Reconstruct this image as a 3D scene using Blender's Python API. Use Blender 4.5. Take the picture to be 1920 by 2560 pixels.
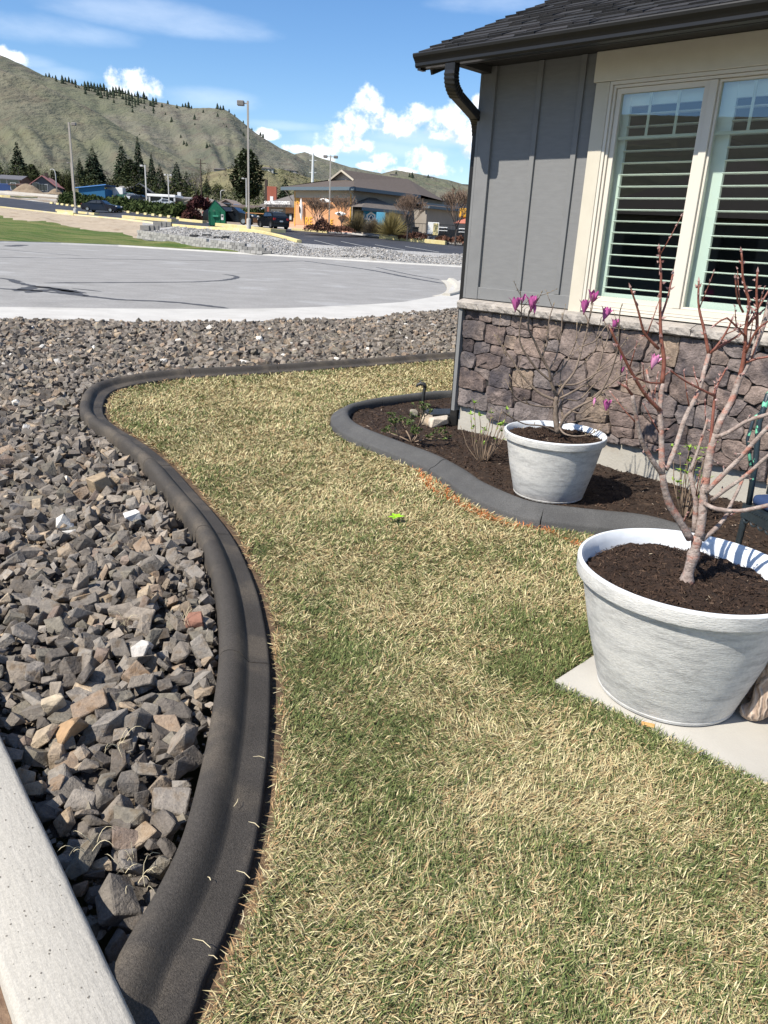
import bpy, bmesh, math, random
import numpy as np
from mathutils import Vector, Matrix, noise as mnoise

random.seed(7)
rng = np.random.default_rng(7)
SC = bpy.context.scene
COL = SC.collection
for o in list(bpy.data.objects):
    bpy.data.objects.remove(o, do_unlink=True)

# ------------------------------------------------------------------ camera
F, IW, IH, EYE = 1923.0, 1920.0, 2560.0, 1.55
PITCH, ROLL = math.atan(681 / 1923.0), math.atan(290 / 5420.0)
_f = np.array([0, math.cos(PITCH), -math.sin(PITCH)])
_r0 = np.array([1.0, 0, 0]); _u0 = np.cross(_r0, _f)
_c, _s = math.cos(ROLL), math.sin(ROLL)
CR = _c * _r0 + _s * _u0
CU = -_s * _r0 + _c * _u0
EYEP = np.array([0, 0, EYE])
camd = bpy.data.cameras.new('camera')
camd.sensor_fit = 'VERTICAL'; camd.sensor_height = 36.0; camd.lens = F / IH * 36.0
camd.clip_start = 0.05; camd.clip_end = 12000
cam = bpy.data.objects.new('camera', camd); COL.objects.link(cam)
mw = Matrix(((CR[0], CU[0], -_f[0], 0), (CR[1], CU[1], -_f[1], 0), (CR[2], CU[2], -_f[2], EYE), (0, 0, 0, 1)))
cam.matrix_world = mw
SC.camera = cam

def ray(x, y):
    return (x - IW / 2) / F * CR - (y - IH / 2) / F * CU + _f
def ground(x, y, z=0.0):
    d = ray(x, y); return EYEP + d * ((z - EYE) / d[2])
def at(x, y, Y):
    d = ray(x, y); return EYEP + d * (Y / d[1])
def proj(p):
    v = np.asarray(p) - EYEP; z = v @ _f
    return IW / 2 + F * (v @ CR) / z, IH / 2 - F * (v @ CU) / z

# ------------------------------------------------------------------ light
SUN_AZ, SUN_EL = math.atan2(-0.805, -0.593), math.radians(49.5)
sun_dir = Vector((math.sin(SUN_AZ) * math.cos(SUN_EL), math.cos(SUN_AZ) * math.cos(SUN_EL), math.sin(SUN_EL)))
sl = bpy.data.lights.new('sun', 'SUN'); sl.energy = 5.0; sl.angle = math.radians(0.53); sl.color = (1.0, 0.94, 0.84)
sun = bpy.data.objects.new('sun', sl); COL.objects.link(sun)
sun.rotation_euler = sun_dir.to_track_quat('Z', 'Y').to_euler()
sun.location = (-20, -10, 30)

SC.view_settings.view_transform = 'Standard'; SC.view_settings.look = 'None'
SC.view_settings.exposure = 0.56; SC.view_settings.gamma = 1.0; SC.view_settings.use_curve_mapping = False
SC.render.engine = 'CYCLES'
SC.cycles.max_bounces = 8; SC.cycles.transparent_max_bounces = 12
SC.cycles.diffuse_bounces = 3

# ------------------------------------------------------------------ world: sky + clouds by direction
W = bpy.data.worlds.new('World'); SC.world = W; W.use_nodes = True
NT = W.node_tree
for n in list(NT.nodes): NT.nodes.remove(n)
class G:
    """tiny node-graph helper"""
    def __init__(s, nt): s.nt = nt
    def n(s, t, **k):
        nd = s.nt.nodes.new(t)
        for a, b in k.items(): setattr(nd, a, b)
        return nd
    def put(s, sock, v):
        if v is None: return
        if isinstance(v, bpy.types.NodeSocket): s.nt.links.new(v, sock)
        else: sock.default_value = v
    def m(s, op, a, b=None, c=None, clamp=False):
        nd = s.n('ShaderNodeMath', operation=op, use_clamp=clamp)
        s.put(nd.inputs[0], a); s.put(nd.inputs[1], b); s.put(nd.inputs[2], c)
        return nd.outputs[0]
    def vm(s, op, a, b=None):
        nd = s.n('ShaderNodeVectorMath', operation=op); s.put(nd.inputs[0], a); s.put(nd.inputs[1], b)
        return nd
    def xyz(s, x, y, z):
        nd = s.n('ShaderNodeCombineXYZ')
        for i, v in enumerate((x, y, z)): s.put(nd.inputs[i], v)
        return nd.outputs[0]
    def noise(s, vec, scale, detail=4, rough=0.55, dist=0.0):
        nd = s.n('ShaderNodeTexNoise'); s.put(nd.inputs['Vector'], vec); s.put(nd.inputs['Scale'], scale)
        nd.inputs['Detail'].default_value = detail; nd.inputs['Roughness'].default_value = rough
        nd.inputs['Distortion'].default_value = dist
        return nd
    def ss(s, v, lo, hi, tlo=0.0, thi=1.0, kind='SMOOTHSTEP'):
        nd = s.n('ShaderNodeMapRange', interpolation_type=kind); s.put(nd.inputs[0], v)
        for i, q in enumerate((lo, hi, tlo, thi)): s.put(nd.inputs[i + 1], q)
        return nd.outputs[0]
    def mix(s, f, a, b, blend='MIX'):
        nd = s.n('ShaderNodeMix', data_type='RGBA', blend_type=blend)
        s.put(nd.inputs[0], f); s.put(nd.inputs[6], a); s.put(nd.inputs[7], b)
        return nd.outputs[2]
    def ramp(s, v, stops):
        nd = s.n('ShaderNodeValToRGB'); s.put(nd.inputs[0], v)
        e = nd.color_ramp.elements
        while len(e) < len(stops): e.new(0.5)
        for q, (p, c) in zip(e, stops): q.position = p; q.color = (*c, 1)
        return nd.outputs[0]

g = G(NT)
def px_dir(x, y):
    d = ray(x, y); d = d / np.linalg.norm(d)
    return math.atan2(d[0], d[1]), math.asin(d[2])
tc = g.n('ShaderNodeTexCoord')
sep = g.n('ShaderNodeSeparateXYZ'); NT.links.new(tc.outputs['Generated'], sep.inputs[0])
az = g.m('ARCTAN2', sep.outputs[0], sep.outputs[1]); el = g.m('ARCSINE', sep.outputs[2])
K = 1.15742
CUM = [(290, 192, 46, 26), (300, 168, 22, 18), (262, 200, 26, 12),
       (786, 262, 44, 26), (798, 225, 26, 28), (805, 205, 14, 14), (750, 286, 40, 18), (740, 308, 50, 20), (705, 325, 28, 12), (780, 312, 30, 12),
       (862, 268, 44, 26), (895, 250, 30, 20), (840, 285, 26, 12),
       (985, 262, 50, 32), (950, 285, 36, 14), (1020, 275, 40, 30), (1045, 225, 22, 20), (965, 245, 30, 16),
       (1018, 328, 26, 16), (1045, 340, 26, 20), (925, 352, 40, 22), (905, 335, 20, 16), (950, 365, 40, 14), (828, 348, 22, 13), (800, 358, 30, 8),
       (688, 342, 36, 12), (655, 348, 24, 12), (575, 290, 24, 10), (1005, 300, 30, 12), (870, 370, 60, 8), (640, 322, 30, 8), (15, 122, 34, 14)]
WISP = [(70, 62, 120, 20), (190, 78, 70, 14), (330, 35, 170, 20), (440, 62, 120, 14), (130, 160, 60, 12), (60, 135, 50, 12),
        (450, 215, 80, 16), (620, 272, 90, 8), (930, 300, 130, 14), (800, 320, 150, 14), (1090, 6, 110, 18), (700, 300, 60, 14), (250, 20, 90, 12)]
def cloud_density(azs, els, blobs, namp, nscale, kx=1.0):
    # ragged edge: the coordinates are pushed about by fractal noise
    v = g.xyz(g.m('MULTIPLY', azs, kx), g.m('MULTIPLY', els, 1.0), 0.0)
    nz = g.noise(v, nscale, 6, 0.6)
    best = None
    for (x, y, rx, ry) in blobs:
        a0, e0 = px_dir(x * K, y * K)
        dx = g.m('MULTIPLY', g.m('SUBTRACT', azs, a0), F / (rx * K)); dy = g.m('MULTIPLY', g.m('SUBTRACT', els, e0), F / (ry * K))
        q = g.m('MULTIPLY_ADD', dx, dx, g.m('MULTIPLY', dy, dy))
        q = g.m('SUBTRACT', 1.0, g.m('MULTIPLY', q, 0.5))
        best = q if best is None else g.m('SMOOTH_MAX', best, q, 0.25)
    return g.m('MULTIPLY_ADD', g.m('SUBTRACT', nz.outputs[0], 0.5), namp, best)
CUM = [(x, y, rx * .88, ry * .86) for x, y, rx, ry in CUM]
d1 = cloud_density(az, el, CUM, 4.2, 40.0)
d2 = cloud_density(g.m('ADD', az, -0.004), g.m('ADD', el, 0.015), CUM, 4.2, 40.0)     # towards the sun: gives the lit and grey sides
body = g.ss(d1, -0.02, 1.15)
shade = g.ss(g.m('SUBTRACT', d1, d2), -0.60, 0.42)
wisp = g.ss(cloud_density(az, el, WISP, 2.6, 16.0, 0.35), 0.0, 1.6)
# clouds over the rest of the sky (seen in the window glass)
lv = g.vm('MULTIPLY', tc.outputs['Generated'], (1.0, 1.0, 2.6)).outputs[0]
gen = g.ss(g.noise(lv, 3.2, 7, 0.58, 0.3).outputs[0], 0.5, 0.72)
gen = g.m('MULTIPLY', gen, g.ss(sep.outputs[1], 0.75, 0.35))
sky = g.n('ShaderNodeTexSky', sky_type='NISHITA')
sky.sun_disc = False; sky.sun_elevation = SUN_EL; sky.sun_rotation = SUN_AZ % (2 * math.pi)
sky.air_density = 1.0; sky.dust_density = 0.25; sky.ozone_density = 3.6; sky.altitude = 250
SKY_S = 0.110
cw = g.mix(shade, (4.6, 5.5, 7.2, 1), (8.9, 9.0, 9.2, 1))
hs = g.n('ShaderNodeHueSaturation'); hs.inputs['Saturation'].default_value = 1.19; hs.inputs['Hue'].default_value = 0.504; NT.links.new(sky.outputs[0], hs.inputs['Color'])
c0 = g.mix(g.m('MULTIPLY', wisp, 0.32), hs.outputs[0], (7.6, 8.2, 9.0, 1))
c0 = g.mix(g.m('MULTIPLY', gen, 0.75), c0, (7.6, 8.0, 8.6, 1))
c0 = g.mix(g.m('MULTIPLY', body, 0.96), c0, cw)
bg = g.n('ShaderNodeBackground'); bg.inputs[1].default_value = SKY_S
NT.links.new(c0, bg.inputs[0])
wo = g.n('ShaderNodeOutputWorld'); NT.links.new(bg.outputs[0], wo.inputs[0])

# ------------------------------------------------------------------ materials
MATS = {}
def mat(name, c1, c2=None, scale=6.0, rough=0.8, bump=0.0, bscale=60.0, detail=5, coord='Position', spec=0.3, metal=0.0,
        stretch=(1, 1, 1), c3=None, s3=1.0, f3=(0.55, 0.7), attr=None, rand=None, grain=None, bdist=0.01, thr=(0.3, 0.7), bstretch=None):
    if name in MATS: return MATS[name]
    m = bpy.data.materials.new(name); m.use_nodes = True; MATS[name] = m
    nt = m.node_tree; q = G(nt); b = nt.nodes['Principled BSDF']
    b.inputs['Roughness'].default_value = rough; b.inputs['Metallic'].default_value = metal
    b.inputs['Specular IOR Level'].default_value = spec
    if coord == 'Position': vec = q.n('ShaderNodeNewGeometry').outputs['Position']
    else: vec = q.n('ShaderNodeTexCoord').outputs[coord]
    v0 = vec
    if stretch != (1, 1, 1): vec = q.vm('MULTIPLY', vec, stretch).outputs[0]
    c1 = (*c1, 1); col = None
    if c2 is not None:
        f = q.ss(q.noise(vec, scale, detail, 0.6).outputs[0], thr[0], thr[1], kind='LINEAR')
        col = q.mix(f, c1, (*c2, 1))
    if c3 is not None:
        f = q.ss(q.noise(vec, s3, 4, 0.6).outputs[0], f3[0], f3[1])
        col = q.mix(f, col if col is not None else c1, (*c3, 1))
    if attr:
        a = q.n('ShaderNodeAttribute', attribute_name=attr)
        col = q.mix(1.0, a.outputs['Color'], col, 'MULTIPLY') if col is not None else a.outputs['Color']
    if rand:
        oi = q.n('ShaderNodeObjectInfo')
        rc = q.ramp(oi.outputs['Random'], rand)
        col = q.mix(1.0, rc, col, 'MULTIPLY') if col is not None else rc
    if grain:
        gf = q.ss(q.noise(v0, grain[0], 3, 0.7).outputs[0], .28, .72, 1 - grain[1], 1 + grain[1], kind='LINEAR')
        gc = q.n('ShaderNodeCombineColor')
        for k_ in range(3): q.put(gc.inputs[k_], gf)
        col = q.mix(1.0, col if col is not None else c1, gc.outputs[0], 'MULTIPLY')
    q.put(b.inputs['Base Color'], col if col is not None else c1)
    if bump:
        bn = q.n('ShaderNodeBump'); bn.inputs['Strength'].default_value = bump; bn.inputs['Distance'].default_value = bdist
        bv = v0 if bstretch is None else q.vm('MULTIPLY', v0, bstretch).outputs[0]
        q.put(bn.inputs['Height'], q.noise(bv if bstretch else vec, bscale, 5, 0.6).outputs[0])
        nt.links.new(bn.outputs[0], b.inputs['Normal'])
    return m

# ------------------------------------------------------------------ mesh helpers
class MB:
    def __init__(s): s.v = []; s.f = []; s.mi = []; s.k = 0
    def add(s, vs, fs):
        n = len(s.v); s.v.extend([tuple(p) for p in vs]); s.f.extend([tuple(i + n for i in q) for q in fs]); s.mi.extend([s.k] * len(fs)); return s
    def box(s, x0, x1, y0, y1, z0, z1):
        return s.add([(x0, y0, z0), (x1, y0, z0), (x1, y1, z0), (x0, y1, z0), (x0, y0, z1), (x1, y0, z1), (x1, y1, z1), (x0, y1, z1)],
                     [(3, 2, 1, 0), (4, 5, 6, 7), (0, 1, 5, 4), (1, 2, 6, 5), (2, 3, 7, 6), (3, 0, 4, 7)])
    def bbox(s, x0, x1, y0, y1, z0, z1, b=0.01):
        bm = bmesh.new(); bmesh.ops.create_cube(bm, size=1.0)
        for v in bm.verts: v.co = Vector(((x0 + x1) / 2 + v.co.x * (x1 - x0), (y0 + y1) / 2 + v.co.y * (y1 - y0), (z0 + z1) / 2 + v.co.z * (z1 - z0)))
        bmesh.ops.bevel(bm, geom=bm.edges[:], offset=b, segments=2, affect='EDGES', profile=0.5)
        return s.bm(bm)
    def bm(s, bm):
        bm.verts.index_update(); s.add([v.co[:] for v in bm.verts], [[v.index for v in f.verts] for f in bm.faces]); bm.free(); return s
    def prism(s, poly, z0, z1):
        n = len(poly); vs = [(x, y, z0) for x, y in poly] + [(x, y, z1) for x, y in poly]
        return s.add(vs, [tuple(range(n - 1, -1, -1)), tuple(range(n, 2 * n))] + [(i, (i + 1) % n, n + (i + 1) % n, n + i) for i in range(n)])
    def prism_x(s, poly, x0, x1):      # poly in (y, z)
        n = len(poly); vs = [(x0, y, z) for y, z in poly] + [(x1, y, z) for y, z in poly]
        return s.add(vs, [tuple(range(n)), tuple(range(2 * n - 1, n - 1, -1))] + [(i, n + i, n + (i + 1) % n, (i + 1) % n) for i in range(n)])
    def tube(s, pts, rad, n=6, cap=True):
        pts = [Vector(p) for p in pts]; m = len(pts)
        if not hasattr(rad, '__len__'): rad = [rad] * m
        t0 = (pts[1] - pts[0]).normalized(); a = t0.orthogonal().normalized(); vs = []
        for i, p in enumerate(pts):
            t = (pts[min(i + 1, m - 1)] - pts[max(i - 1, 0)]).normalized()
            a = (a - t * a.dot(t)); a = a.normalized() if a.length > 1e-6 else t.orthogonal().normalized()
            b = t.cross(a)
            for j in range(n):
                w = 2 * math.pi * j / n; vs.append(p + (a * math.cos(w) + b * math.sin(w)) * rad[i])
        fs = [(i * n + j, i * n + (j + 1) % n, (i + 1) * n + (j + 1) % n, (i + 1) * n + j) for i in range(m - 1) for j in range(n)]
        if cap: fs += [tuple(range(n - 1, -1, -1)), tuple(range((m - 1) * n, m * n))]
        return s.add(vs, fs)
    def sweep(s, pts, prof, up=(0, 0, 1), closed_prof=True, cap=True):
        # prof: (lateral, up) pairs swept along pts; lateral points to the right of travel
        pts = [Vector(p) for p in pts]; m = len(pts); n = len(prof); vs = []; U = Vector(up)
        for i, p in enumerate(pts):
            t = (pts[min(i + 1, m - 1)] - pts[max(i - 1, 0)]); t.normalize()
            r = t.cross(U).normalized()
            for (a, b) in prof: vs.append(p + r * a + U * b)
        k = n if closed_prof else n - 1
        fs = [(i * n + j, i * n + (j + 1) % n, (i + 1) * n + (j + 1) % n, (i + 1) * n + j) for i in range(m - 1) for j in range(k)]
        if cap and closed_prof: fs += [tuple(range(n - 1, -1, -1)), tuple(range((m - 1) * n, m * n))]
        return s.add(vs, fs)
    def lathe(s, prof, n=48, c=(0, 0, 0)):
        vs = []; m = len(prof)
        for (r, z) in prof:
            for j in range(n):
                w = 2 * math.pi * j / n; vs.append((c[0] + r * math.cos(w), c[1] + r * math.sin(w), c[2] + z))
        return s.add(vs, [(i * n + j, i * n + (j + 1) % n, (i + 1) * n + (j + 1) % n, (i + 1) * n + j) for i in range(m - 1) for j in range(n)])
    def disc(s, c, r, n=12, z=None):
        vs = [(c[0] + r * math.cos(2 * math.pi * j / n), c[1] + r * math.sin(2 * math.pi * j / n), c[2]) for j in range(n)]
        return s.add(vs, [tuple(range(n))])
    def obj(s, name, m, parent=None, smooth=False, loc=None, angle=None):
        me = bpy.data.meshes.new(name); me.from_pydata(s.v, [], s.f)
        ms = m if isinstance(m, (list, tuple)) else [m]
        for q in ms: me.materials.append(q)
        if len(ms) > 1: me.polygons.foreach_set('material_index', s.mi)
        if smooth: me.polygons.foreach_set('use_smooth', [True] * len(me.polygons))
        me.update()
        if angle is not None: me.set_sharp_from_angle(angle=math.radians(angle))
        return link(name, me, parent, loc)
def link(name, me, parent=None, loc=None, rot=None):
    o = bpy.data.objects.new(name, me); COL.objects.link(o)
    if parent is not None: o.parent = parent
    if loc is not None: o.location = loc
    if rot is not None: o.rotation_euler = rot
    return o
def tag(o, label=None, cat=None, group=None, kind=None):
    if label: o['label'] = label
    if cat: o['category'] = cat
    if group: o['group'] = group
    if kind: o['kind'] = kind
    return o
def thing(name, label, cat, loc=(0, 0, 0), rz=0.0, group=None):
    o = bpy.data.objects.new(name, None); COL.objects.link(o); o.empty_display_size = 0.2
    o.location = tuple(float(c) for c in loc); o.rotation_euler = (0, 0, rz)
    return tag(o, label, cat, group)
def copy_tree(o, parent=None):
    c = o.copy(); COL.objects.link(c); c.parent = parent
    for ch in list(o.children): copy_tree(ch, c)
    return c
def np_mesh(name, V, Fc, m, parent=None, cols=None, smooth=False, loops=3):
    """V (n,3), Fc (k,3|4) arrays -> one object; cols (n,3) point colour 'tint'"""
    me = bpy.data.meshes.new(name); V = np.ascontiguousarray(V, dtype=np.float32); Fc = np.ascontiguousarray(Fc, dtype=np.int32)
    k, w = Fc.shape
    me.vertices.add(len(V)); me.vertices.foreach_set('co', V.ravel())
    me.loops.add(k * w); me.loops.foreach_set('vertex_index', Fc.ravel())
    me.polygons.add(k); me.polygons.foreach_set('loop_start', np.arange(0, k * w, w, dtype=np.int32))
    me.update(calc_edges=True)
    me.polygons.foreach_set('use_smooth', np.full(k, bool(smooth)))
    if cols is not None:
        a = me.color_attributes.new('tint', 'FLOAT_COLOR', 'POINT')
        a.data.foreach_set('color', np.concatenate([cols, np.ones((len(cols), 1))], 1).astype(np.float32).ravel())
    for q in (m if isinstance(m, (list, tuple)) else [m]): me.materials.append(q)
    return link(name, me, parent)
def fbm2(x, y, s=1.0, oct=4, seed=0):
    """cheap value noise in numpy, 0..1"""
    r = np.random.default_rng(seed); T = r.random((256, 256)); out = 0; a = 1.0; tot = 0
    for o in range(oct):
        X = np.asarray(x) * s * 2 ** o + 17.3 * o; Y = np.asarray(y) * s * 2 ** o + 9.1 * o
        xi = np.floor(X).astype(int); yi = np.floor(Y).astype(int); fx = X - xi; fy = Y - yi
        fx = fx * fx * (3 - 2 * fx); fy = fy * fy * (3 - 2 * fy)
        g00 = T[xi % 256, yi % 256]; g10 = T[(xi + 1) % 256, yi % 256]; g01 = T[xi % 256, (yi + 1) % 256]; g11 = T[(xi + 1) % 256, (yi + 1) % 256]
        out = out + a * ((g00 * (1 - fx) + g10 * fx) * (1 - fy) + (g01 * (1 - fx) + g11 * fx) * fy); tot += a; a *= 0.5
    return out / tot
def inside(px, py, poly):
    poly = np.asarray(poly); r = np.zeros(len(px), bool); n = len(poly); j = n - 1
    for i in range(n):
        xi, yi = poly[i]; xj, yj = poly[j]
        c = ((yi > py) != (yj > py)) & (px < (xj - xi) * (py - yi) / (yj - yi + 1e-12) + xi)
        r ^= c; j = i
    return r
def spline(pts, step=0.05):
    """Catmull-Rom through 2-D/3-D points, resampled at even steps"""
    P = np.asarray(pts, float); P = np.vstack([2 * P[0] - P[1], P, 2 * P[-1] - P[-2]]); out = []
    for i in range(1, len(P) - 2):
        for t in np.linspace(0, 1, 24, endpoint=False):
            a, b, c, d = P[i - 1], P[i], P[i + 1], P[i + 2]
            out.append(0.5 * (2 * b + (c - a) * t + (2 * a - 5 * b + 4 * c - d) * t * t + (3 * b - a - 3 * c + d) * t ** 3))
    out.append(P[-2]); out = np.array(out)
    L = np.concatenate([[0], np.cumsum(np.linalg.norm(np.diff(out, axis=0), axis=1))]); q = np.linspace(0, L[-1], max(2, int(L[-1] / step)))
    return np.stack([np.interp(q, L, out[:, k]) for k in range(out.shape[1])], 1)
def poly_dist(px, py, line):
    """distance from points to an open polyline"""
    line = np.asarray(line); best = np.full(len(px), 1e9)
    for a, b in zip(line[:-1], line[1:]):
        d = b - a; L = d @ d + 1e-12
        t = np.clip(((px - a[0]) * d[0] + (py - a[1]) * d[1]) / L, 0, 1)
        best = np.minimum(best, np.hypot(px - a[0] - t * d[0], py - a[1] - t * d[1]))
    return best

# ================================================================== SETTING
A_ = np.array
def lerpx(tab):
    xs = [p[0] for p in tab]
    return lambda x, k: np.interp(x, xs, [p[k] for p in tab])
# terrain lines across the view: (column, row, distance); the land climbs from the street to the foot of the hills
T1 = lerpx([(-700, 470, 120), (-300, 503, 108), (0, 519, 102), (143, 535, 99), (312, 550, 92), (424, 564, 84), (500, 571, 79), (634, 580, 73), (750, 608, 67), (928, 621, 66), (1180, 638, 66), (2000, 690, 62)])
T2 = lerpx([(-700, 452, 165), (-300, 478, 155), (0, 493, 142), (127, 508, 127), (217, 519, 119), (305, 528, 109), (444, 546, 97), (513, 556, 91), (600, 563, 88), (732, 573, 88), (946, 590, 85), (1180, 613, 82), (2000, 660, 74)])
T3 = lerpx([(-700, 440, 215), (-300, 465, 200), (0, 481, 190), (330, 508, 168), (450, 521, 158), (560, 533, 150), (660, 545, 145), (760, 556, 140), (1000, 573, 135), (1200, 592, 130), (2000, 640, 120)])
T4 = lerpx([(-700, 425, 290), (-300, 452, 275), (0, 469, 255), (135, 475, 245), (262, 489, 228), (400, 504, 214), (560, 519, 205), (760, 538, 200), (1200, 570, 190), (2000, 620, 180)])
T5 = lerpx([(-700, 390, 480), (-300, 425, 460), (0, 444, 440), (300, 462, 430), (560, 478, 420), (760, 492, 420), (1200, 525, 420), (2000, 570, 420)])
def L0pt(x):
    y = np.interp(x, [-700, 0, 150, 300, 660, 1000, 1180, 2000], [598, 602, 606, 612, 634, 655, 665, 715])
    return ground(x, y, 0.12)
def Lpt(i, x):
    if i == 0: return L0pt(x)
    T = (None, T1, T2, T3, T4, T5)[i]
    return at(x, T(x, 1), T(x, 2))
def terr(x, y):
    """point of the terrain seen at column x, row y"""
    P = [Lpt(i, x) for i in range(6)]; ys = [proj(p)[1] for p in P]
    for i in range(5):
        if ys[i] >= y >= ys[i + 1] or i == 4 or (i == 0 and y > ys[0]):
            lo, hi = 0.0, 1.0
            for _ in range(24):
                m = (lo + hi) / 2; q = P[i] + (P[i + 1] - P[i]) * m
                if proj(q)[1] > y: lo = m
                else: hi = m
            return P[i] + (P[i + 1] - P[i]) * lo
    return P[5]
PXS = np.concatenate([np.arange(-700, -100, 60), np.arange(-100, 1240, 12), np.arange(1240, 2001, 60)])
def strip(i, j, rows, amp=0.0, sub=None):
    """grid between terrain lines i and j"""
    V = []
    for x in PXS:
        a, b = Lpt(i, x), Lpt(j, x)
        for r in range(rows + 1):
            t = r / rows; p = a + (b - a) * t
            if 0 < r < rows: p = p + A_([0, 0, amp * (mnoise.noise(Vector((p[0] * .35, p[1] * .35, i))))])
            V.append(p)
    n = rows + 1; Fq = [(c * n + r, (c + 1) * n + r, (c + 1) * n + r + 1, c * n + r + 1) for c in range(len(PXS) - 1) for r in range(rows)]
    return V, Fq

m_earth = mat('earth', (.10, .075, .05), (.16, .125, .085), 3, .95, .5, 40)
tag(MB().add([(-7000, -7000, -.4), (7000, -7000, -.4), (7000, 7000, -.4), (-7000, 7000, -.4)], [(0, 1, 2, 3)]).obj('ground', mat('plain', (.10, .11, .055), (.16, .14, .085), .02, .95)), kind='structure')

# --- street, kerb, pavement
m_asph = mat('asphalt_old', (.225, .218, .206), (.285, .276, .262), 1.1, .9, .5, 40, c3=(.315, .31, .30), s3=.35, bdist=.012, grain=(14, .16))
side_far = [ground(x, y, .05) for x, y in [(-1500, 752), (-500, 763), (0, 767), (289, 771), (571, 772), (796, 767), (1013, 754), (1099, 739), (1122, 724), (1112, 708), (1110, 700), (1172, 697), (1500, 690)]]
side_near = [ground(x, y, .05) for x, y in [(-1500, 786), (-500, 794), (0, 797), (289, 804), (593, 804), (796, 799), (940, 792), (1164, 769), (1500, 742)]]
kl = [L0pt(x) for x in PXS]
poly = [(p[0], p[1], 0.0) for p in side_far] + [(p[0], p[1] + .1, 0.0) for p in kl[::-1]]
street = tag(MB().add(poly, [tuple(range(len(poly)))]).obj('street', m_asph), kind='structure')
m_side = mat('pavement_concrete', (.42, .405, .375), (.50, .485, .45), 1.6, .9, .25, 150, c3=(.385, .37, .34), s3=.5, bdist=.003, grain=(30, .06))
sf = spline([p[:2] for p in side_far[:9]] , .25); sn = spline([p[:2] for p in side_near], .25)
pv = thing('pavement', None, None); pv['kind'] = 'structure'
# slabs of pavement, each its own piece with a recessed joint
def along(line, n): 
    L = np.concatenate([[0], np.cumsum(np.linalg.norm(np.diff(line, axis=0), axis=1))]); q = np.linspace(0, L[-1], n)
    return np.stack([np.interp(q, L, line[:, k]) for k in range(2)], 1)
a_, b_ = along(spline([p[:2] for p in side_near[:8]], .25), 161), along(spline([p[:2] for p in side_far[:8]], .25), 161)
for k in range(0, 160, 8):
    pl = []
    for q in range(k, k + 9):
        pl.append(a_[q] * .9975 + a_[min(max(q + (1 if q == k else -1 if q == k + 8 else 0), 0), 160)] * .0025)
    for q in range(k + 8, k - 1, -1):
        pl.append(b_[q] * .9975 + b_[min(max(q + (1 if q == k else -1 if q == k + 8 else 0), 0), 160)] * .0025)
    MB().prism(pl, -.1, .05).obj('slab', m_side, pv)
# the pad of concrete and the rounded kerb where the pavement meets the side street
pad = [ground(x, y, .046)[:2] for x, y in [(940, 792), (1164, 769), (1500, 742), (1500, 690), (1172, 697), (1138, 703), (1128, 716), (1120, 730), (1099, 739), (1013, 754)]]
MB().prism([tuple(p) for p in pad], -.1, .046).obj('corner_pad', m_side, pv)
m_kerb = mat('kerb_warm', (.40, .375, .32), (.50, .47, .41), 3, .9, .2, 60)
MB().sweep([(p[0], p[1], 0) for p in spline([ground(x, y)[:2] for x, y in [(1086, 741), (1110, 735), (1121, 725), (1118, 712), (1106, 701)]], .25)],
           [(-.06, -.05), (-.06, .012), (.20, .02), (.26, .105), (.29, .12), (.46, .12), (.48, .10), (.48, -.05)], cap=True).obj('kerb_return', m_kerb, pv)
# sealed cracks: thin tar strips lying on the asphalt
m_tar = mat('tar', (.05, .05, .052), (.085, .085, .088), 30, .7, .2, 200)
def seam(pts, w, parent=street, nm='sealed_crack', z=.004):
    P = spline([ground(x, y)[:2] for x, y in pts], .12); n = len(P); V = []
    for i, p in enumerate(P):
        t = P[min(i + 1, n - 1)] - P[max(i - 1, 0)]; t = t / (np.linalg.norm(t) + 1e-9); nn = A_([-t[1], t[0]])
        ww = w * (.55 + .9 * mnoise.noise(Vector((p[0] * 2.1, p[1] * 2.1, w * 50))) ** 2 + .25 * random.random()) * min(1, .3 + i / 4, .3 + (n - 1 - i) / 4)
        j = nn * (.5 * w * mnoise.noise(Vector((p[0] * 5, p[1] * 5, 3))))
        V += [(*(p + nn * ww + j), z), (*(p - nn * ww + j), z)]
    return MB().add(V, [(2 * i, 2 * i + 2, 2 * i + 3, 2 * i + 1) for i in range(n - 1)]).obj(nm, m_tar, parent)
ZS = lambda X, Y: (X * .7233, 580 + Y * .7233)
seam([ZS(-300, 186), ZS(0, 196), ZS(150, 206), ZS(300, 222), ZS(420, 234), ZS(600, 243), ZS(790, 264)], .16)
seam([ZS(-300, 150), ZS(0, 160), ZS(70, 178), ZS(150, 192), ZS(240, 206), ZS(300, 222)], .16)
seam([ZS(60, 205), ZS(130, 190), ZS(200, 196), ZS(290, 212)], .22)
seam([ZS(90, 210), ZS(170, 200), ZS(250, 214)], .2)
seam([ZS(150, 176), ZS(400, 175), ZS(560, 174), ZS(690, 172), ZS(780, 166), ZS(820, 157), ZS(800, 150), ZS(770, 146)], .14)
seam([ZS(-100, 86), ZS(300, 92), ZS(700, 99), ZS(900, 104), ZS(1050, 100)], .14)
seam([ZS(1050, 100), ZS(1200, 120), ZS(1300, 135), ZS(1400, 155), ZS(1530, 178)], .2)
seam([ZS(1300, 122), ZS(1420, 148), ZS(1520, 165)], .12)
seam([ZS(0, 60), ZS(120, 70), ZS(280, 82)], .12)
seam([ZS(30, 50), ZS(60, 47), ZS(90, 45)], .45)
seam([ZS(250, 195), ZS(350, 206)], .1)
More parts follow.
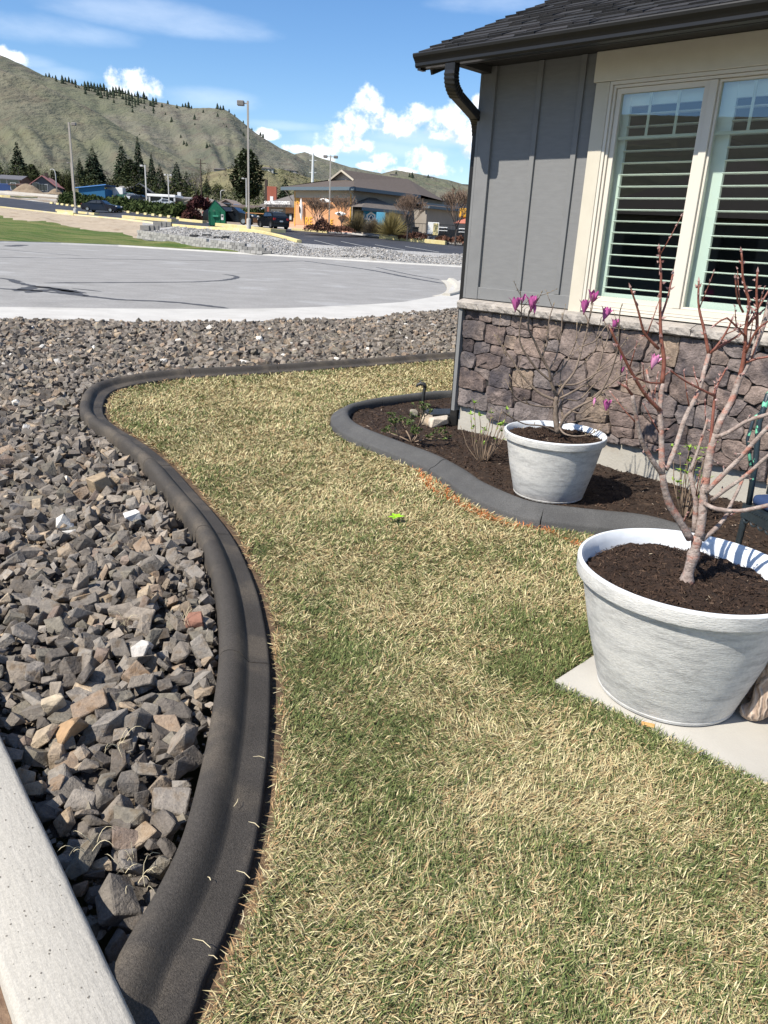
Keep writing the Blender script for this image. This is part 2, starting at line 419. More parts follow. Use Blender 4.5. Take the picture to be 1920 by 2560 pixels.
# far kerb
kerb = MB().sweep([(p[0], p[1], 0) for p in kl], [(-.25, -.2), (-.25, .12), (-.02, .12), (.06, .05), (.12, .012), (.5, .008), (.5, -.2)])
tag(kerb.obj('kerb', mat('kerb_concrete', (.36, .35, .33), (.44, .43, .40), 2, .9, .2, 60)), kind='structure')

# --- bank between street and car park: grass, sand, gravel
m_grass_far = mat('bank_grass', (.075, .13, .022), (.22, .21, .075), .55, .95, .9, 14, thr=(.40, .66), bdist=.2, stretch=(.35, 1.5, 1), detail=8, grain=(7, .3))
m_sand = mat('bank_sand', (.33, .265, .19), (.43, .355, .265), 1.5, .95, .7, 6, bdist=.15, c3=(.24, .18, .12), s3=.8)
m_gravel = mat('bank_gravel', (.26, .255, .245), (.42, .41, .39), 7, .95, .9, 9, bdist=.12, c3=(.20, .17, .13), s3=.4, f3=(.58, .75))
yg = lambda x: np.interp(x, [-700, -100, 0, 72, 150, 300, 345, 424, 501, 579, 656, 660], [520, 533, 538, 551, 563, 583, 594, 605, 615, 626, 637, 700])
rows = 26; n = rows + 1
cols_pts = []
for x in PXS:
    a, b = Lpt(0, x), Lpt(1, x); col = []
    for r in range(rows + 1):
        t = r / rows; col.append(a + (b - a) * t)
    cols_pts.append(col)
mb = MB(); V = []
for ci, x in enumerate(PXS):
    for p in cols_pts[ci]:
        q = p.copy(); yy = proj(p)[1]
        e = min(1, max(0, (yy - T1(x, 1)) / 6), max(0, (L0pt(x)[1] * 0 + proj(L0pt(x))[1] - yy) / 3))
        q[2] += e * (.28 * mnoise.noise(Vector((p[0] * .22, p[1] * .22, 5))) + .10 * mnoise.noise(Vector((p[0] * .8, p[1] * .8, 8))))
        V.append(q)
fc = []; mi = []
for c in range(len(PXS) - 1):
    for r in range(rows):
        x = (PXS[c] + PXS[c + 1]) / 2; y = proj(cols_pts[c][r] * .5 + cols_pts[c][r + 1] * .5)[1]
        fc.append((c * n + r, (c + 1) * n + r, (c + 1) * n + r + 1, c * n + r + 1))
        mi.append(0 if y > yg(x) and x < 657 else (1 if x < 352 - (y - 570) * 0.2 else 2))
mb.v = [tuple(p) for p in V]; mb.f = fc; mb.mi = mi
bank = tag(mb.obj('bank', [m_grass_far, m_sand, m_gravel], smooth=True), kind='structure')

# --- car park and the land beyond
m_lot = mat('asphalt_new', (.032, .034, .042), (.048, .05, .058), .6, .75, .3, 60, c3=(.07, .07, .075), s3=.25)
V, Fq = strip(1, 2, 6); tag(MB().add(V, Fq).obj('car_park', m_lot, smooth=True), kind='structure')
m_dirt = mat('dirt', (.20, .155, .11), (.30, .25, .19), .25, .95, .6, 2, bdist=.3, c3=(.42, .40, .36), s3=.11, f3=(.5, .6))
V, Fq = strip(2, 3, 8, .2); tag(MB().add(V, Fq).obj('dirt_ground', m_dirt, smooth=True), kind='structure')
V, Fq = strip(3, 4, 8, .6); tag(MB().add(V, Fq).obj('field', mat('field', (.16, .125, .085), (.27, .22, .16), .12, .95, .6, 1.2, bdist=.3), smooth=True), kind='structure')
m_slope = mat('town_slope', (.10, .105, .045), (.20, .18, .10), .03, .95, .6, .6, bdist=.6)
V, Fq = strip(4, 5, 8, 1.5); tag(MB().add(V, Fq).obj('town_ground', m_slope, smooth=True), kind='structure')

# --- hills
def hill_mat(name, ga, gb, gc, rock):
    m = bpy.data.materials.new(name); m.use_nodes = True; nt = m.node_tree; q = G(nt); b = nt.nodes['Principled BSDF']
    b.inputs['Roughness'].default_value = .95; b.inputs['Specular IOR Level'].default_value = .1
    pos = q.n('ShaderNodeNewGeometry').outputs['Position']
    rot = q.n('ShaderNodeMapping'); nt.links.new(pos, rot.inputs[0]); rot.inputs['Rotation'].default_value = (0, 0, .35); rot.inputs['Scale'].default_value = (1.0, .28, .5)
    n1 = q.noise(rot.outputs[0], .012, 8, .62).outputs[0]; n2 = q.noise(rot.outputs[0], .045, 7, .65, .6).outputs[0]; n3 = q.noise(pos, .006, 5, .6).outputs[0]
    c = q.mix(q.ss(n1, .36, .64), (*ga, 1), (*gb, 1)); c = q.mix(q.ss(n2, .46, .70), c, (*gc, 1))
    c = q.mix(q.m('MULTIPLY', q.ss(n3, .45, .62), .5), c, (gb[0] * .8, gb[1] * .9, gb[2] * .7, 1))
    nr = q.noise(pos, .03, 8, .7).outputs[0]
    c = q.mix(q.m('MULTIPLY', q.ss(nr, .67, .73), q.ss(n3, .5, .6)), c, (*rock, 1))
    sb = q.noise(pos, .16, 4, .7).outputs[0]; c = q.mix(q.m('MULTIPLY', q.ss(sb, .56, .66), q.ss(n1, .35, .6, .25, .8)), c, (gc[0] * .5, gc[1] * .55, gc[2] * .5, 1))
    q.put(b.inputs['Base Color'], c)
    bn = q.n('ShaderNodeBump'); bn.inputs['Strength'].default_value = 1.0; bn.inputs['Distance'].default_value = 10
    q.put(bn.inputs['Height'], q.noise(rot.outputs[0], .05, 8, .6).outputs[0]); nt.links.new(bn.outputs[0], b.inputs['Normal'])
    return m
def ae(x, y):
    a, e = px_dir(x, y); return a, math.tan(e)
HILL = {}
def hill(name, crest, Df, Dc, zf, m, left=(), right=(), spur=.21, seed=0, fr=16.0, shear=1.2, na=None, power=1.15):
    pts = sorted([ae(x, y) for x, y in crest] + [(math.radians(a), t) for a, t in list(left) + list(right)])
    A0, A1 = pts[0][0], pts[-1][0]; na = na or int((A1 - A0) / .0032); azs = np.linspace(A0, A1, na); te = np.interp(azs, [p[0] for p in pts], [p[1] for p in pts])
    te = te + .0011 * (fbm2(azs * 160, azs * 0, 1, 3, seed + 3) - .5)
    nt_ = 46; tt = np.linspace(0, 1, nt_)
    AZ, TT = np.meshgrid(azs, tt, indexing='ij'); D = Df + (Dc - Df) * TT
    zc = EYE + te[:, None] * Dc
    Z = zf + (zc - zf) * TT ** power
    X = np.sin(AZ) * D; Y = np.cos(AZ) * D
    # spurs and ravines running down the slope, leaning to one side
    u = AZ * fr + TT * shear
    r1 = np.abs(fbm2(u, TT * .7, 1, 3, seed) - .5) * 2; r2 = np.abs(fbm2(u * 3.1, TT * 1.6, 1, 3, seed + 1) - .5) * 2
    n3 = fbm2(X, Y, .015, 4, seed + 2) - .5
    env = np.sin(np.pi * TT ** .8) ** .8
    Z = Z - (zc - zf) * env * (spur * (.55 - r1) + spur * .45 * (.5 - r2) + .05 * n3)
    # keep the crest the skyline
    Z = np.minimum(Z, EYE + (te[:, None] * (.30 + .70 * TT ** .55)) * D + 1)
    B = np.stack([np.sin(azs) * Dc * 1.4, np.cos(azs) * Dc * 1.4, zc[:, 0] - .3 * (zc[:, 0])], 1)
    V = np.concatenate([np.stack([X, Y, Z], 2), B[:, None, :]], 1); nn = nt_ + 1
    I = np.arange(na - 1)[:, None] * nn + np.arange(nn - 1)[None, :]
    Fq = np.stack([I, I + nn, I + nn + 1, I + 1], 2).reshape(-1, 4)
    HILL[name + str(seed)] = (azs, tt, V[:, :nt_, :])
    return tag(np_mesh(name, V.reshape(-1, 3), Fq, m, smooth=True), kind='structure')
def hill_pt(key, x, y):
    """point on a hill sheet nearest to a picture position (front face first)"""
    azs, tt, V = HILL[key]; a, t = ae(x, y); i = int(np.argmin(np.abs(azs - a)))
    col = V[i]; r = np.hypot(col[:, 0], col[:, 1]); e = (col[:, 2] - EYE) / r
    j = np.argmax(e >= t) if (e >= t).any() else len(e) - 1
    return col[j]
m_hA = hill_mat('hill_grass', (.112, .118, .082), (.176, .165, .120), (.130, .110, .082), (.36, .29, .23))
m_hB = hill_mat('hill_grass_far', (.112, .117, .086), (.172, .162, .124), (.125, .108, .086), (.42, .34, .28))
m_hC = hill_mat('bench_grass', (.13, .125, .065), (.22, .19, .115), (.16, .13, .08), (.24, .21, .16))
hill('hills', [(-500, 40), (-200, 90), (0, 137), (58, 163), (112, 190), (166, 204), (231, 222), (320, 237), (386, 254), (424, 260), (478, 271), (521, 269), (567, 276), (590, 292), (637, 331), (652, 340), (700, 371), (736, 385), (790, 420), (850, 450), (960, 500)],
     560, 1900, 14, m_hB, left=[(-130, .14), (-95, .15), (-70, .17), (-48, .24), (-38, .28)], seed=11, fr=14, shear=.9)
hill('hills', [(-500, 92), (-200, 128), (0, 176), (100, 208), (200, 258), (260, 292), (320, 330), (400, 372), (470, 405), (540, 440), (600, 470)],
     460, 1000, 13, m_hA, left=[(-130, .11), (-95, .12), (-70, .14), (-48, .20), (-38, .255)], seed=23, fr=13, shear=1.6, spur=.27)
hill('hills', [(600, 440), (690, 405), (740, 384), (762, 380), (812, 398), (875, 418), (946, 432), (1020, 455), (1100, 490), (1180, 520)], 800, 2300, 16, m_hB, seed=31, fr=26, shear=.8)
hill('hills', [(760, 480), (850, 452), (920, 439), (973, 430), (988, 425), (1057, 437), (1120, 450), (1191, 470), (1400, 510), (1900, 560)], 620, 1500, 14, m_hA, right=[(45, .04), (80, .03)], seed=43, fr=22, shear=-1, spur=.12)
hill('hills', [(400, 468), (450, 452), (500, 440), (545, 424), (600, 416), (660, 412), (720, 428), (780, 446), (840, 462), (920, 490)], 380, 620, 11, m_hC, seed=57, fr=30, shear=1, spur=.1, power=.9)

# ================================================================== HOUSE
HA = math.radians(-43.5); HP = (0.604, 6.56, 0.0)
hs_, hd_ = A_([math.cos(HA), math.sin(HA), 0]), A_([-math.sin(HA), math.cos(HA), 0])
def wall_xz(px, py, y=0.0):
    """picture position -> house coordinates (x along the front wall, z) on the plane y"""
    d = ray(px, py); P = A_(HP) + hd_ * y; t = ((P - EYEP) @ hd_) / (d @ hd_); q = EYEP + d * t - P
    return float(q @ hs_), float(q[2])
house = thing('house', 'grey board and batten house with stone base, black gutter and shuttered window', 'house', HP, HA)
m_sid = mat('siding_grey', (.170, .171, .170), (.194, .195, .193), 9, .78, .22, 16, coord='Object', stretch=(1, 1, 5), bstretch=(1.2, 1, 11), bdist=.004)
m_sidt = mat('siding_trim_grey', (.170, .171, .170), (.194, .195, .193), 9, .75, .2, 20, coord='Object', bstretch=(8, 1, 1.2), bdist=.003)
m_cream = mat('cream_trim', (.51, .465, .375), (.57, .525, .43), 5, .7, .3, 18, coord='Object', bstretch=(9, 1, 1.0), bdist=.003)
m_creamh = mat('cream_header', (.54, .50, .415), (.60, .56, .47), 5, .7, .35, 18, coord='Object', bstretch=(1.0, 1, 10), bdist=.003)
m_vinyl = mat('vinyl_tan', (.60, .555, .475), (.63, .585, .50), 3, .45, spec=.4)
m_black = mat('gutter_black', (.012, .012, .012), (.016, .0155, .015), 4, .36, spec=.4)
m_soff = mat('soffit_dark', (.035, .034, .033), (.042, .041, .04), 6, .7, .1, 30)
m_cap = mat('ledge_stone', (.30, .27, .24), (.40, .365, .325), 14, .92, .9, 40, coord='Object', bdist=.012, c3=(.24, .22, .20), s3=5)
m_found = mat('foundation', (.36, .34, .295), (.45, .425, .37), 3, .92, .3, 60, coord='Object', c3=(.33, .29, .24), s3=2.2)
m_shut = mat('shutter_white', (.78, .78, .75), (.80, .80, .77), 2, .4)
m_dark = mat('joint_dark', (.028, .026, .025), (.045, .042, .04), 20, .95)
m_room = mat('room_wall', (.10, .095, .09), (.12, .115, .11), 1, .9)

MB().box(0.0, 1.058, 0, .02, 1.10, 2.80).box(1.058, 2.565, 0, .02, 2.60, 2.80).box(2.565, 7.0, 0, .02, 1.10, 2.80).obj('siding_panel', m_sid, house)
MB().box(-.02, 0.0, .022, 8.0, 1.10, 2.80).box(-.02, 0.0, .022, 8.0, -.3, 1.098).box(0, 7, 8.0, 8.02, -.3, 2.8).box(7.0, 7.02, 0, 8.0, -.3, 2.8).obj('side_wall', m_sid, house)
MB().prism_x([(.02, 2.8), (7.98, 2.8), (4.0, 4.46)], -.018, -.002).prism_x([(.02, 2.8), (7.98, 2.8), (4.0, 4.46)], 7.002, 7.018).obj('gable_wall', m_sid, house)
MB().bbox(-.022, .10, -.026, 0.0, 1.13, 2.80, .003).bbox(-.046, -.022, -.026, .09, 1.13, 2.80, .003).obj('corner_board', m_sidt, house)
for x in (.485, .832, 2.86, 3.22, 3.58, 3.94, 4.30, 4.66, 5.02, 5.38, 5.74, 6.1, 6.46):
    MB().bbox(x - .021, x + .021, -.019, 0.0, 1.226, 2.80, .003).obj('batten', m_sidt, house)
MB().bbox(.101, .954, -.022, 0.0, 1.132, 1.225, .003).obj('bottom_rail', m_sidt, house)
MB().bbox(2.567, 7.0, -.022, 0.0, 1.132, 1.225, .003).obj('bottom_rail', m_sidt, house)
MB().box(-.11, -.047, .12, .20, 2.06, 2.12).obj('wall_fixture', m_vinyl, house)
# window
win = thing('window', None, None); win.parent = house
MB().bbox(.955, 1.059, -.032, 0, 1.105, 2.614, .004).obj('casing', m_cream, win); MB().bbox(2.46, 2.565, -.032, 0, 1.105, 2.614, .004).obj('casing', m_cream, win)
MB().bbox(.935, 2.585, -.036, 0, 2.616, 2.80, .004).obj('header_board', m_creamh, win)
def ringframe(x0, x1, z0, z1, w, y0, y1):
    return MB().box(x0, x0 + w, y0, y1, z0, z1).box(x1 - w, x1, y0, y1, z0, z1).box(x0 + w, x1 - w, y0, y1, z0, z0 + w).box(x0 + w, x1 - w, y0, y1, z1 - w, z1)
f1 = ringframe(1.0605, 2.4595, 1.135, 2.6135, .020, -.026, .06)
f1.obj('outer_frame', m_vinyl, win)
ringframe(1.0835, 2.4365, 1.158, 2.5905, .016, -.012, .06).obj('inner_frame', m_vinyl, win)
MB().box(1.1025, 2.4175, -.006, .06, 1.176, 1.2095).obj('sill_track', m_vinyl, win)
MB().bbox(1.733, 1.783, -.008, .05, 1.211, 2.572, .003).obj('mullion', m_vinyl, win)
ringframe(1.1025, 1.731, 1.211, 2.572, .032, .004, .045).obj('sash', m_vinyl, win)
ringframe(1.785, 2.4175, 1.211, 2.572, .014, .012, .05).obj('sash', m_vinyl, win)
gm = bpy.data.materials.new('window_glass'); gm.use_nodes = True; q = G(gm.node_tree); gm.node_tree.nodes.remove(gm.node_tree.nodes['Principled BSDF'])
tr = q.n('ShaderNodeBsdfTransparent'); tr.inputs[0].default_value = (.80, .90, .85, 1)
gl = q.n('ShaderNodeBsdfGlossy'); gl.inputs['Roughness'].default_value = .0; gl.inputs[0].default_value = (.92, .96, 1, 1)
geo = q.n('ShaderNodeNewGeometry'); cs_ = q.m('ABSOLUTE', q.vm('DOT_PRODUCT', geo.outputs['Normal'], geo.outputs['Incoming']).outputs['Value']); sch = q.m('POWER', q.m('SUBTRACT', 1.0, cs_, clamp=True), 5.0)
mx = q.n('ShaderNodeMixShader'); q.put(mx.inputs[0], q.m('MULTIPLY_ADD', sch, .82, .135, clamp=True)); gm.node_tree.links.new(tr.outputs[0], mx.inputs[1]); gm.node_tree.links.new(gl.outputs[0], mx.inputs[2])
gm.node_tree.links.new(mx.outputs[0], gm.node_tree.nodes['Material Output'].inputs[0])
MATS['window_glass'] = gm
def pane(x0, x1, z0, z1, y, par, nm='glass_pane'):
    return MB().add([(x0, y, z0), (x1, y, z0), (x1, y, z1), (x0, y, z1)], [(0, 1, 2, 3)]).obj(nm, gm, par)
pane(1.1345, 1.699, 1.243, 2.540, .022, win); pane(1.799, 2.4035, 1.225, 2.558, .03, win)
m_munt = mat('grid_tan', (.58, .56, .47), (.61, .59, .50), 3, .5)
for x0, x1, xs in ((1.1345, 1.699, (1.336, 1.530)), (1.799, 2.4035, (2.0, 2.2))):
    MB().box(x0, x1, .034, .040, 2.266, 2.284).obj('muntin', m_munt, win)
    for x in xs: MB().box(x - .009, x + .009, .034, .040, 2.2845, 2.555).obj('muntin', m_munt, win)
# plantation shutters inside the glass, every louver a piece
lm = None
def shutter(x0, x1, sl, sr):
    global lm
    fr_ = MB().bbox(x0, x0 + sl, .085, .115, 1.17, 2.60, .003).bbox(x1 - sr, x1, .085, .115, 1.17, 2.60, .003).box(x0 + sl, x1 - sr, .088, .112, 1.17, 1.268).box(x0 + sl, x1 - sr, .088, .112, 2.475, 2.60).obj('shutter_frame', m_shut, win)
    for k in range(16):
        z = 1.304 + k * .0746
        w = x1 - sr - x0 - sl - .004
        mb = MB(); prof = [(.042 * math.cos(a), .0055 * math.sin(a)) for a in np.linspace(0, 2 * math.pi, 10, endpoint=False)]
        mb.prism_x([(p[0], p[1]) for p in prof], 0, w)
        mb.obj('louver', m_shut, win, smooth=False).location = (x0 + sl + .002, .10, z)
shutter(1.085, 1.745, .082, .05); shutter(1.772, 2.47, .105, .05)
MB().box(1.03, 2.52, .13, .135, .9, 1.15).obj('inner_sill', m_shut, win)
# dark room behind
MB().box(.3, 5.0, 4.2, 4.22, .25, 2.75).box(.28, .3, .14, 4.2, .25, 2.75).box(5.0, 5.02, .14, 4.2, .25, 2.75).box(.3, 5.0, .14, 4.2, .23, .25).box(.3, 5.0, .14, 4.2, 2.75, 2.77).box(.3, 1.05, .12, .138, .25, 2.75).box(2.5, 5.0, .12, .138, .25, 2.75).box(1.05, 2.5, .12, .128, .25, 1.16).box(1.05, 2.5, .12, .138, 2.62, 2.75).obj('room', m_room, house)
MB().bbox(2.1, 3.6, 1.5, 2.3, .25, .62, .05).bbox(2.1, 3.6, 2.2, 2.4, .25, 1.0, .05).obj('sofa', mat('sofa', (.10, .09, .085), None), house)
# stone ledge (sections with joints, chiselled front)
xs = [-.045, .62, 1.27, 1.93, 2.56, 3.2, 3.85, 4.5, 5.15, 5.8, 6.4, 7.0]
for a, b in zip(xs[:-1], xs[1:]):
    nx = 36; V = []; prof = [(-.002, 1.128), (-.05, 1.118), (-.088, 1.108), (-.098, 1.098), (-.102, 1.075), (-.098, 1.055), (-.085, 1.046), (-.002, 1.046)]
    for i in range(nx + 1):
        x = a + .0025 + (b - a - .005) * i / nx
        for j, (y, z) in enumerate(prof):
            k = .0 if j in (0, 7) else (.011 if 3 <= j <= 6 else .004)
            V.append((x, y + k * mnoise.noise(Vector((x * 38, z * 55, 1.3))) + k * .8 * abs(mnoise.noise(Vector((x * 15, z * 20, 7)))), z + .35 * k * mnoise.noise(Vector((x * 30, j * 2.0, 4)))))
    n = len(prof); Fq = [(i * n + j, (i + 1) * n + j, (i + 1) * n + j + 1, i * n + j + 1) for i in range(nx) for j in range(n - 1)] + [tuple(range(n)), tuple(range((nx + 1) * n - 1, nx * n - 1, -1))]
    MB().add(V, Fq).obj('ledge_stone', m_cap, house)
# stone veneer: each stone its own object
MB().box(0.0, 7.0, -.020, 0.0, .24, 1.05).obj('mortar_bed', m_dark, house)
MB().box(-.03, 0.0, -.075, -.0, .20, 1.052).box(-.034, -.03, -.075, .08, .20, 1.052).obj('edge_trim', m_sidt, house)
MB().box(0.0, 7.0, -.004, .2, -.35, .238).obj('foundation', m_found, house)
SEEDS = [(72, 90, 36), (138, 95, 40), (222, 125, 50), (330, 140, 52), (433, 135, 42), (85, 185, 52), (190, 210, 62), (262, 185, 22), (435, 205, 42), (520, 180, 50), (630, 240, 95), (765, 195, 48), (345, 205, 36), (245, 245, 34),
         (370, 278, 66), (500, 270, 30), (765, 265, 48), (45, 262, 26), (110, 287, 42), (200, 297, 38), (40, 340, 28), (150, 355, 62), (265, 340, 34), (365, 345, 50), (500, 350, 42), (600, 430, 80), (770, 390, 88), (125, 398, 40),
         (60, 450, 56), (210, 432, 62), (335, 445, 58), (430, 442, 40), (890, 410, 42), (935, 255, 70), (860, 240, 30), (1020, 300, 40), (1055, 440, 60), (1150, 320, 55), (1250, 345, 80), (1390, 330, 50), (1480, 290, 48), (950, 480, 48), (1225, 510, 70),
         (1390, 430, 58), (1480, 370, 42), (1505, 480, 62), (1630, 420, 72), (1420, 560, 60), (1075, 590, 66), (1080, 690, 56), (1220, 650, 46), (1310, 650, 54), (1490, 600, 48), (1590, 530, 58), (65, 570, 66), (220, 555, 56), (330, 540, 44), (430, 560, 50), (215, 630, 58),
         (380, 625, 76), (600, 560, 66), (560, 640, 52), (700, 640, 66), (890, 575, 50), (880, 680, 48), (885, 732, 46), (730, 705, 56), (795, 795, 50), (935, 835, 74), (1010, 730, 66), (1150, 750, 58), (1180, 840, 54), (1300, 800, 72), (1450, 710, 56), (1570, 660, 62), (1400, 900, 60), (1265, 885, 44), (1600, 770, 54), (1500, 850, 62), (1060, 900, 56), (1660, 610, 50), (1610, 880, 52)]
seeds = []
for (x, y, r) in SEEDS:
    sx, sz = wall_xz(1150 + x * .4641, 740 + y * .4641, -.05)
    seeds.append((sx, sz, r * .4641 / 1923 * 6.0))
seeds = [s_ for s_ in seeds if -.02 < s_[0] < 2.55 and .2 < s_[1] < 1.06]
rs = random.Random(5); x = 2.62
while x < 6.95:
    z = .27
    while z < 1.02:
        h = rs.uniform(.08, .19); seeds.append((x + rs.uniform(-.05, .05), z + h / 2, h * .6)); z += h
    x += rs.uniform(.13, .24)
def clip(poly, a, b, c):     # keep a*x + b*z <= c
    out = []
    for i in range(len(poly)):
        p, q_ = poly[i], poly[(i + 1) % len(poly)]; dp, dq = a * p[0] + b * p[1] - c, a * q_[0] + b * q_[1] - c
        if dp <= 0: out.append(p)
        if (dp < 0) != (dq < 0):
            t = dp / (dp - dq); out.append((p[0] + (q_[0] - p[0]) * t, p[1] + (q_[1] - p[1]) * t))
    return out
STONE_RAMP = [(0.0, (.088, .070, .066)), (.2, (.145, .116, .106)), (.4, (.112, .097, .097)), (.55, (.168, .132, .115)), (.7, (.125, .112, .112)), (.85, (.160, .130, .115)), (.94, (.185, .148, .118)), (1, (.140, .114, .112))]
m_stone = mat('veneer_stone', (.68, .65, .63), (1.95, 1.84, 1.72), 11, .92, 1.0, 42, grain=(70, .25), coord='Position', rand=STONE_RAMP, bdist=.014, c3=(.55, .56, .62), s3=3.0, f3=(.5, .65), detail=7)
ns = 0
for i, (sx, sz, sr) in enumerate(seeds):
    zl = .212 + .03 * math.sin(sx * 9) ; poly = [(.003, zl), (6.99, zl), (6.99, 1.043), (.003, 1.043)]
    poly = clip(poly, 1, 0, sx + .35); poly = clip(poly, -1, 0, -(sx - .35))
    for j, (tx, tz, trr) in enumerate(seeds):
        if j == i or abs(tx - sx) > .6: continue
        # wide stones: measure x a little shorter than z
        kx = .62; A1, B1 = 2 * kx * (tx - sx), 2 * (tz - sz)
        C1 = kx * (tx * tx - sx * sx) + tz * tz - sz * sz + (sr * sr - trr * trr) * .9
        # bed joints run nearer level and upright than the plain bisector would
        LL = A1 * (tx - sx) + B1 * (tz - sz); tq = (C1 - A1 * sx - B1 * sz) / LL; mx_, mz_ = sx + (tx - sx) * tq, sz + (tz - sz) * tq
        nl = math.hypot(A1, B1); a1, b1 = A1 / nl, B1 / nl; a1, b1 = math.copysign(abs(a1) ** 2.5, a1), math.copysign(abs(b1) ** 2.5, b1)
        poly = clip(poly, a1, b1, a1 * mx_ + b1 * mz_)
        if len(poly) < 3: break
    if len(poly) < 3: continue
    ar = .5 * abs(sum(poly[k][0] * poly[(k + 1) % len(poly)][1] - poly[(k + 1) % len(poly)][0] * poly[k][1] for k in range(len(poly))))
    if ar < .0008: continue
    cx, cz = np.mean(poly, axis=0)
    P = []
    for k in range(len(poly)):      # uneven edges
        p, q_ = A_(poly[k]), A_(poly[(k + 1) % len(poly)]); L = np.linalg.norm(q_ - p)
        if L < .012: continue
        nseg = max(2, int(L / .03))
        for t in range(nseg):
            w = p + (q_ - p) * ((t + .18) / nseg)
            P.append(w + A_([mnoise.noise(Vector((w[0] * 22, w[1] * 22, 0))), mnoise.noise(Vector((w[0] * 22, w[1] * 22, 9)))]) * .010)
    P = A_(P); ctr = P.mean(0)
    if len(P) < 4: continue
    # joint: move in along the direction to the centre by a fixed width
    def inset(P, w):
        d = ctr - P; L = np.linalg.norm(d, axis=1, keepdims=True); return P + d / L * np.minimum(w, L * .6)
    dep = rs.uniform(.036, .064); V = []; n = len(P)
    tilt = (rs.uniform(-.10, .10), rs.uniform(-.12, .12))
    for w, y in ((.0018, -.012), (.0026, -dep * .86), (.0065, -dep * 1.0), (.020, -dep * 1.03), (.042, -dep * 1.04)):
        for p in inset(P, w):
            V.append((p[0], y + (tilt[0] * (p[0] - ctr[0]) + tilt[1] * (p[1] - ctr[1])) * (y / -.06) * .7 - (.013 * mnoise.noise(Vector((p[0] * 13, p[1] * 13, i))) + .010 * mnoise.noise(Vector((p[0] * 34, p[1] * 34, i)))) * (y < -.02), p[1]))
    V.append((ctr[0], -dep * 1.12 - .008 * mnoise.noise(Vector((i, 2, 3))), ctr[1])); c = len(V) - 1
    Fs = [(r * n + k, r * n + (k + 1) % n, (r + 1) * n + (k + 1) % n, (r + 1) * n + k) for r in range(4) for k in range(n)] + [(4 * n + k, 4 * n + (k + 1) % n, c) for k in range(n)]
    MB().add(V, Fs).obj('stone', m_stone, house, smooth=True, angle=32); ns += 1
# eave: soffit, fascia, gutter, downspout
MB().box(-.02, 7.4, -.40, .0, 2.802, 2.83).obj('soffit', m_soff, house)
MB().box(-.02, .055, -.405, -.03, 2.752, 2.80).obj('soffit_end', m_soff, house)
MB().box(-.30, 7.4, -.425, -.402, 2.74, 2.862).obj('fascia', m_soff, house)
gp = [(-.426, 2.742), (-.492, 2.740), (-.502, 2.752), (-.502, 2.770), (-.512, 2.785), (-.530, 2.806), (-.534, 2.822), (-.530, 2.830), (-.522, 2.830), (-.522, 2.820), (-.518, 2.808), (-.496, 2.772), (-.496, 2.752), (-.488, 2.748), (-.430, 2.75), (-.430, 2.834), (-.426, 2.834)]
gut = MB().prism_x(gp, -.285, 7.4).add([(-.285, y, z) for y, z in gp[:8]] + [(-.285, -.426, 2.83)], [tuple(range(9))]).obj('gutter', m_black, house)
MB().box(-.27, -.24, -.49, -.43, 2.725, 2.74).obj('gutter_clip', m_black, gut)
ds = thing('downspout', None, None); ds.parent = house
def rectube(pts, wx, wy, rib=None):
    """rectangular pipe whose path bends in the y-z plane (and drifts in x)"""
    V = []; m = len(pts)
    for i, p in enumerate(pts):
        p = Vector(p); t = (Vector(pts[min(i + 1, m - 1)]) - Vector(pts[max(i - 1, 0)])).normalized()
        ax = Vector((1, 0, 0)); ax = (ax - t * ax.dot(t)).normalized(); bx = t.cross(ax)
        k = 1 + (rib[i] if rib else 0)
        for a, b in ((-1, -.8), (-.8, -1), (.8, -1), (1, -.8), (1, .8), (.8, 1), (-.8, 1), (-1, .8)): V.append(p + ax * a * wx * k + bx * b * wy * k)
    n = 8
    return MB().add(V, [(i * n + j, i * n + (j + 1) % n, (i + 1) * n + (j + 1) % n, (i + 1) * n + j) for i in range(m - 1) for j in range(n)] + [tuple(range(n)), tuple(range((m - 1) * n, m * n))])
def arc(p0, p1, p2, n=14):
    return [Vector(p0).lerp(Vector(p1), t).lerp(Vector(p1).lerp(Vector(p2), t), t) for t in np.linspace(0, 1, n)]
up_ = arc((.045, -.47, 2.69), (.045, -.475, 2.60), (.012, -.36, 2.565), 15)
rectube([(.045, -.468, 2.742), (.045, -.468, 2.70)] + up_, .046, .034, [0, 0] + [(.05 if k % 2 else -.03) for k in range(15)]).obj('elbow', m_black, ds)
lo_ = arc((-.062, -.035, 2.475), (-.085, .04, 2.45), (-.088, .055, 2.35), 12)
rectube([up_[-1] + Vector((.001, -.004, .001)), Vector((-.06, -.045, 2.478))], .043, .031).obj('pipe', m_black, ds)
rectube(lo_, .044, .032, [(.04 if k % 2 else -.02) for k in range(12)]).obj('elbow', m_black, ds)
rectube([(-.088, .055, 2.352), (-.088, .055, 2.30), (-.088, .055, .05)], .04, .03).obj('pipe', m_black, ds)
# roof
m_shing = mat('shingle', (.020, .020, .021), (.032, .032, .033), 90, .95, .6, 160, coord='Position', rand=[(0, (.7, .7, .72)), (.5, (1.0, 1.0, 1.0)), (1, (1.35, 1.3, 1.32))], bdist=.004)
RS = .419; rn = math.hypot(1, RS); y_e, z_e = -.455, 2.846
def rp(x, u, h=0.0):    # u = distance up the slope
    return (x, y_e + u / rn - h * RS / rn, z_e + u * RS / rn + h / rn)
roof = MB().add([rp(-.27, .02, -.02), rp(7.45, .02, -.02), rp(7.45, 4.78, -.02), rp(-.27, 4.78, -.02), rp(-.27, .02, -.035), rp(7.45, .02, -.035), rp(7.45, 4.78, -.035), rp(-.27, 4.78, -.035)], [(0, 1, 2, 3), (4, 7, 6, 5), (0, 4, 5, 1), (1, 5, 6, 2), (2, 6, 7, 3), (3, 7, 4, 0)]).obj('roof', m_soff, house)
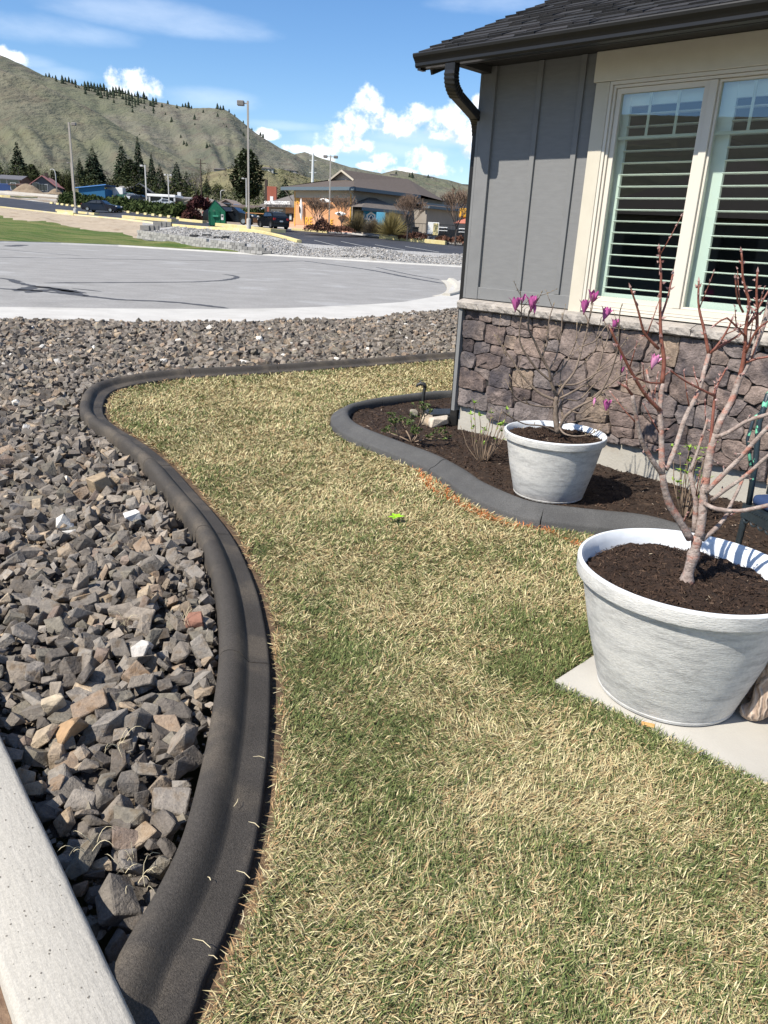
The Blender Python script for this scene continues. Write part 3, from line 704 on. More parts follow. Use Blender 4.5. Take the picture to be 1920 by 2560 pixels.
yr, zr = rp(0, 4.78)[1:]
MB().add([(-.27, yr + .01, zr - .02), (7.45, yr + .01, zr - .02), (7.45, 2 * yr + .455, 2.82), (-.27, 2 * yr + .455, 2.82)], [(0, 1, 2, 3)]).obj('back_slope', m_shing, roof)
MB().add([rp(-.262, .05, -.036), rp(-.262, 4.75, -.036), rp(-.262, 4.75, -.16), rp(-.262, .05, -.16), rp(-.24, .05, -.036), rp(-.24, 4.75, -.036), rp(-.24, 4.75, -.16), rp(-.24, .05, -.16)], [(0, 1, 2, 3), (7, 6, 5, 4), (0, 4, 5, 1), (3, 2, 6, 7), (0, 3, 7, 4)]).obj('rake_board', m_soff, roof)
rs2 = random.Random(9); cnt = 0; rest = MB(); EXP = .137
for c in range(35):
    u0 = c * EXP - .0; x = -.30 - rs2.uniform(0, .14)
    while x < 7.5:
        w = rs2.choice([.12, .16, .2, .24]); x0, x1 = max(x, -.30 - rs2.uniform(0, .012)), min(x + w, 7.47); x += w
        if x1 - x0 < .03: continue
        th = rs2.choice([.007, .012, .016]); j = rs2.uniform(-.004, .004)
        # wedge lying on the course above it
        V = [rp(x0 + .003, u0 + j, .004), rp(x1 - .003, u0 + j, .004), rp(x1 - .003, u0 + EXP + .03, -.001), rp(x0 + .003, u0 + EXP + .03, -.001),
             rp(x0 + .003, u0 + j, .004 + th), rp(x1 - .003, u0 + j, .004 + th), rp(x1 - .003, u0 + EXP + .03, .003), rp(x0 + .003, u0 + EXP + .03, .003)]
        Fs = [(0, 3, 2, 1), (4, 5, 6, 7), (0, 1, 5, 4), (1, 2, 6, 5), (2, 3, 7, 6), (3, 0, 4, 7)]
        if cnt < 290 and c < 17 and x0 < 4.4 - c * .17 and (x0 < 3.1):
            MB().add(V, Fs).obj('shingle', m_shing, roof); cnt += 1
        else: rest.add(V, Fs)
tag(rest.obj('shingle_field', m_shing, roof), kind='stuff')

# a neighbour's house across the lawn behind the photographer (it shows in the window glass)
nb = thing('neighbour_house', 'neighbouring brown roofed house behind the photographer, mirrored in the window', 'house', (-27, -8, 0), math.radians(20))
MB().box(-7, 7, -5, 5, -.3, 2.9).obj('wall', mat('neighbour_wall', (.22, .19, .16), (.26, .23, .19), 2), nb)
MB().add([(-7.6, -5.6, 2.8), (7.6, -5.6, 2.8), (7.6, 5.6, 2.8), (-7.6, 5.6, 2.8), (-4, 0, 5.0), (4, 0, 5.0)], [(0, 1, 5, 4), (1, 2, 5), (2, 3, 4, 5), (3, 0, 4), (3, 2, 1, 0)]).obj('roof', mat('neighbour_roof', (.075, .055, .045), (.10, .075, .06), 3), nb)
for x in (-4, 0, 4): MB().box(x - .7, x + .7, 5.0, 5.03, 1.0, 2.2).obj('window', m_black, nb); MB().box(7.0, 7.03, x * .8 - .6, x * .8 + .6, 1.0, 2.2).obj('window', m_black, nb)

# ================================================================== YARD
def gp(pts, z=0.0): return [ground(x * K, y * K, z)[:2] for x, y in pts]
inner_px = [(400, 2212), (440, 2110), (500, 1980), (545, 1850), (570, 1700), (582, 1560), (582, 1420), (562, 1300), (530, 1210), (490, 1140), (430, 1070), (365, 1000), (300, 950), (243, 915), (222, 885), (237, 848), (290, 830), (400, 815), (560, 806), (800, 789), (997, 774)]
inner = spline([(-.62, .66), (-.44, .92)] + [tuple(p) for p in gp(inner_px, .02)] + [(2.6, 12.0), (5.2, 13.3)], .04)
def offset(line, d):     # + to the right of travel
    t = np.gradient(line, axis=0); t /= np.linalg.norm(t, axis=1, keepdims=True) + 1e-9
    return line + np.stack([t[:, 1], -t[:, 0]], 1) * d
outer = offset(inner, -.188)
bed_px = [(997, 853), (930, 857), (850, 866), (772, 878), (728, 891), (714, 912), (740, 940), (820, 975), (900, 1006), (960, 1040), (1000, 1069), (1080, 1108), (1150, 1128), (1250, 1141), (1310, 1147)]
bedl = spline([(2.1, 9.6), (1.4, 8.85)] + [tuple(p) for p in gp(bed_px, .02)] + [(1.50, 4.16), (1.64, 3.98), (1.70, 3.80)], .04)
bed_in = offset(bedl, -.085)
m_curb = mat('curb_charcoal', (.048, .042, .036), (.066, .058, .050), 5, .8, .8, 300, c3=(.098, .082, .064), s3=3.1, f3=(.48, .66), bdist=.004, spec=.3, grain=(210, .5))
m_curb2 = mat('curb_grey', (.064, .063, .062), (.086, .085, .083), 5, .82, .8, 300, c3=(.105, .103, .10), s3=2.0, f3=(.5, .72), bdist=.004, spec=.3, grain=(180, .4))
def curb(name, label, line, prof, cuts, m):
    th = thing(name, label, 'garden edging', (0, 0, 0)); ids = [0] + sorted(int(np.argmin(np.hypot(line[:, 0] - c[0], line[:, 1] - c[1]))) for c in cuts) + [len(line) - 1]
    for a, b in zip(ids[:-1], ids[1:]):
        P = [A_(p) for p in line[a:b + 1]]
        if len(P) < 2: continue
        P[0] = P[0] + (P[1] - P[0]) * .09; P[-1] = P[-1] + (P[-2] - P[-1]) * .09
        mb = MB(); mb.sweep([(p[0], p[1], .004 * mnoise.noise(Vector((p[0] * 2, p[1] * 2, 1)))) for p in P], [(x + 0, z) for x, z in prof])
        mb.obj('curb_section', m, th, smooth=True, angle=50)
    return th
lp = [(0, -.10), (0, .010), (-.004, .017), (-.012, .021), (-.074, .0285), (-.079, .031), (-.089, .043), (-.104, .063), (-.118, .076), (-.136, .084), (-.156, .085), (-.172, .079), (-.183, .066), (-.189, .045), (-.192, -.10)]
cuts = gp([(582, 1430), (495, 1152), (372, 1005), (228, 880), (420, 813), (610, 803), (800, 789)], .02)
curb('lawn_edging', 'dark charcoal concrete mowing curb winding between the stones and the lawn', inner, lp, cuts, m_curb)
bp = [(0, -.10), (0, .030), (-.004, .040), (-.014, .048), (-.045, .058), (-.070, .076), (-.090, .094), (-.112, .103), (-.135, .102), (-.152, .092), (-.162, .072), (-.166, .04), (-.168, -.10)]
curb('bed_edging', 'grey concrete curb curling round the mulched bed by the house', bedl, bp, gp([(930, 1018), (1165, 1132), (742, 905), (800, 872)], .02), m_curb2)

# concrete strip, bottom left
m_strip = mat('broomed_concrete', (.375, .352, .305), (.425, .40, .35), 70, .9, .5, 110, coord='Object', stretch=(1, .12, 1), detail=9, thr=(.2, .8), c3=(.33, .31, .27), s3=9, f3=(.62, .74), bdist=.004, bstretch=(1, .22, 1), grain=(190, .16))
u_ = A_([-.62, .78]) / np.linalg.norm([.62, .78]); n_ = A_([u_[1], -u_[0]])
E0 = A_([-.42, 1.06])
pathp = MB(); a0, a1 = E0 - u_ * 3.0, E0 + u_ * 9.0; wd = .187
prof = [(-wd, -.2), (-wd, .085), (-wd + .006, .094), (-wd + .016, .098), (-.016, .098), (-.006, .094), (0, .085), (0, -.2)]
pathp.sweep([(.0025 * mnoise.noise(Vector((t * 3, 0, 5))) + .0015 * mnoise.noise(Vector((t * 14, 0, 5))), t, 0) for t in np.linspace(-3, 9, 400)], prof, cap=True)
ks = pathp.obj('kerb_strip', m_strip, smooth=True, angle=40); ks.location = (E0[0], E0[1], 0); ks.rotation_euler = (0, 0, math.atan2(u_[1], u_[0]) - math.pi / 2); tag(ks, kind='structure')
pit = MB(); rp_ = random.Random(77)
for _ in range(260):
    x_, y_, r_ = -wd + .02 + rp_.random() * (wd - .04), rp_.uniform(-.35, 1.7), rp_.choice([.0008, .001, .0013, .0022])
    pit.add([(x_ + r_ * rp_.uniform(.6, 1.4) * math.cos(a), y_ + r_ * rp_.uniform(.6, 1.6) * math.sin(a), .0988) for a in (0, .9, 1.8, 2.7, 3.6, 4.5, 5.4)], [tuple(range(7))])
pt_o = pit.obj('surface_pits', mat('pit_dark', (.10, .09, .075), (.2, .18, .15), 90), ks); tag(pt_o, kind='stuff')
a0b, a1b = a0 - n_ * (wd + .17), a1 - n_ * (wd + .17)
tag(MB().add([(*a0b, .03), (*(a0 - n_ * wd), .03), (*(a1 - n_ * wd), .03), (*a1b, .03)], [(0, 1, 2, 3)]).obj('soil_strip', mat('soil_reddish', (.12, .075, .05), (.22, .15, .10), 30, .95, .8, 60), None), kind='structure')
MBq = MB(); MBq.add([(*(a0b - n_ * 3), .09), (*(a0b), .09), (*(a1b), .09), (*(a1b - n_ * 3), .09), (*(a0b), -.1), (*(a1b), -.1)], [(0, 1, 2, 3), (1, 4, 5, 2)])
tag(MBq.obj('driveway', m_side), kind='structure')

# patio slab by the house
C0 = A_([.671, 2.542]); hs2, hd2 = hs_[:2], hd_[:2]
slab_poly = [C0, C0 + hs2 * 4.5, C0 + hs2 * 4.5 + hd2 * 1.42, C0 + hd2 * 1.42]
m_slab = mat('patio_concrete', (.38, .36, .32), (.465, .445, .40), 1.8, .88, .25, 110, c3=(.35, .30, .22), s3=3.2, f3=(.62, .8), bdist=.003)
bm = bmesh.new()
vs = [bm.verts.new((*p, 0.012)) for p in slab_poly]; fce = bm.faces.new(vs); ex = bmesh.ops.extrude_face_region(bm, geom=[fce])
for v in ex['geom']:
    if isinstance(v, bmesh.types.BMVert): v.co.z = -.12
bm.normal_update(); bmesh.ops.recalc_face_normals(bm, faces=bm.faces[:])
bmesh.ops.bevel(bm, geom=[e for e in bm.edges if all(v.co.z > 0 for v in e.verts)], offset=.008, segments=3, affect='EDGES')
tag(MB().bm(bm).obj('patio', m_slab), kind='structure')

# --- lawn ground
side = [A_(HP[:2]) + hd2 * 5.5 - hs2 * .05, A_(HP[:2]) + hd2 * 1.4 - hs2 * .05]
lawn_poly = np.vstack([offset(inner, .012), side[0][None], bedl[0][None] , bedl[:-6] , (C0 + hd2 * 1.35)[None], C0[None], (C0 + hs2 * 3.2)[None], [[3.2, -1.0]], [[-.5, -1.0]]])
def grid_mask(poly, x0, x1, y0, y1, st, zf, name, m, holes=()):
    xs_, ys_ = np.arange(x0, x1, st), np.arange(y0, y1, st); X, Y = np.meshgrid(xs_, ys_, indexing='ij')
    ok = inside(X.ravel(), Y.ravel(), poly)
    for h in holes: ok &= ~inside(X.ravel(), Y.ravel(), h)
    ok = ok.reshape(X.shape); Z = zf(X, Y); idx = np.arange(X.size).reshape(X.shape)
    c = ok[:-1, :-1] & ok[1:, :-1] & ok[:-1, 1:] & ok[1:, 1:]
    Fq = np.stack([idx[:-1, :-1][c], idx[1:, :-1][c], idx[1:, 1:][c], idx[:-1, 1:][c]], 1)
    used = np.unique(Fq); mp = np.full(X.size, -1); mp[used] = np.arange(len(used))
    V = np.stack([X.ravel(), Y.ravel(), Z.ravel()], 1)[used]
    return np_mesh(name, V, mp[Fq], m, smooth=True)
m_thatch = mat('thatch', (.115, .085, .038), (.24, .19, .095), 26, .95, .9, 110, c3=(.05, .065, .02), s3=2.2, f3=(.5, .7), bdist=.01)
def lawn_z(X, Y): return .012 * (fbm2(X, Y, 1.3, 3, 4) - .5)
lg = grid_mask(np.vstack([offset(inner, .055), lawn_poly[len(inner):]]), -3.4, 5.5, -1.0, 13.4, .03, lawn_z, 'lawn_soil', m_thatch); tag(lg, kind='structure')
m_soil = mat('trench_soil', (.055, .036, .024), (.15, .10, .06), 35, .95, .9, 70, bdist=.01)
tag(grid_mask(np.vstack([offset(inner, -.1), side[0][None], side[1][None], [[3.5, -2]], [[-1.5, -2]]]), -3.6, 5.5, -2, 13.4, .06, lambda X, Y: -.014 + .014 * (fbm2(X, Y, 9, 3, 44) - .5), 'yard_soil', m_soil), kind='structure')

# --- lawn blades (one mass nobody could count)
oline = spline([ground(800 + x * .6751, 650 + y * .6751)[:2] for x, y in [(335, 752), (375, 795), (415, 855), (480, 885), (540, 918), (620, 955), (700, 985), (790, 988), (880, 1022), (965, 1058)]], .05)
oline2 = spline([ground(800 + x * .6751, 650 + y * .6751)[:2] for x, y in [(450, 800), (458, 835), (485, 885)]], .04)
def blades():
    pts = []
    bands = [(0.6, 1.6), (1.6, 2.1), (2.1, 2.7), (2.7, 3.5), (3.5, 4.5), (4.5, 6), (6, 8), (8, 10.5), (10.5, 14)]
    for lo, hi in bands:
        d = (lo + hi) / 2; sc = max(1.0, d / 2.0)
        dens = 54000 / sc ** 1.62
        x0, x1 = -.55 * hi - .4, .85 * hi + .5; x0, x1 = max(x0, -3.3), min(x1, 5.2)
        nn = int((x1 - x0) * (hi - lo) * dens)
        px = rng.uniform(x0, x1, nn); py = rng.uniform(lo, hi, nn)
        ok = inside(px, py, lawn_poly)
        # only where this camera, or one a step aside, could look
        ok &= (px > -.62 * py - .75) & (px < .66 * py + 1.0)
        px, py = px[ok], py[ok]
        pts.append(np.stack([px, py, np.full(len(px), sc)], 1))
    P = np.concatenate(pts); x, y, sc = P.T; n = len(P)
    de = poly_dist(x, y, inner[::3]); db = poly_dist(x, y, bedl[::3])
    edge = np.minimum(de, db)
    e1 = .012 + .042 * fbm2(x, y, 11, 3, 33)
    keep = (de > e1) & (db > .02 + .02 * fbm2(x, y, 9, 2, 3))
    bare = fbm2(x, y, 7, 3, 91)
    keep &= ~((bare > .66) & (rng.random(n) < .45))
    x, y, sc, de, db, edge = x[keep], y[keep], sc[keep], de[keep], db[keep], edge[keep]; n = len(x)
    big = fbm2(x, y, .75, 3, 51); mid = fbm2(x, y, 3.2, 3, 52); fine = fbm2(x, y, 13, 2, 53)
    # greener towards the slab and near the bottom of the lawn, paler in the middle distance
    sd = poly_dist(x, y, np.array([C0 - hs2 * .1, C0 + hs2 * 3])); sd2 = poly_dist(x, y, np.array([C0, C0 + hd2 * 1.4]))
    ps = .66 + .50 * (big - .5) + .75 * (mid - .5) + .8 * (fine - .5)
    ps += -.38 * np.exp(-(np.minimum(sd, sd2) / .16) ** 2) - .10 * np.exp(-(de / .25) ** 2) + .12 * np.clip((y - 3) / 2, 0, 1)
    ps += .5 * np.exp(-(de / .055) ** 2)
    for gx, gy, gr in [(520, 902, .22), (300, 925, .16), (745, 1395, .2), (1200, 1420, .25), (620, 1460, .2), (760, 1640, .25), (1290, 1390, .25), (330, 940, .2), (860, 1830, .2)]:
        c = ground(gx * K, gy * K); ps -= .34 * np.exp(-((x - c[0]) ** 2 + (y - c[1]) ** 2) / gr ** 2)
    straw = rng.random(n) < np.clip(ps, .12, .93)
    L = np.where(straw, rng.uniform(.016, .044, n), rng.uniform(.016, .038, n)) * (1 + .12 * (sc - 1)) * (.8 + .4 * mid)
    wdt = np.where(straw, rng.uniform(.0007, .0016, n), rng.uniform(.0007, .0015, n)) * sc ** .74
    lean = np.where(straw, rng.uniform(.75, 1.50, n), rng.uniform(.35, 1.25, n))
    swirl = fbm2(x, y, 2.2, 2, 77) * 9
    th = rng.uniform(0, 2 * np.pi, n) * .85 + swirl * .6
    dx, dy = np.cos(th), np.sin(th); sx, sy = -dy, dx
    z0 = lawn_z(x, y) + rng.uniform(-.004, .010, n)
    lean2 = np.clip(lean + rng.uniform(-.1, .5, n), 0, 1.62)
    m = np.stack([x + dx * np.sin(lean) * L * .5, y + dy * np.sin(lean) * L * .5, z0 + np.cos(lean) * L * .5], 1)
    t = m + np.stack([dx * np.sin(lean2) * L * .5, dy * np.sin(lean2) * L * .5, np.cos(lean2) * L * .5], 1)
    tw = rng.uniform(-.5, .5, n)
    S = np.stack([sx * np.cos(tw), sy * np.cos(tw), np.sin(tw)], 1) * wdt[:, None]
    b = np.stack([x, y, z0], 1)
    V = np.stack([b - S * .8, b + S * .8, m - S, m + S, t], 1).reshape(-1, 3)
    o = (np.arange(n) * 5)[:, None]
    T = np.concatenate([o + A_([[0, 1, 3]]), o + A_([[0, 3, 2]]), o + A_([[2, 3, 4]])], 0)
    h = rng.random(n)[:, None]; h2 = rng.random(n)[:, None]
    cs = A_([.40, .325, .16]) * (1 - h) + A_([.68, .60, .35]) * h
    cs = np.where(h2 < .22, A_([.42, .29, .15]), cs); cs = np.where(h2 > .84, A_([.36, .345, .16]), cs)
    cg = A_([.065, .098, .030]) * (1 - h) + A_([.165, .195, .065]) * h; cg = np.where(h2 > .85, A_([.22, .245, .085]), cg)
    C = np.where(straw[:, None], cs, cg)
    fr = np.exp(-(de / .04) ** 2)[:, None]; C = np.where((rng.random(n)[:, None] < fr * .9), A_([.40, .25, .125]) * (.6 + .8 * h), C)
    do = np.minimum(poly_dist(x, y, oline), poly_dist(x, y, oline2)); pn = fbm2(x, y, 16, 3, 71)
    po = np.clip(1.0 * np.exp(-(do / .028) ** 2) * (pn * 2.2 - .42), 0, .85)
    C = np.where(rng.random(n)[:, None] < po[:, None], A_([.70, .17, .035]) * (.55 + .45 * h) * .8 + C * .2, C)
    cols = np.repeat(C, 5, axis=0); cols[0::5] *= .7; cols[1::5] *= .7  # blade roots darkened in the colour to stand for shade in the gaps
    return V, T, cols
m_blade = mat('grass_blade', (1, 1, 1), None, rough=.75, attr='tint', spec=.25)
V, T, cols = blades()
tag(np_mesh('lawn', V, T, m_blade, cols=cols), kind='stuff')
print('blades', len(T) // 3)

# --- rock bed
def rock_shape(r, n=13, flat=.55, fine=False):
    """a broken, blocky stone: the hull of a jittered box with a few knocked corners"""
    bm = bmesh.new()
    for sx in (-1, 1):
        for sy in (-1, 1):
            for sz in (-1, 1):
                if r.random() < .16: continue
                j = lambda a: a * r.uniform(.42, 1.0)
                bm.verts.new((j(sx) * .95, j(sy) * .68, j(sz) * flat))
    for _ in range(max(3, n - 8)):
        v = Vector((r.gauss(0, 1), r.gauss(0, 1), r.gauss(0, 1))).normalized() * r.uniform(.85, 1.02); bm.verts.new((v.x, v.y * .78, v.z * flat))
    bmesh.ops.convex_hull(bm, input=bm.verts[:])
    for v in [v for v in bm.verts if not v.link_faces]: bm.verts.remove(v)
    bmesh.ops.dissolve_limit(bm, angle_limit=.26, verts=bm.verts[:], edges=bm.edges[:])
    if fine:
        bmesh.ops.bevel(bm, geom=bm.edges[:], offset=.045, segments=1, affect='EDGES')
    bmesh.ops.triangulate(bm, faces=bm.faces[:])
    if fine:
        sd = r.uniform(0, 99)
        for v in bm.verts: v.co += v.co.normalized() * .07 * mnoise.noise(v.co * 2.3 + Vector((sd, 0, 0)))
    bm.verts.index_update()
    V = A_([v.co[:] for v in bm.verts]); T = A_([[v.index for v in f.verts] for f in bm.faces]); bm.free()
    return V, T
rr = random.Random(3)
SH = [rock_shape(rr, rr.choice([10, 11, 12]), rr.uniform(.30, .66)) for _ in range(40)]
SHF = [rock_shape(rr, rr.choice([10, 11, 12]), rr.uniform(.30, .6), True) for _ in range(40)]
ROCK = A_([[.180, .157, .134], [.225, .193, .160], [.148, .134, .120], [.28, .215, .148], [.125, .110, .098], [.195, .178, .163], [.235, .172, .122], [.33, .262, .182], [.160, .147, .120], [.215, .198, .178], [.098, .087, .078], [.185, .138, .112]])
ROCK = (ROCK * .72 + ROCK.mean(1, keepdims=True) * A_([1.06, 1.0, .93]) * .28) * A_([1.12, 1.09, 1.05])
RP = A_([.17, .11, .16, .04, .14, .11, .04, .02, .09, .06, .10, .03]); RP = RP / RP.sum()
m_rock = mat('crushed_rock', (.70, .70, .70), (1.35, 1.33, 1.28), 34, .92, .8, 85, grain=(140, .18), attr='tint', bdist=.008, detail=7, c3=(.75, .66, .55), s3=17, f3=(.5, .68))
m_rock1 = mat('crushed_rock_single', (.70, .70, .70), (1.35, 1.33, 1.28), 34, .92, .9, 85, grain=(140, .18), bdist=.008, detail=7, c3=(.75, .66, .55), s3=17, f3=(.5, .68),
              rand=[(i / 20, tuple(ROCK[(0, 2, 5, 4, 8, 10, 1, 2, 9, 3, 0, 5, 4, 6, 2, 10, 8, 11, 1, 7)[i]])) for i in range(20)])
for nd in m_rock1.node_tree.nodes:
    if nd.type == 'VALTORGB': nd.color_ramp.interpolation = 'CONSTANT'
m_rbase = mat('rock_bed_soil', (.05, .042, .036), (.09, .078, .066), 30, .95, .9, 60, bdist=.02)
edge_a, edge_b = E0 - u_ * .9, E0 + u_ * 9
rock_poly = np.vstack([offset(inner, -.195), sn[::-1], edge_b[None], edge_a[None]])
def bed_z(X, Y): return -.055 + .05 * np.clip((Y - 1.4) / 1.6, 0, 1) + .05 * (fbm2(X, Y, 1.1, 2, 15) - .5) + .03 * np.clip((Y - 8) / 6, 0, 1)
rock_bed = tag(grid_mask(rock_poly, -12, 6, .4, 24, .1, lambda X, Y: bed_z(X, Y) - .032, 'rock_bed', m_rbase), kind='structure')
def rot_mats(n):
    q = rng.normal(size=(n, 4)); q[:, 1:3] *= .38; q /= np.linalg.norm(q, axis=1, keepdims=True); w, x, y, z = q.T
    return np.stack([np.stack([1 - 2 * (y * y + z * z), 2 * (x * y - z * w), 2 * (x * z + y * w)], 1), np.stack([2 * (x * y + z * w), 1 - 2 * (x * x + z * z), 2 * (y * z - x * w)], 1), np.stack([2 * (x * z - y * w), 2 * (y * z + x * w), 1 - 2 * (x * x + y * y)], 1)], 1)
st = .050
gx, gy = np.meshgrid(np.arange(-12, 6, st), np.arange(.5, 23, st), indexing='ij')
x = gx.ravel() + rng.uniform(-.03, .03, gx.size); y = gy.ravel() + rng.uniform(-.03, .03, gx.size)
ok = inside(x, y, rock_poly) & (x > -.64 * y - .8) & (x < .62 * y + 1) & (rng.random(len(x)) < np.clip(1.25 - y * .035, .55, 1))
x, y = x[ok], y[ok]; n = len(x)
dc = poly_dist(x, y, outer[::3]); dsw = poly_dist(x, y, np.array([edge_a, edge_b]))
size = np.clip(rng.lognormal(math.log(.040), .36, n), .018, .080) * (1 + .2 * (fbm2(x, y, .8, 2, 6) - .5))
# sizes near the corner by the kerb strip run larger, as the bed is cleaner there
size = np.minimum(size, .066) * (1 + .06 * np.exp(-((y - 1.7) / .7) ** 2))
size = np.minimum(size, np.maximum(.018, np.minimum(dc, dsw) * .95 + .006))
size *= np.where(y > 9, 1.12, 1.0)
z = bed_z(x, y) + rng.uniform(-.012, .034, n) + (size - .04) * .35
ci = rng.choice(12, n, p=RP); colr = ROCK[ci] * rng.uniform(.72, 1.3, (n, 1)); white = rng.random(n) < .006; colr[white] = (.62, .60, .56)
sh = rng.integers(0, 40, n); RM = rot_mats(n)
# the 300 that show largest are objects of their own
dist = np.sqrt(x * x + y * y + (z - EYE) ** 2); big = size / dist * np.where(z > bed_z(x, y) + .003, 1.0, .55)
pxy = A_([proj((a, b, c)) for a, b, c in zip(x, y, z)]); vis = (pxy[:, 0] > -20) & (pxy[:, 0] < 1930) & (pxy[:, 1] < 2570)
order = np.argsort(-(big * vis)); single = order[:298]; rest = np.setdiff1d(np.arange(n), single)
rmesh = []
for k in range(40):
    V0, T0 = SHF[k]; me = bpy.data.meshes.new('rock'); me.from_pydata(V0.tolist(), [], T0.tolist()); me.materials.append(m_rock1); rmesh.append(me)
for i in single:
    o = link('rock', rmesh[sh[i]], rock_bed); M = Matrix(RM[i].tolist()).to_4x4()
    o.matrix_local = Matrix.Translation((x[i], y[i], z[i])) @ M @ Matrix.Scale(float(size[i]), 4)
Vs, Ts, Cs, off = [], [], [], 0
for k in range(40):
    ids = rest[sh[rest] == k]
    if not len(ids): continue
    V0, T0 = SH[k]; W_ = np.einsum('nij,vj->nvi', RM[ids], V0) * size[ids][:, None, None] + np.stack([x[ids], y[ids], z[ids]], 1)[:, None, :]
    Vs.append(W_.reshape(-1, 3)); Ts.append((T0[None] + (np.arange(len(ids)) * len(V0))[:, None, None]).reshape(-1, 3) + off); off += W_.shape[0] * len(V0)
    Cs.append(np.repeat(colr[ids], len(V0), axis=0))
nf = 15000; fx = rng.uniform(-3.2, .2, nf); fy = rng.uniform(.8, 6.0, nf); okf = inside(fx, fy, rock_poly) & (fx > -.64 * fy - .6); fx, fy = fx[okf], fy[okf]
fs = rng.uniform(.006, .017, len(fx)); fz = bed_z(fx, fy) - .030 + rng.uniform(0, .022, len(fx)); fk = rng.integers(0, 40, len(fx)); FR = rot_mats(len(fx)); fc_ = ROCK[rng.choice(12, len(fx), p=RP)] * rng.uniform(.7, 1.2, (len(fx), 1))
for k in range(40):
    ids = np.where(fk == k)[0]
    if not len(ids): continue
    V0, T0 = SH[k]; W_ = np.einsum('nij,vj->nvi', FR[ids], V0) * fs[ids][:, None, None] + np.stack([fx[ids], fy[ids], fz[ids]], 1)[:, None, :]
    Vs.append(W_.reshape(-1, 3)); Ts.append((T0[None] + (np.arange(len(ids)) * len(V0))[:, None, None]).reshape(-1, 3) + off); off += W_.shape[0] * len(V0); Cs.append(np.repeat(fc_[ids], len(V0), axis=0))
tag(np_mesh('rocks', np.concatenate(Vs), np.concatenate(Ts), m_rock, rock_bed, cols=np.concatenate(Cs)), kind='stuff')
print('rocks', n, sum(len(t) for t in Ts))
# a few stones that stand out
def lone_rock(label, px, py, s, col, zc=.05, flat=.6, seed=1, grp=None, nm='rock'):
    r = random.Random(seed); V0, T0 = rock_shape(r, 14, flat, True); p = ground(px * K, py * K, zc); o = link(nm, bpy.data.meshes.new(nm))
    o.data.from_pydata((V0 * s).tolist(), [], T0.tolist()); o.data.materials.append(mat('rock_' + str(seed), tuple(c * .8 for c in col), tuple(min(.8, c * 1.2) for c in col), 25, .9, .6, 70, bdist=.01))
    o.location = (p[0], p[1], zc); o.rotation_euler = (r.uniform(-.3, .3), r.uniform(-.3, .3), r.uniform(0, 6)); return tag(o, label, 'rock', grp)
lone_rock('rounded tan boulder, the largest stone at the top of the dark rock bed', 215, 1045, .095, (.34, .26, .17), .06, .8, 101)
lone_rock('white quartz stone lying among the dark rocks left of the curb', 286, 1116, .055, (.62, .60, .57), .05, .6, 102)
lone_rock('rough orange tan stone with a flat top near the concrete strip', 152, 1578, .072, (.36, .235, .13), .03, .55, 103)
lone_rock('pale cream stone beside the left edge of the picture, above the concrete strip', 115, 1520, .045, (.46, .38, .27), .03, .8, 104)
lone_rock('reddish stone speckled with lichen near the charcoal curb', 420, 1338, .05, (.26, .13, .09), .05, .5, 105)
lone_rock('white and grey veined stone in the middle of the near rocks', 310, 1398, .055, (.55, .51, .46), .05, .5, 106)
# dry weed stems between the rocks
dw = MB(); rw = random.Random(8)
for (px, py) in [(395, 1345), (270, 1620), (290, 1870), (300, 1905), (195, 1830), (60, 1075), (265, 1350)]:
    c = ground(px * K, py * K, .04)
    for k in range(6):
        a = rw.uniform(0, 6.3); l = rw.uniform(.025, .075); bend = rw.uniform(-.9, .9); p0 = Vector((c[0] + rw.uniform(-.03, .03), c[1] + rw.uniform(-.03, .03), .045))
        dw.tube([p0 + Vector((math.cos(a + bend * t) * l * t, math.sin(a + bend * t) * l * t, .05 * l / .07 * math.sin(t * 2.4))) for t in (0, .2, .4, .6, .8, 1)], [.0010, .0010, .0009, .0008, .0007, .0004], 3)
for (px, py) in [(455, 2050), (470, 2075), (560, 1790), (505, 1745), (540, 1900), (572, 1640), (590, 1500), (455, 1905), (520, 2000), ]:
    c = ground(px * K, py * K, .04); a = rw.uniform(0, 3.1); l = rw.uniform(.006, .022) * (1.6 if py == 2050 else 1); p0 = Vector((c[0], c[1], .045))
    dw.tube([p0, p0 + Vector((math.cos(a) * l, math.sin(a) * l, .002)), p0 + Vector((math.cos(a + .2) * 2 * l, math.sin(a + .2) * 2 * l, 0))], [.0010, .0012, .0006], 3)
tag(dw.obj('dry_grass', mat('straw', (.50, .42, .26), (.62, .54, .36), 30)), kind='stuff')

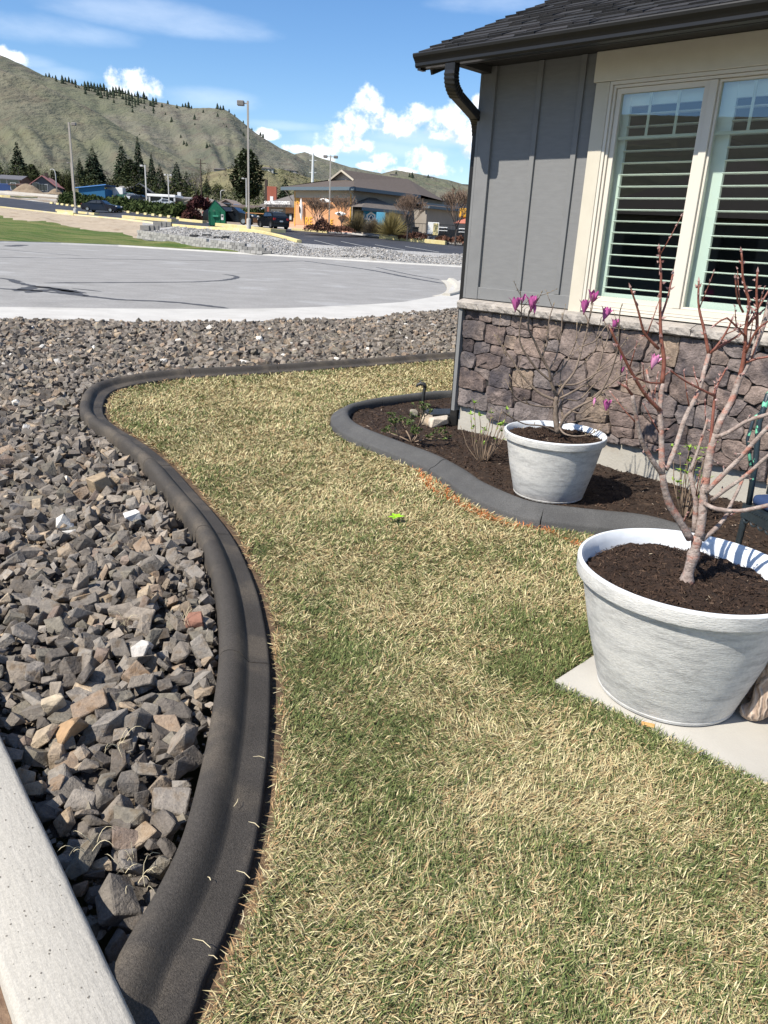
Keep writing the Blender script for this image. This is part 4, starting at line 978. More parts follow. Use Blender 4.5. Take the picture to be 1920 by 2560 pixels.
# --- mulched bed
bed_poly = np.vstack([bed_in, (C0 + hd2 * 1.42 + hs2 * .2)[None], (C0 + hd2 * 1.42 + hs2 * 4.4)[None], (A_(HP[:2]) + hs2 * 6.5 + hd2 * .06)[None], (A_(HP[:2]) - hs2 * .2 + hd2 * .06)[None], (A_(HP[:2]) - hs2 * .15 + hd2 * 2)[None]])
m_mulch = mat('mulch', (.020, .013, .009), (.056, .035, .024), 38, .95, 1.0, 90, detail=8, bdist=.02, c3=(.085, .055, .036), s3=12, f3=(.52, .7))
def mulch_z(X, Y): return .03 + .035 * (fbm2(X, Y, 3, 3, 21) - .5) + .022 * (fbm2(X, Y, 18, 3, 22) - .5)
tag(grid_mask(bed_poly, -.6, 6.5, 1.0, 10.0, .02, mulch_z, 'mulch_bed', m_mulch), kind='structure')
def flakes(name, x, y, z, lo, hi, cols, m, parent=None, up=.5):
    n = len(x); th = rng.uniform(0, 6.28, n); L = rng.uniform(lo, hi, n); w = L * rng.uniform(.12, .4, n); ph = rng.normal(0, up, n); rl = rng.normal(0, .6, n)
    D = np.stack([np.cos(th) * np.cos(ph), np.sin(th) * np.cos(ph), np.sin(ph)], 1); S = np.stack([-np.sin(th) * np.cos(rl), np.cos(th) * np.cos(rl), np.sin(rl)], 1); c = np.stack([x, y, z], 1)
    U = np.cross(D, S) * (w * .35)[:, None]
    V = np.stack([c - D * L[:, None] / 2 - S * w[:, None] / 2, c + D * L[:, None] / 2 - S * w[:, None] / 3, c + D * L[:, None] / 2 + S * w[:, None] / 2, c - D * L[:, None] / 2 + S * w[:, None] / 3, c + U], 1).reshape(-1, 3)
    o = (np.arange(n) * 5)[:, None]; T = np.concatenate([o + A_([[0, 1, 4]]), o + A_([[1, 2, 4]]), o + A_([[2, 3, 4]]), o + A_([[3, 0, 4]])])
    return tag(np_mesh(name, V, T, m, parent, cols=np.repeat(cols, 5, axis=0)), kind='stuff')
n = 60000; x = rng.uniform(-.5, 4.6, n); y = rng.uniform(2.2, 8.2, n); ok = inside(x, y, bed_poly); x, y = x[ok], y[ok]; n = len(x)
MC = A_([[.028, .016, .011], [.045, .026, .017], [.07, .042, .027], [.10, .065, .042], [.018, .011, .008]]); c = MC[rng.choice(5, n, p=[.3, .3, .2, .06, .14])] * rng.uniform(.7, 1.3, (n, 1)); c[rng.random(n) < .012] = (.30, .24, .19)
m_chip = mat('mulch_chip', (1, 1, 1), None, rough=.9, attr='tint')
flakes('mulch_chips', x, y, mulch_z(x, y) + .004, .008, .032, c, m_chip)

# ------------------------------------------------------------------ pots
m_pot = mat('whitewashed_pot', (.40, .395, .38), (.56, .555, .53), 7, .8, .6, 30, coord='Object', stretch=(2.0, 2.0, 8.0), detail=12, thr=(.36, .60), c3=(.58, .57, .54), s3=2.4, f3=(.46, .62), bdist=.004, grain=(90, .10))
m_potin = mat('pot_white', (.60, .63, .66), (.74, .76, .78), 14, .6, .1, 40, coord='Object', c3=(.40, .39, .37), s3=24, f3=(.66, .74))
m_pots = mat('potting_soil', (.020, .012, .008), (.058, .034, .022), 40, .95, 1.0, 90, detail=8, bdist=.02)
def pot(label, c, H, R, r, soil, z0, seed):
    t = thing('planter_pot', label, 'plant pot', (c[0], c[1], z0), .4, 'whitewashed planter pots')
    k = H / .5
    body = [(0, .001), (r - .012, .001), (r, .006 * k), (r + .003, .016 * k), (r + .0015, .019 * k), (r + .004, .024 * k), (r + (R - .020 * k - r) * .5 + .006 * k, H * .45), (R - .020 * k, H - .052 * k), (R - .016 * k, H - .050 * k)]
    MB().lathe(body, 96).obj('pot_body', m_pot, t, smooth=True, angle=40)
    MB().lathe([(R - .019 * k, H - .060 * k), (R - .003 * k, H - .057 * k), (R - .001, H - .052 * k), (R, H - .008 * k)], 96).obj('rim_band', m_pot, t, smooth=True, angle=30)
    MB().lathe([(R, H - .008 * k), (R - .001, H - .003 * k), (R - .004 * k, H), (R - .013 * k, H), (R - .016 * k, H - .004 * k), (R - .030 * k, H - .03 * k), (R - .036 * k, soil - .05)], 96).obj('rim', m_potin, t, smooth=True, angle=40)
    Rs = R - .033 * k; nr, na = 26, 64; V = [(0, 0, soil + .012)]; sd = seed * 3.7
    for i in range(1, nr + 1):
        q_ = Rs * i / nr
        for j in range(na):
            a = 2 * math.pi * j / na; X, Y = q_ * math.cos(a), q_ * math.sin(a)
            V.append((X, Y, soil + .012 * (1 - i / nr) + .020 * mnoise.noise(Vector((X * 9, Y * 9, sd))) + .014 * mnoise.noise(Vector((X * 40, Y * 40, sd))) + .010 * mnoise.noise(Vector((X * 90, Y * 90, sd)))))
    Fs = [(0, 1 + j, 1 + (j + 1) % na) for j in range(na)] + [(1 + (i - 1) * na + j, 1 + i * na + j, 1 + i * na + (j + 1) % na, 1 + (i - 1) * na + (j + 1) % na) for i in range(1, nr) for j in range(na)]
    so = MB().add(V, Fs).obj('soil', m_pots, t, smooth=True)
    nn = 3600; q_ = Rs * np.sqrt(rng.random(nn)); a = rng.uniform(0, 6.28, nn); X, Y = q_ * np.cos(a), q_ * np.sin(a)
    cc = MC[rng.choice(5, nn, p=[.32, .32, .2, .04, .12])]; cc[rng.random(nn) < .006] = (.40, .33, .24)
    zz = A_([soil + .012 * (1 - d / Rs) + .020 * mnoise.noise(Vector((u * 9, v * 9, sd))) for u, v, d in zip(X, Y, q_)])
    flakes('soil_chips', X, Y, zz + .004, .005, .022, cc, m_chip, so)
    return t
pot('large whitewashed planter in the foreground on the corner of the concrete patio', (1.09, 2.525), .50, .385, .247, .437, .0125, 1)
pot('smaller whitewashed planter standing on the mulch against the stone wall', (1.064, 4.81), .415, .322, .222, .372, .036, 2)
sh_ = ground(1300 + 855 * .3737, 1250 + 1508 * .3737, .012)
o = MB().bbox(-.022, .022, -.010, .010, 0, .006, .002).obj('wood_shim', mat('orange_wood', (.50, .27, .09), (.60, .35, .14), 30, coord='Object')); o.location = (sh_[0], sh_[1], .0125); o.rotation_euler = (0, 0, -.3); tag(o, 'small orange wood shim under the edge of the large pot', 'wood shim')

# ------------------------------------------------------------------ plants
m_bark = mat('peach_bark', (.19, .140, .118), (.39, .325, .285), 34, .75, 1.0, 70, coord='Object', stretch=(1, 1, 1.4), c3=(.33, .15, .11), s3=16, f3=(.50, .66), bdist=.005, spec=.35, grain=(160, .25))
m_twig = mat('peach_twig_red', (.13, .036, .024), (.25, .095, .06), 30, .5, .3, 60, coord='Object', spec=.5)
m_bud = mat('peach_bud', (.20, .075, .06), (.50, .36, .33), 60, .8, coord='Position')
c3 = lambda X, Y: (1120 + X * .4822, 650 + Y * .4822)
PX = []
pe = thing('peach_tree', 'young leafless peach tree with pinkish bark and swelling buds in the large pot', 'tree', (1.092, 2.523, .45)); org = A_([1.092, 2.523, .45])
def branch3(pts, Y, d0, d1, conv, org):
    n = len(pts); out = []
    for i, p in enumerate(pts):
        u = i / max(1, n - 1); out.append(at(*conv(*p), Y + d0 + (d1 - d0) * u) - org)
    return spline(out, .02)
budm = MB()
def octa(mb, c, d, l, w):
    d = Vector(d).normalized(); a = d.orthogonal().normalized(); b = d.cross(a); c = Vector(c)
    mb.add([c - d * l * .3, c + a * w, c + b * w, c - a * w, c - b * w, c + d * l], [(0, 2, 1), (0, 3, 2), (0, 4, 3), (0, 1, 4), (5, 1, 2), (5, 2, 3), (5, 3, 4), (5, 4, 1)])
rb = random.Random(21)
def limb(pts, d0, d1, r0, r1, m, nm='limb', conv=c3, Y=2.523, o_=org, par=pe, n=8, spurs=0.0, bud=0.0, knot=.0, side=1):
    P = branch3(pts, Y, d0, d1, conv, o_); k = len(P); rad = [1.08 * (r0 + (r1 - r0) * (i / (k - 1)) ** .8) * (1 + knot * mnoise.noise(Vector((P[i][0] * 30, P[i][1] * 30, P[i][2] * 30)))) for i in range(k)]
    mb = MB().tube(P, rad, n)
    for i in range(1, k - 1):
        if rb.random() < spurs:
            a = Vector((rb.gauss(0, 1), rb.gauss(0, 1), rb.gauss(.6, .7))).normalized(); l = rb.uniform(.006, .022)
            mb.tube([P[i], Vector(P[i]) + a * (rad[i] + l)], [.003, .0022], 4); octa(budm, Vector(P[i]) + a * (rad[i] + l), a, .008, .0035)
        if rb.random() < bud:
            for _ in range(rb.choice([1, 2, 2])):
                a = Vector((rb.gauss(0, 1), rb.gauss(0, 1), rb.gauss(.5, .6))).normalized(); octa(budm, Vector(P[i]) + a * (rad[i] + .003), a + Vector((0, 0, .4)), rb.uniform(.008, .016), rb.uniform(.0035, .0062))
    if bud: octa(budm, P[-1], Vector(P[-1]) - Vector(P[-2]), .016, .005)
    for _ in range(side):
        i = rb.randrange(max(1, k // 4), k - 1); a = Vector((rb.gauss(0, 1), rb.gauss(0, 1), rb.gauss(.5, .6))).normalized(); dl = (Vector(P[min(i + 2, k - 1)]) - Vector(P[i])).normalized(); a = (a + dl * 1.1).normalized(); l = rb.uniform(.04, .13)
        Q = [Vector(P[i]), Vector(P[i]) + a * l * .5 + Vector((0, 0, .004)), Vector(P[i]) + a * l + Vector((0, 0, .016))]
        MB().tube(Q, [min(.003, rad[i] * .6), .0018, .0010], 5).obj('twig', m_twig if par is pe else m, par, smooth=True)
        for t_ in (.45, .75, 1.0): octa(budm, Q[0].lerp(Q[2], t_), a + Vector((rb.gauss(0, .5), rb.gauss(0, .5), .3)), .010, .0036)
    mb.obj(nm, m, par, smooth=True); return P
c6 = lambda X, Y: (1400 + X * .31344, 1280 + Y * .31344)
tr_ = [c6(1005, 575), c6(1010, 545), c6(1020, 500), c6(1035, 440), c6(1055, 380), c6(1068, 330), c6(1085, 270), c6(1092, 220), c6(1098, 190)]
P = branch3([(p[0], p[1]) for p in tr_], 2.523, 0, 0, lambda a, b: (a, b), org); kk = len(P)
MB().tube(P, [max(.0175, .033 - .02 * min(1, i / (kk * .25))) * (1 + .16 * mnoise.noise(Vector((i * .9, 1, 2)))) + (.004 if 3 < i < 6 else 0) for i in range(kk)], 14).obj('trunk', m_bark, pe, smooth=True)
B = dict(spurs=.16, knot=.16)
limb([(1255, 1445), (1200, 1350), (1150, 1270), (1125, 1190), (1110, 1110)], 0, -.03, .0125, .0105, m_bark, **B)
limb([(1110, 1110), (1060, 1040), (1005, 940), (980, 830), (955, 700)], -.03, -.10, .0085, .0055, m_bark, **B)
limb([(955, 700), (930, 665), (890, 640)], -.10, -.12, .0045, .0022, m_twig, 'twig', bud=.3)
limb([(1110, 1110), (1108, 1000), (1105, 870), (1100, 780), (1110, 640)], -.03, .02, .0098, .0078, m_bark, **B)
limb([(1110, 640), (1120, 520), (1105, 400), (1100, 250), (1105, 80), (1100, 0), (1095, -60)], .02, .06, .0075, .0026, m_twig, 'twig', bud=.62, spurs=.1)
limb([(1100, 780), (1040, 720), (985, 640), (940, 560), (880, 440), (840, 350)], .0, -.08, .0062, .0035, m_twig, 'twig', bud=.4, spurs=.12)
limb([(1095, 790), (1060, 690), (1035, 600), (1030, 570)], .0, .05, .0055, .0035, m_bark, **B)
limb([(1092, 460), (1020, 380), (985, 260), (945, 140)], .03, -.02, .0050, .0024, m_twig, 'twig', bud=.25, spurs=.2)
limb([(1100, 310), (1140, 190), (1165, 70)], .05, .09, .0042, .0022, m_twig, 'twig', bud=.4, spurs=.1)
limb([(1110, 640), (1040, 635), (960, 605)], .02, -.04, .0034, .0024, m_twig, 'twig', bud=.1)
limb([(1128, 1085), (1170, 1000), (1230, 820), (1300, 680), (1330, 570), (1352, 490)], -.02, .10, .0092, .0070, m_bark, **B)
limb([(1352, 490), (1330, 370), (1300, 240), (1300, 110)], .10, .13, .0058, .0030, m_twig, 'twig', bud=.62, spurs=.1)
limb([(1352, 490), (1400, 440), (1450, 360), (1472, 308)], .10, .08, .0048, .0024, m_twig, 'twig', bud=.25)
limb([(1360, 480), (1440, 430), (1520, 380), (1590, 300), (1659, 240)], .10, .12, .0046, .0024, m_twig, 'twig', bud=.2)
limb([(1275, 1410), (1285, 1260), (1270, 1180), (1255, 1100)], .02, .05, .0095, .0075, m_bark, **B)
limb([(1255, 1100), (1290, 1000), (1330, 880), (1345, 820)], .05, .08, .0060, .0035, m_bark, **B)
limb([(1300, 1440), (1318, 1330), (1325, 1230), (1335, 1150), (1360, 1000), (1385, 900)], .0, .04, .0165, .0125, m_bark, **B)
limb([(1385, 900), (1420, 820), (1470, 730), (1510, 620), (1560, 530), (1600, 430), (1640, 320), (1670, 200)], .04, .12, .0118, .0075, m_bark, **B)
limb([(1388, 922), (1460, 890), (1560, 830), (1659, 800), (1760, 745)], .03, -.06, .0075, .0058, m_bark, **B)
limb([(1338, 1205), (1400, 1140), (1500, 1040), (1600, 930), (1680, 845), (1760, 760)], .0, -.08, .0085, .0065, m_bark, **B)
limb([(1368, 1245), (1440, 1190), (1540, 1120), (1659, 1015), (1740, 950)], .0, -.12, .0070, .0052, m_bark, **B)
limb([(1330, 1262), (1390, 1290), (1500, 1302), (1600, 1285), (1680, 1265), (1760, 1230)], .0, -.16, .0075, .0058, m_bark, **B)
limb([(1318, 1450), (1390, 1390), (1440, 1330), (1460, 1280), (1500, 1200), (1530, 1130)], .0, .10, .0085, .0045, m_bark, **B)
limb([(1360, 985), (1370, 850), (1382, 720), (1395, 650), (1440, 570)], .03, .10, .0066, .0030, m_twig, 'twig', bud=.55, spurs=.1)
limb([(1510, 620), (1530, 530), (1540, 450), (1545, 350), (1560, 220), (1530, 100), (1525, 0), (1520, -45)], .08, .05, .0078, .0028, m_twig, 'twig', bud=.55, spurs=.12)
limb([(1600, 430), (1603, 300), (1600, 150), (1605, 60)], .11, .10, .0060, .0030, m_twig, 'twig', bud=.6)
limb([(1530, 535), (1600, 512), (1670, 500), (1740, 480)], .08, .04, .0044, .0028, m_twig, 'twig', bud=.2)
limb([(1382, 705), (1300, 665), (1220, 622), (1150, 570)], .06, .0, .0040, .0024, m_twig, 'twig', bud=.15)
limb([(1545, 400), (1480, 330), (1440, 300), (1380, 340)], .06, .02, .0036, .0022, m_twig, 'twig', bud=.3)
limb([(1560, 330), (1620, 230), (1680, 130)], .08, .12, .0040, .0024, m_twig, 'twig', bud=.4)
limb([(1545, 480), (1590, 380), (1640, 330), (1700, 300)], .06, .0, .0040, .0024, m_twig, 'twig', bud=.3)
limb([(1530, 270), (1500, 200), (1490, 90)], .05, .0, .0034, .0022, m_twig, 'twig', bud=.4)
tag(budm.obj('buds', m_bud, pe), kind='stuff')

# magnolia
m_mag = mat('magnolia_bark', (.12, .088, .066), (.235, .185, .145), 30, .8, .4, 60, coord='Object')
m_pet = mat('magnolia_petal', (.34, .05, .21), (.56, .17, .38), 20, .5, coord='Object', c3=(.33, .03, .17), s3=9)
m_petp = mat('magnolia_petal_pale', (.66, .20, .42), (.78, .42, .60), 20, .5, coord='Object')
mg = thing('magnolia', 'small bare magnolia with magenta tulip blooms in the pot by the wall', 'shrub', (1.09, 4.79, .41)); morg = A_([1.09, 4.79, .41])
c4 = lambda X, Y: (1150 + X * .4641, 740 + Y * .4641)
budm = MB()
MKW = dict(conv=c4, Y=4.79, o_=morg, par=mg, n=6, side=2)
limb([(527, 738), (515, 650), (515, 570), (520, 540)], 0, 0, .0185, .0150, m_mag, 'trunk', spurs=.05, **MKW)
limb([(527, 735), (560, 660), (600, 620)], 0, -.05, .0120, .0085, m_mag, spurs=.05, **MKW)
for pts, d1, r0, r1 in [([(515, 560), (440, 530), (380, 480), (320, 410), (280, 340), (240, 290), (200, 230)], .05, .009, .0028), ([(520, 545), (490, 460), (480, 400), (440, 330), (400, 240), (370, 180), (370, 100), (383, 60)], -.1, .010, .0028),
                      ([(520, 545), (560, 480), (620, 400), (660, 270), (690, 150), (668, 90)], .1, .008, .0026), ([(490, 460), (420, 400), (380, 350), (330, 270), (320, 200), (330, 100), (300, 70)], -.15, .007, .0026),
                      ([(600, 620), (700, 560), (760, 510), (830, 460), (870, 430), (940, 420), (1000, 400), (1020, 385)], -.1, .008, .003), ([(600, 620), (650, 590), (740, 540), (800, 440), (830, 360), (850, 280), (860, 100), (872, 50)], -.2, .0075, .002),
                      ([(540, 550), (600, 520), (680, 470), (740, 400), (770, 300), (800, 200), (775, 130)], .12, .007, .0026), ([(560, 480), (640, 470), (760, 400), (870, 340), (960, 260)], .05, .006, .002),
                      ([(525, 735), (440, 700), (350, 690), (270, 650), (235, 625)], -.2, .006, .002), ([(530, 700), (560, 740), (620, 755), (700, 745), (752, 718)], -.25, .006, .002), ([(600, 620), (650, 632), (690, 600), (722, 585)], -.15, .005, .002),
                      ([(515, 600), (400, 590), (300, 550), (270, 470)], -.15, .006, .002), ([(500, 430), (560, 380), (600, 300), (625, 240), (630, 150)], .15, .006, .002), ([(440, 330), (470, 250), (480, 130), (505, 45)], .05, .0055, .002),
                      ([(700, 560), (750, 590), (785, 620)], -.12, .004, .0024), ([(760, 510), (810, 560), (890, 600)], -.05, .0045, .002), ([(660, 270), (730, 240), (790, 160), (830, 175)], .1, .005, .0024), ([(690, 150), (712, 60), (712, 30)], .1, .004, .0024),
                      ([(520, 640), (560, 560), (640, 560), (720, 480), (790, 420)], .15, .006, .0022), ([(330, 100), (332, 45), (325, -20)], -.15, .003, .0016), ([(370, 100), (420, 20), (440, -20)], -.1, .003, .0016), ([(530, 690), (600, 680), (700, 660), (800, 640)], .1, .005, .002), ([(380, 480), (340, 500), (290, 460), (270, 430)], .0, .004, .002),
                      ([(560, 660), (545, 600), (555, 540), (540, 440), (560, 340)], .12, .006, .002), ([(740, 400), (820, 330), (900, 230)], .12, .004, .002), ([(480, 400), (520, 320), (545, 200), (550, 100)], .1, .0045, .002), ([(620, 400), (700, 330), (760, 230)], .12, .004, .002), ([(240, 290), (250, 330), (215, 250), (190, 215)], .05, .003, .0016)]:
    limb(pts, 0 if pts[0][1] > 500 else d1 * .4, d1, r0 * 1.1, r1 * 1.25, m_mag, 'limb' if r0 > .0065 else 'twig', spurs=.07, bud=.03, **MKW)
tag(budm.obj('buds', mat('magnolia_bud', (.20, .15, .09), (.30, .24, .15), 40), mg), kind='stuff')
def petal(L, w, cup, curl):
    V = []; nu, nv = 6, 3
    for i in range(nu + 1):
        u = i / nu; ww = w * (math.sin(math.pi * min(1, u * .92 + .06)) ** .7) * (.35 + .75 * u if u < .6 else .8)
        r = .18 * L * math.sin(u * 1.9) * cup + curl * L * max(0, u - .55) ** 2 * 2.0; h = L * u
        for j in range(nv + 1):
            v = (j / nv - .5) * 2; V.append((v * ww, r - abs(v) ** 2 * ww * .35, h))
    return V, [(i * (nv + 1) + j, i * (nv + 1) + j + 1, (i + 1) * (nv + 1) + j + 1, (i + 1) * (nv + 1) + j) for i in range(nu) for j in range(nv)]
PET = {}
def flower(X, Y, d, s, kind='open', tilt=(0, 0), m=m_pet):
    p = at(*c4(X, Y), 4.79 + d) - morg; f = bpy.data.objects.new('flower', None); COL.objects.link(f); f.parent = mg; f.location = tuple(p); f.rotation_euler = (tilt[0], tilt[1], random.uniform(0, 6)); f.scale = (s * 1.15, s * 1.15, s * 1.15); f.empty_display_size = .02
    for k in range(7 if kind == 'open' else 4):
        key = (kind, k % 3, m.name)
        if key not in PET:
            V, Fq = petal(.078, .0185, 1.25 if kind == 'open' else .5, (.10, -.15, .55)[k % 3] if kind == 'open' else -.3)
            me = bpy.data.meshes.new('petal'); me.from_pydata(V, [], Fq); me.polygons.foreach_set('use_smooth', [True] * len(Fq)); me.materials.append(m); PET[key] = me
        link('petal', PET[key], f, rot=(random.uniform(-.10, .12) - (.10 if kind == 'open' else 0), 0, 2 * math.pi * k / (7 if kind == 'open' else 4) + random.uniform(-.2, .2)))
    octa_ = MB(); octa(octa_, (0, 0, 0), (0, 0, 1), .03, .006); octa_.obj('calyx', mat('calyx', (.16, .05, .09), None), f)
random.seed(17)
flower(297, 82, -.15, .92); flower(335, 36, -.15, .6, 'bud', (.1, .3)); flower(383, 80, -.1, 1.0, tilt=(.1, .1)); flower(400, 98, -.1, .62, 'bud'); flower(667, 95, .1, .95); flower(708, 42, .1, .95, tilt=(.3, .4)); flower(772, 132, .12, .95, tilt=(.0, -.3)); flower(826, 184, .1, .8, tilt=(.1, .2))
flower(786, 620, -.12, .8); flower(720, 594, -.15, .6, 'bud', m=m_petp); flower(865, 348, -.1, .45, 'bud'); flower(872, 412, -.1, .5, 'bud', (.2, -.6)); flower(1032, 392, -.1, 1.0, tilt=(.1, .2), m=m_petp)

# cane shrubs with opening leaves
m_cane = mat('cane_bark', (.17, .12, .085), (.28, .21, .15), 40, .85)
m_leaf = mat('spring_leaf', (.16, .27, .03), (.27, .40, .07), 30, .55, coord='Position')
m_leafd = mat('azalea_leaf', (.055, .09, .022), (.12, .165, .045), 40, .5, coord='Position')
def leaf(mb, c, d, l, w):
    d = Vector(d).normalized(); s_ = d.cross(Vector((0, 0, 1))); s_ = s_.normalized() if s_.length > .01 else Vector((1, 0, 0)); u = s_.cross(d)
    c = Vector(c); mb.add([c, c + d * l * .4 + s_ * w + u * w * .3, c + d * l, c + d * l * .4 - s_ * w + u * w * .3, c + d * l * .5], [(0, 1, 4), (1, 2, 4), (2, 3, 4), (3, 0, 4)])
def cane_shrub(label, px, py, zb, ncane, hmin, hmax, spread, lf, seed, leafs, name='hydrangea'):
    r = random.Random(seed); b = ground(px, py, zb); t = thing(name, label, 'shrub', b); lm_ = MB()
    for i in range(ncane):
        a = r.uniform(0, 6.28); h = r.uniform(hmin, hmax); s_ = r.uniform(.2, 1) * spread
        p0 = Vector((math.cos(a) * .03, math.sin(a) * .03, -.01)); p1 = Vector((math.cos(a) * s_ * .7, math.sin(a) * s_ * .7, h * .4)); p2 = Vector((math.cos(a) * s_ + r.uniform(-.02, .02), math.sin(a) * s_, h))
        P = spline([p0, p1, (p1 + p2) / 2 + Vector((r.uniform(-.01, .01), 0, 0)), p2], .02)
        MB().tube(P, [.0042 - .0022 * k / len(P) for k in range(len(P))], 5).obj('cane', m_cane, t, smooth=True)
        if r.random() < lf:
            for k in range(leafs):
                q_ = P[-1] if k < leafs * .7 else P[r.randrange(len(P) // 2, len(P))]
                leaf(lm_, q_, (r.gauss(0, 1), r.gauss(0, 1), r.uniform(.1, 1.4)), r.uniform(.02, .045), r.uniform(.006, .012))
    lm_.obj('leaves', m_leaf, t); return t
cane_shrub('clump of thin bare canes tipped with green leaves by the house corner', 1206, 1152, .035, 24, .20, .42, .17, .6, 4, 9)
cane_shrub('clump of canes with fresh green leaves half hidden behind the peach tree', 1716, 1288, .035, 22, .2, .50, .16, .75, 6, 8)
az_b = ground(1030, 1106, .035)
azl = thing('azalea', 'low twiggy azalea with small olive leaves at the left end of the mulch', 'shrub', az_b); r = random.Random(2); lm_ = MB()
def twist(p, d, l, rad, depth):
    q_ = p + d * l * .5 + Vector((r.gauss(0, 1), r.gauss(0, 1), 0)) * l * .06; e = p + d * l
    MB().tube([p, q_, e], [rad, rad * .8, rad * .6], 5).obj('stem', m_cane, azl, smooth=True)
    if depth == 0 or depth == 1:
        for k in range(20 if depth == 0 else 7): leaf(lm_, e if k % 2 else q_.lerp(e, r.random()), (r.gauss(0, 1), r.gauss(0, 1), r.uniform(-.1, 1.2)), r.uniform(.014, .030), r.uniform(.004, .008))
    if depth > 0:
        for _ in range(r.choice([3, 3, 4])):
            dd = (d + Vector((r.gauss(0, .6), r.gauss(0, .6), r.gauss(.12, .35)))).normalized(); twist(e, dd, l * r.uniform(.6, .9), rad * .62, depth - 1)
for dirn, l in [((.30, .1, 1), .13), ((-.9, -.1, .5), .12), ((-.5, .4, .9), .12), ((.9, -.3, .45), .12), ((.2, -.5, .7), .10)]:
    twist(Vector((0, 0, -.01)), Vector(dirn).normalized(), l, .008, 2)
lm_.obj('leaves', m_leafd, azl)
# stones, valve box and garden light by the house corner
c8 = lambda X, Y: (900 + X * .2411, 900 + Y * .2411)
for X, Y, s_, col, lb, sd in [(700, 630, .10, (.40, .32, .23), 'tan stone leaning on the white tipped one behind the azalea', 201), (810, 655, .115, (.48, .42, .34), 'pale stone with a white end in front of the valve box', 202), (550, 555, .075, (.34, .30, .23), 'small grey tan stone behind the azalea twigs, nearest the curb', 203)]:
    px, py = c8(X, Y); lone_rock(lb, px / K, py / K, s_, col, .06, .55, sd, nm='bed_stone')
vb = ground(*c8(880, 545), .09); v = thing('valve_box', 'black plastic irrigation valve box with ribbed lid at the house corner', 'valve box', (vb[0], vb[1], .0), HA + 1.1)
m_vb = mat('black_plastic', (.022, .024, .024), (.035, .037, .037), 8, .5, .1, 60, spec=.5)
MB().bbox(-.19, .19, -.13, .13, -.02, .085, .01).obj('box', m_vb, v)
mb = MB().bbox(-.175, .175, -.115, .115, .086, .102, .006)
for k in range(13): mb.box(-.155 + k * .025, -.145 + k * .025, -.10, .10, .101, .1045)
mb.obj('lid', m_vb, v)
pl_ = at(*c8(655, 400), 7.25); pt_ = at(*c8(665, 250), 7.25)
gl_ = thing('garden_light', 'black hooked garden light on a stake behind the azalea', 'garden light', (pl_[0], pl_[1], .02))
h_ = pt_[2] - .02
MB().tube([(0, 0, -.05), (0, 0, h_ * .6), (0.01, 0, h_ * .9), (.006, 0, h_ - .012)], [.014, .015, .017, .018], 10).obj('stake', m_vb, gl_, smooth=True)
MB().tube([(.012, 0, h_ - .03), (0.0, 0, h_), (-.035, 0, h_ + .004), (-.062, 0, h_ - .012), (-.07, 0, h_ - .03)], [.018, .019, .017, .014, .010], 10).tube([(-.03, 0, h_), (-.035, 0, h_ + .03)], .005, 6).tube([(-.055, 0, h_ + .03), (-.01, 0, h_ + .033)], .004, 6).obj('hood', m_vb, gl_, smooth=True)
lf = ground(855 * K, 1117 * K, .045); mb = MB()
for a in (.2, 1.1, 2.0, 3.6, 4.4): leaf(mb, (0, 0, 0), (math.cos(a), math.sin(a), .12), .055, .014)
o = mb.obj('lime_leaf', mat('lime', (.30, .62, .02), None, rough=.5)); o.location = tuple(lf); tag(o, 'bright lime green leaf sprig lying on the lawn', 'leaf')

# ------------------------------------------------------------------ wrought chair and statue at the right edge
uA, uB = ground(1862, 1296, .43), ground(1919, 1326, .43); uv = (uB - uA)[:2]; uv /= np.linalg.norm(uv)
cp = ground(1872, 1262, .44)
ch = thing('garden_chair', 'black iron garden chair with blue cushion and flaking green paint', 'chair', (cp[0], cp[1], 0.03), math.atan2(uv[1], uv[0]))
m_iron = mat('flaked_iron', (.012, .022, .030), (.02, .035, .045), 20, .4, .2, 80, c3=(.16, .52, .33), s3=11, f3=(.60, .62), spec=.5)
m_iron2 = mat('dark_iron', (.014, .020, .026), (.02, .03, .036), 20, .4, .3, 90, spec=.5)
S_ = .44
for y, x in ((0, 0), (.44, 0)):
    MB().tube([(x - .0, y, .40), (x - .015, y, .60), (x - .05, y, .80), (x - .055, y + (.02 if y == 0 else -.02), .93), (x - .06, y + (.06 if y == 0 else -.06), .965)], .0135, 8).obj('back_post', m_iron, ch, smooth=True)
MB().tube([(-.06, .06, .965), (-.062, .22, .985), (-.06, .38, .965)], .0135, 8).obj('top_rail', m_iron, ch, smooth=True)
MB().tube([(-.005, -.03, .60), (-.05, -.045, .72), (-.055, -.03, .82), (-.05, .0, .85)], .008, 6).obj('back_scroll', m_iron, ch, smooth=True)
for k in range(3):
    y = .10 + k * .12; MB().tube([(-.01, y, .46)] + [(-.03 - .03 * t, y + .035 * math.sin(t * 6.3), .46 + .5 * t) for t in np.linspace(.1, 1, 14)], .008, 6).obj('back_scroll', m_iron2, ch, smooth=True)
for y, x in ((0, 0), (.44, 0), (0, .44), (.44, .44)):
    MB().tube([(x, y, .40), (x - .01, y, .30), (x - .02 if x == 0 else x + .02, y, .0)], [.02, .016, .013], 8).obj('leg', m_iron2, ch, smooth=True)
ap = MB().box(-.02, .46, -.018, -.008, .345, .405).box(-.02, .46, .448, .458, .345, .405).box(-.02, -.01, -.008, .448, .345, .405).box(.45, .46, -.008, .448, .345, .405).box(-.02, .46, -.018, .458, .405, .412)
for k in range(28):
    x = -.01 + k * .0166; octa(ap, (x, -.02, .392), (0, -1, 0), .007, .005)
for k in range(9):
    x = .02 + k * .052; ap.tube([(x + .02 * math.cos(a), -.014, .345 + .018 * math.sin(a)) for a in np.linspace(3.3, 6.1, 7)], .005, 5)
ap.obj('seat_frame', m_iron2, ch)
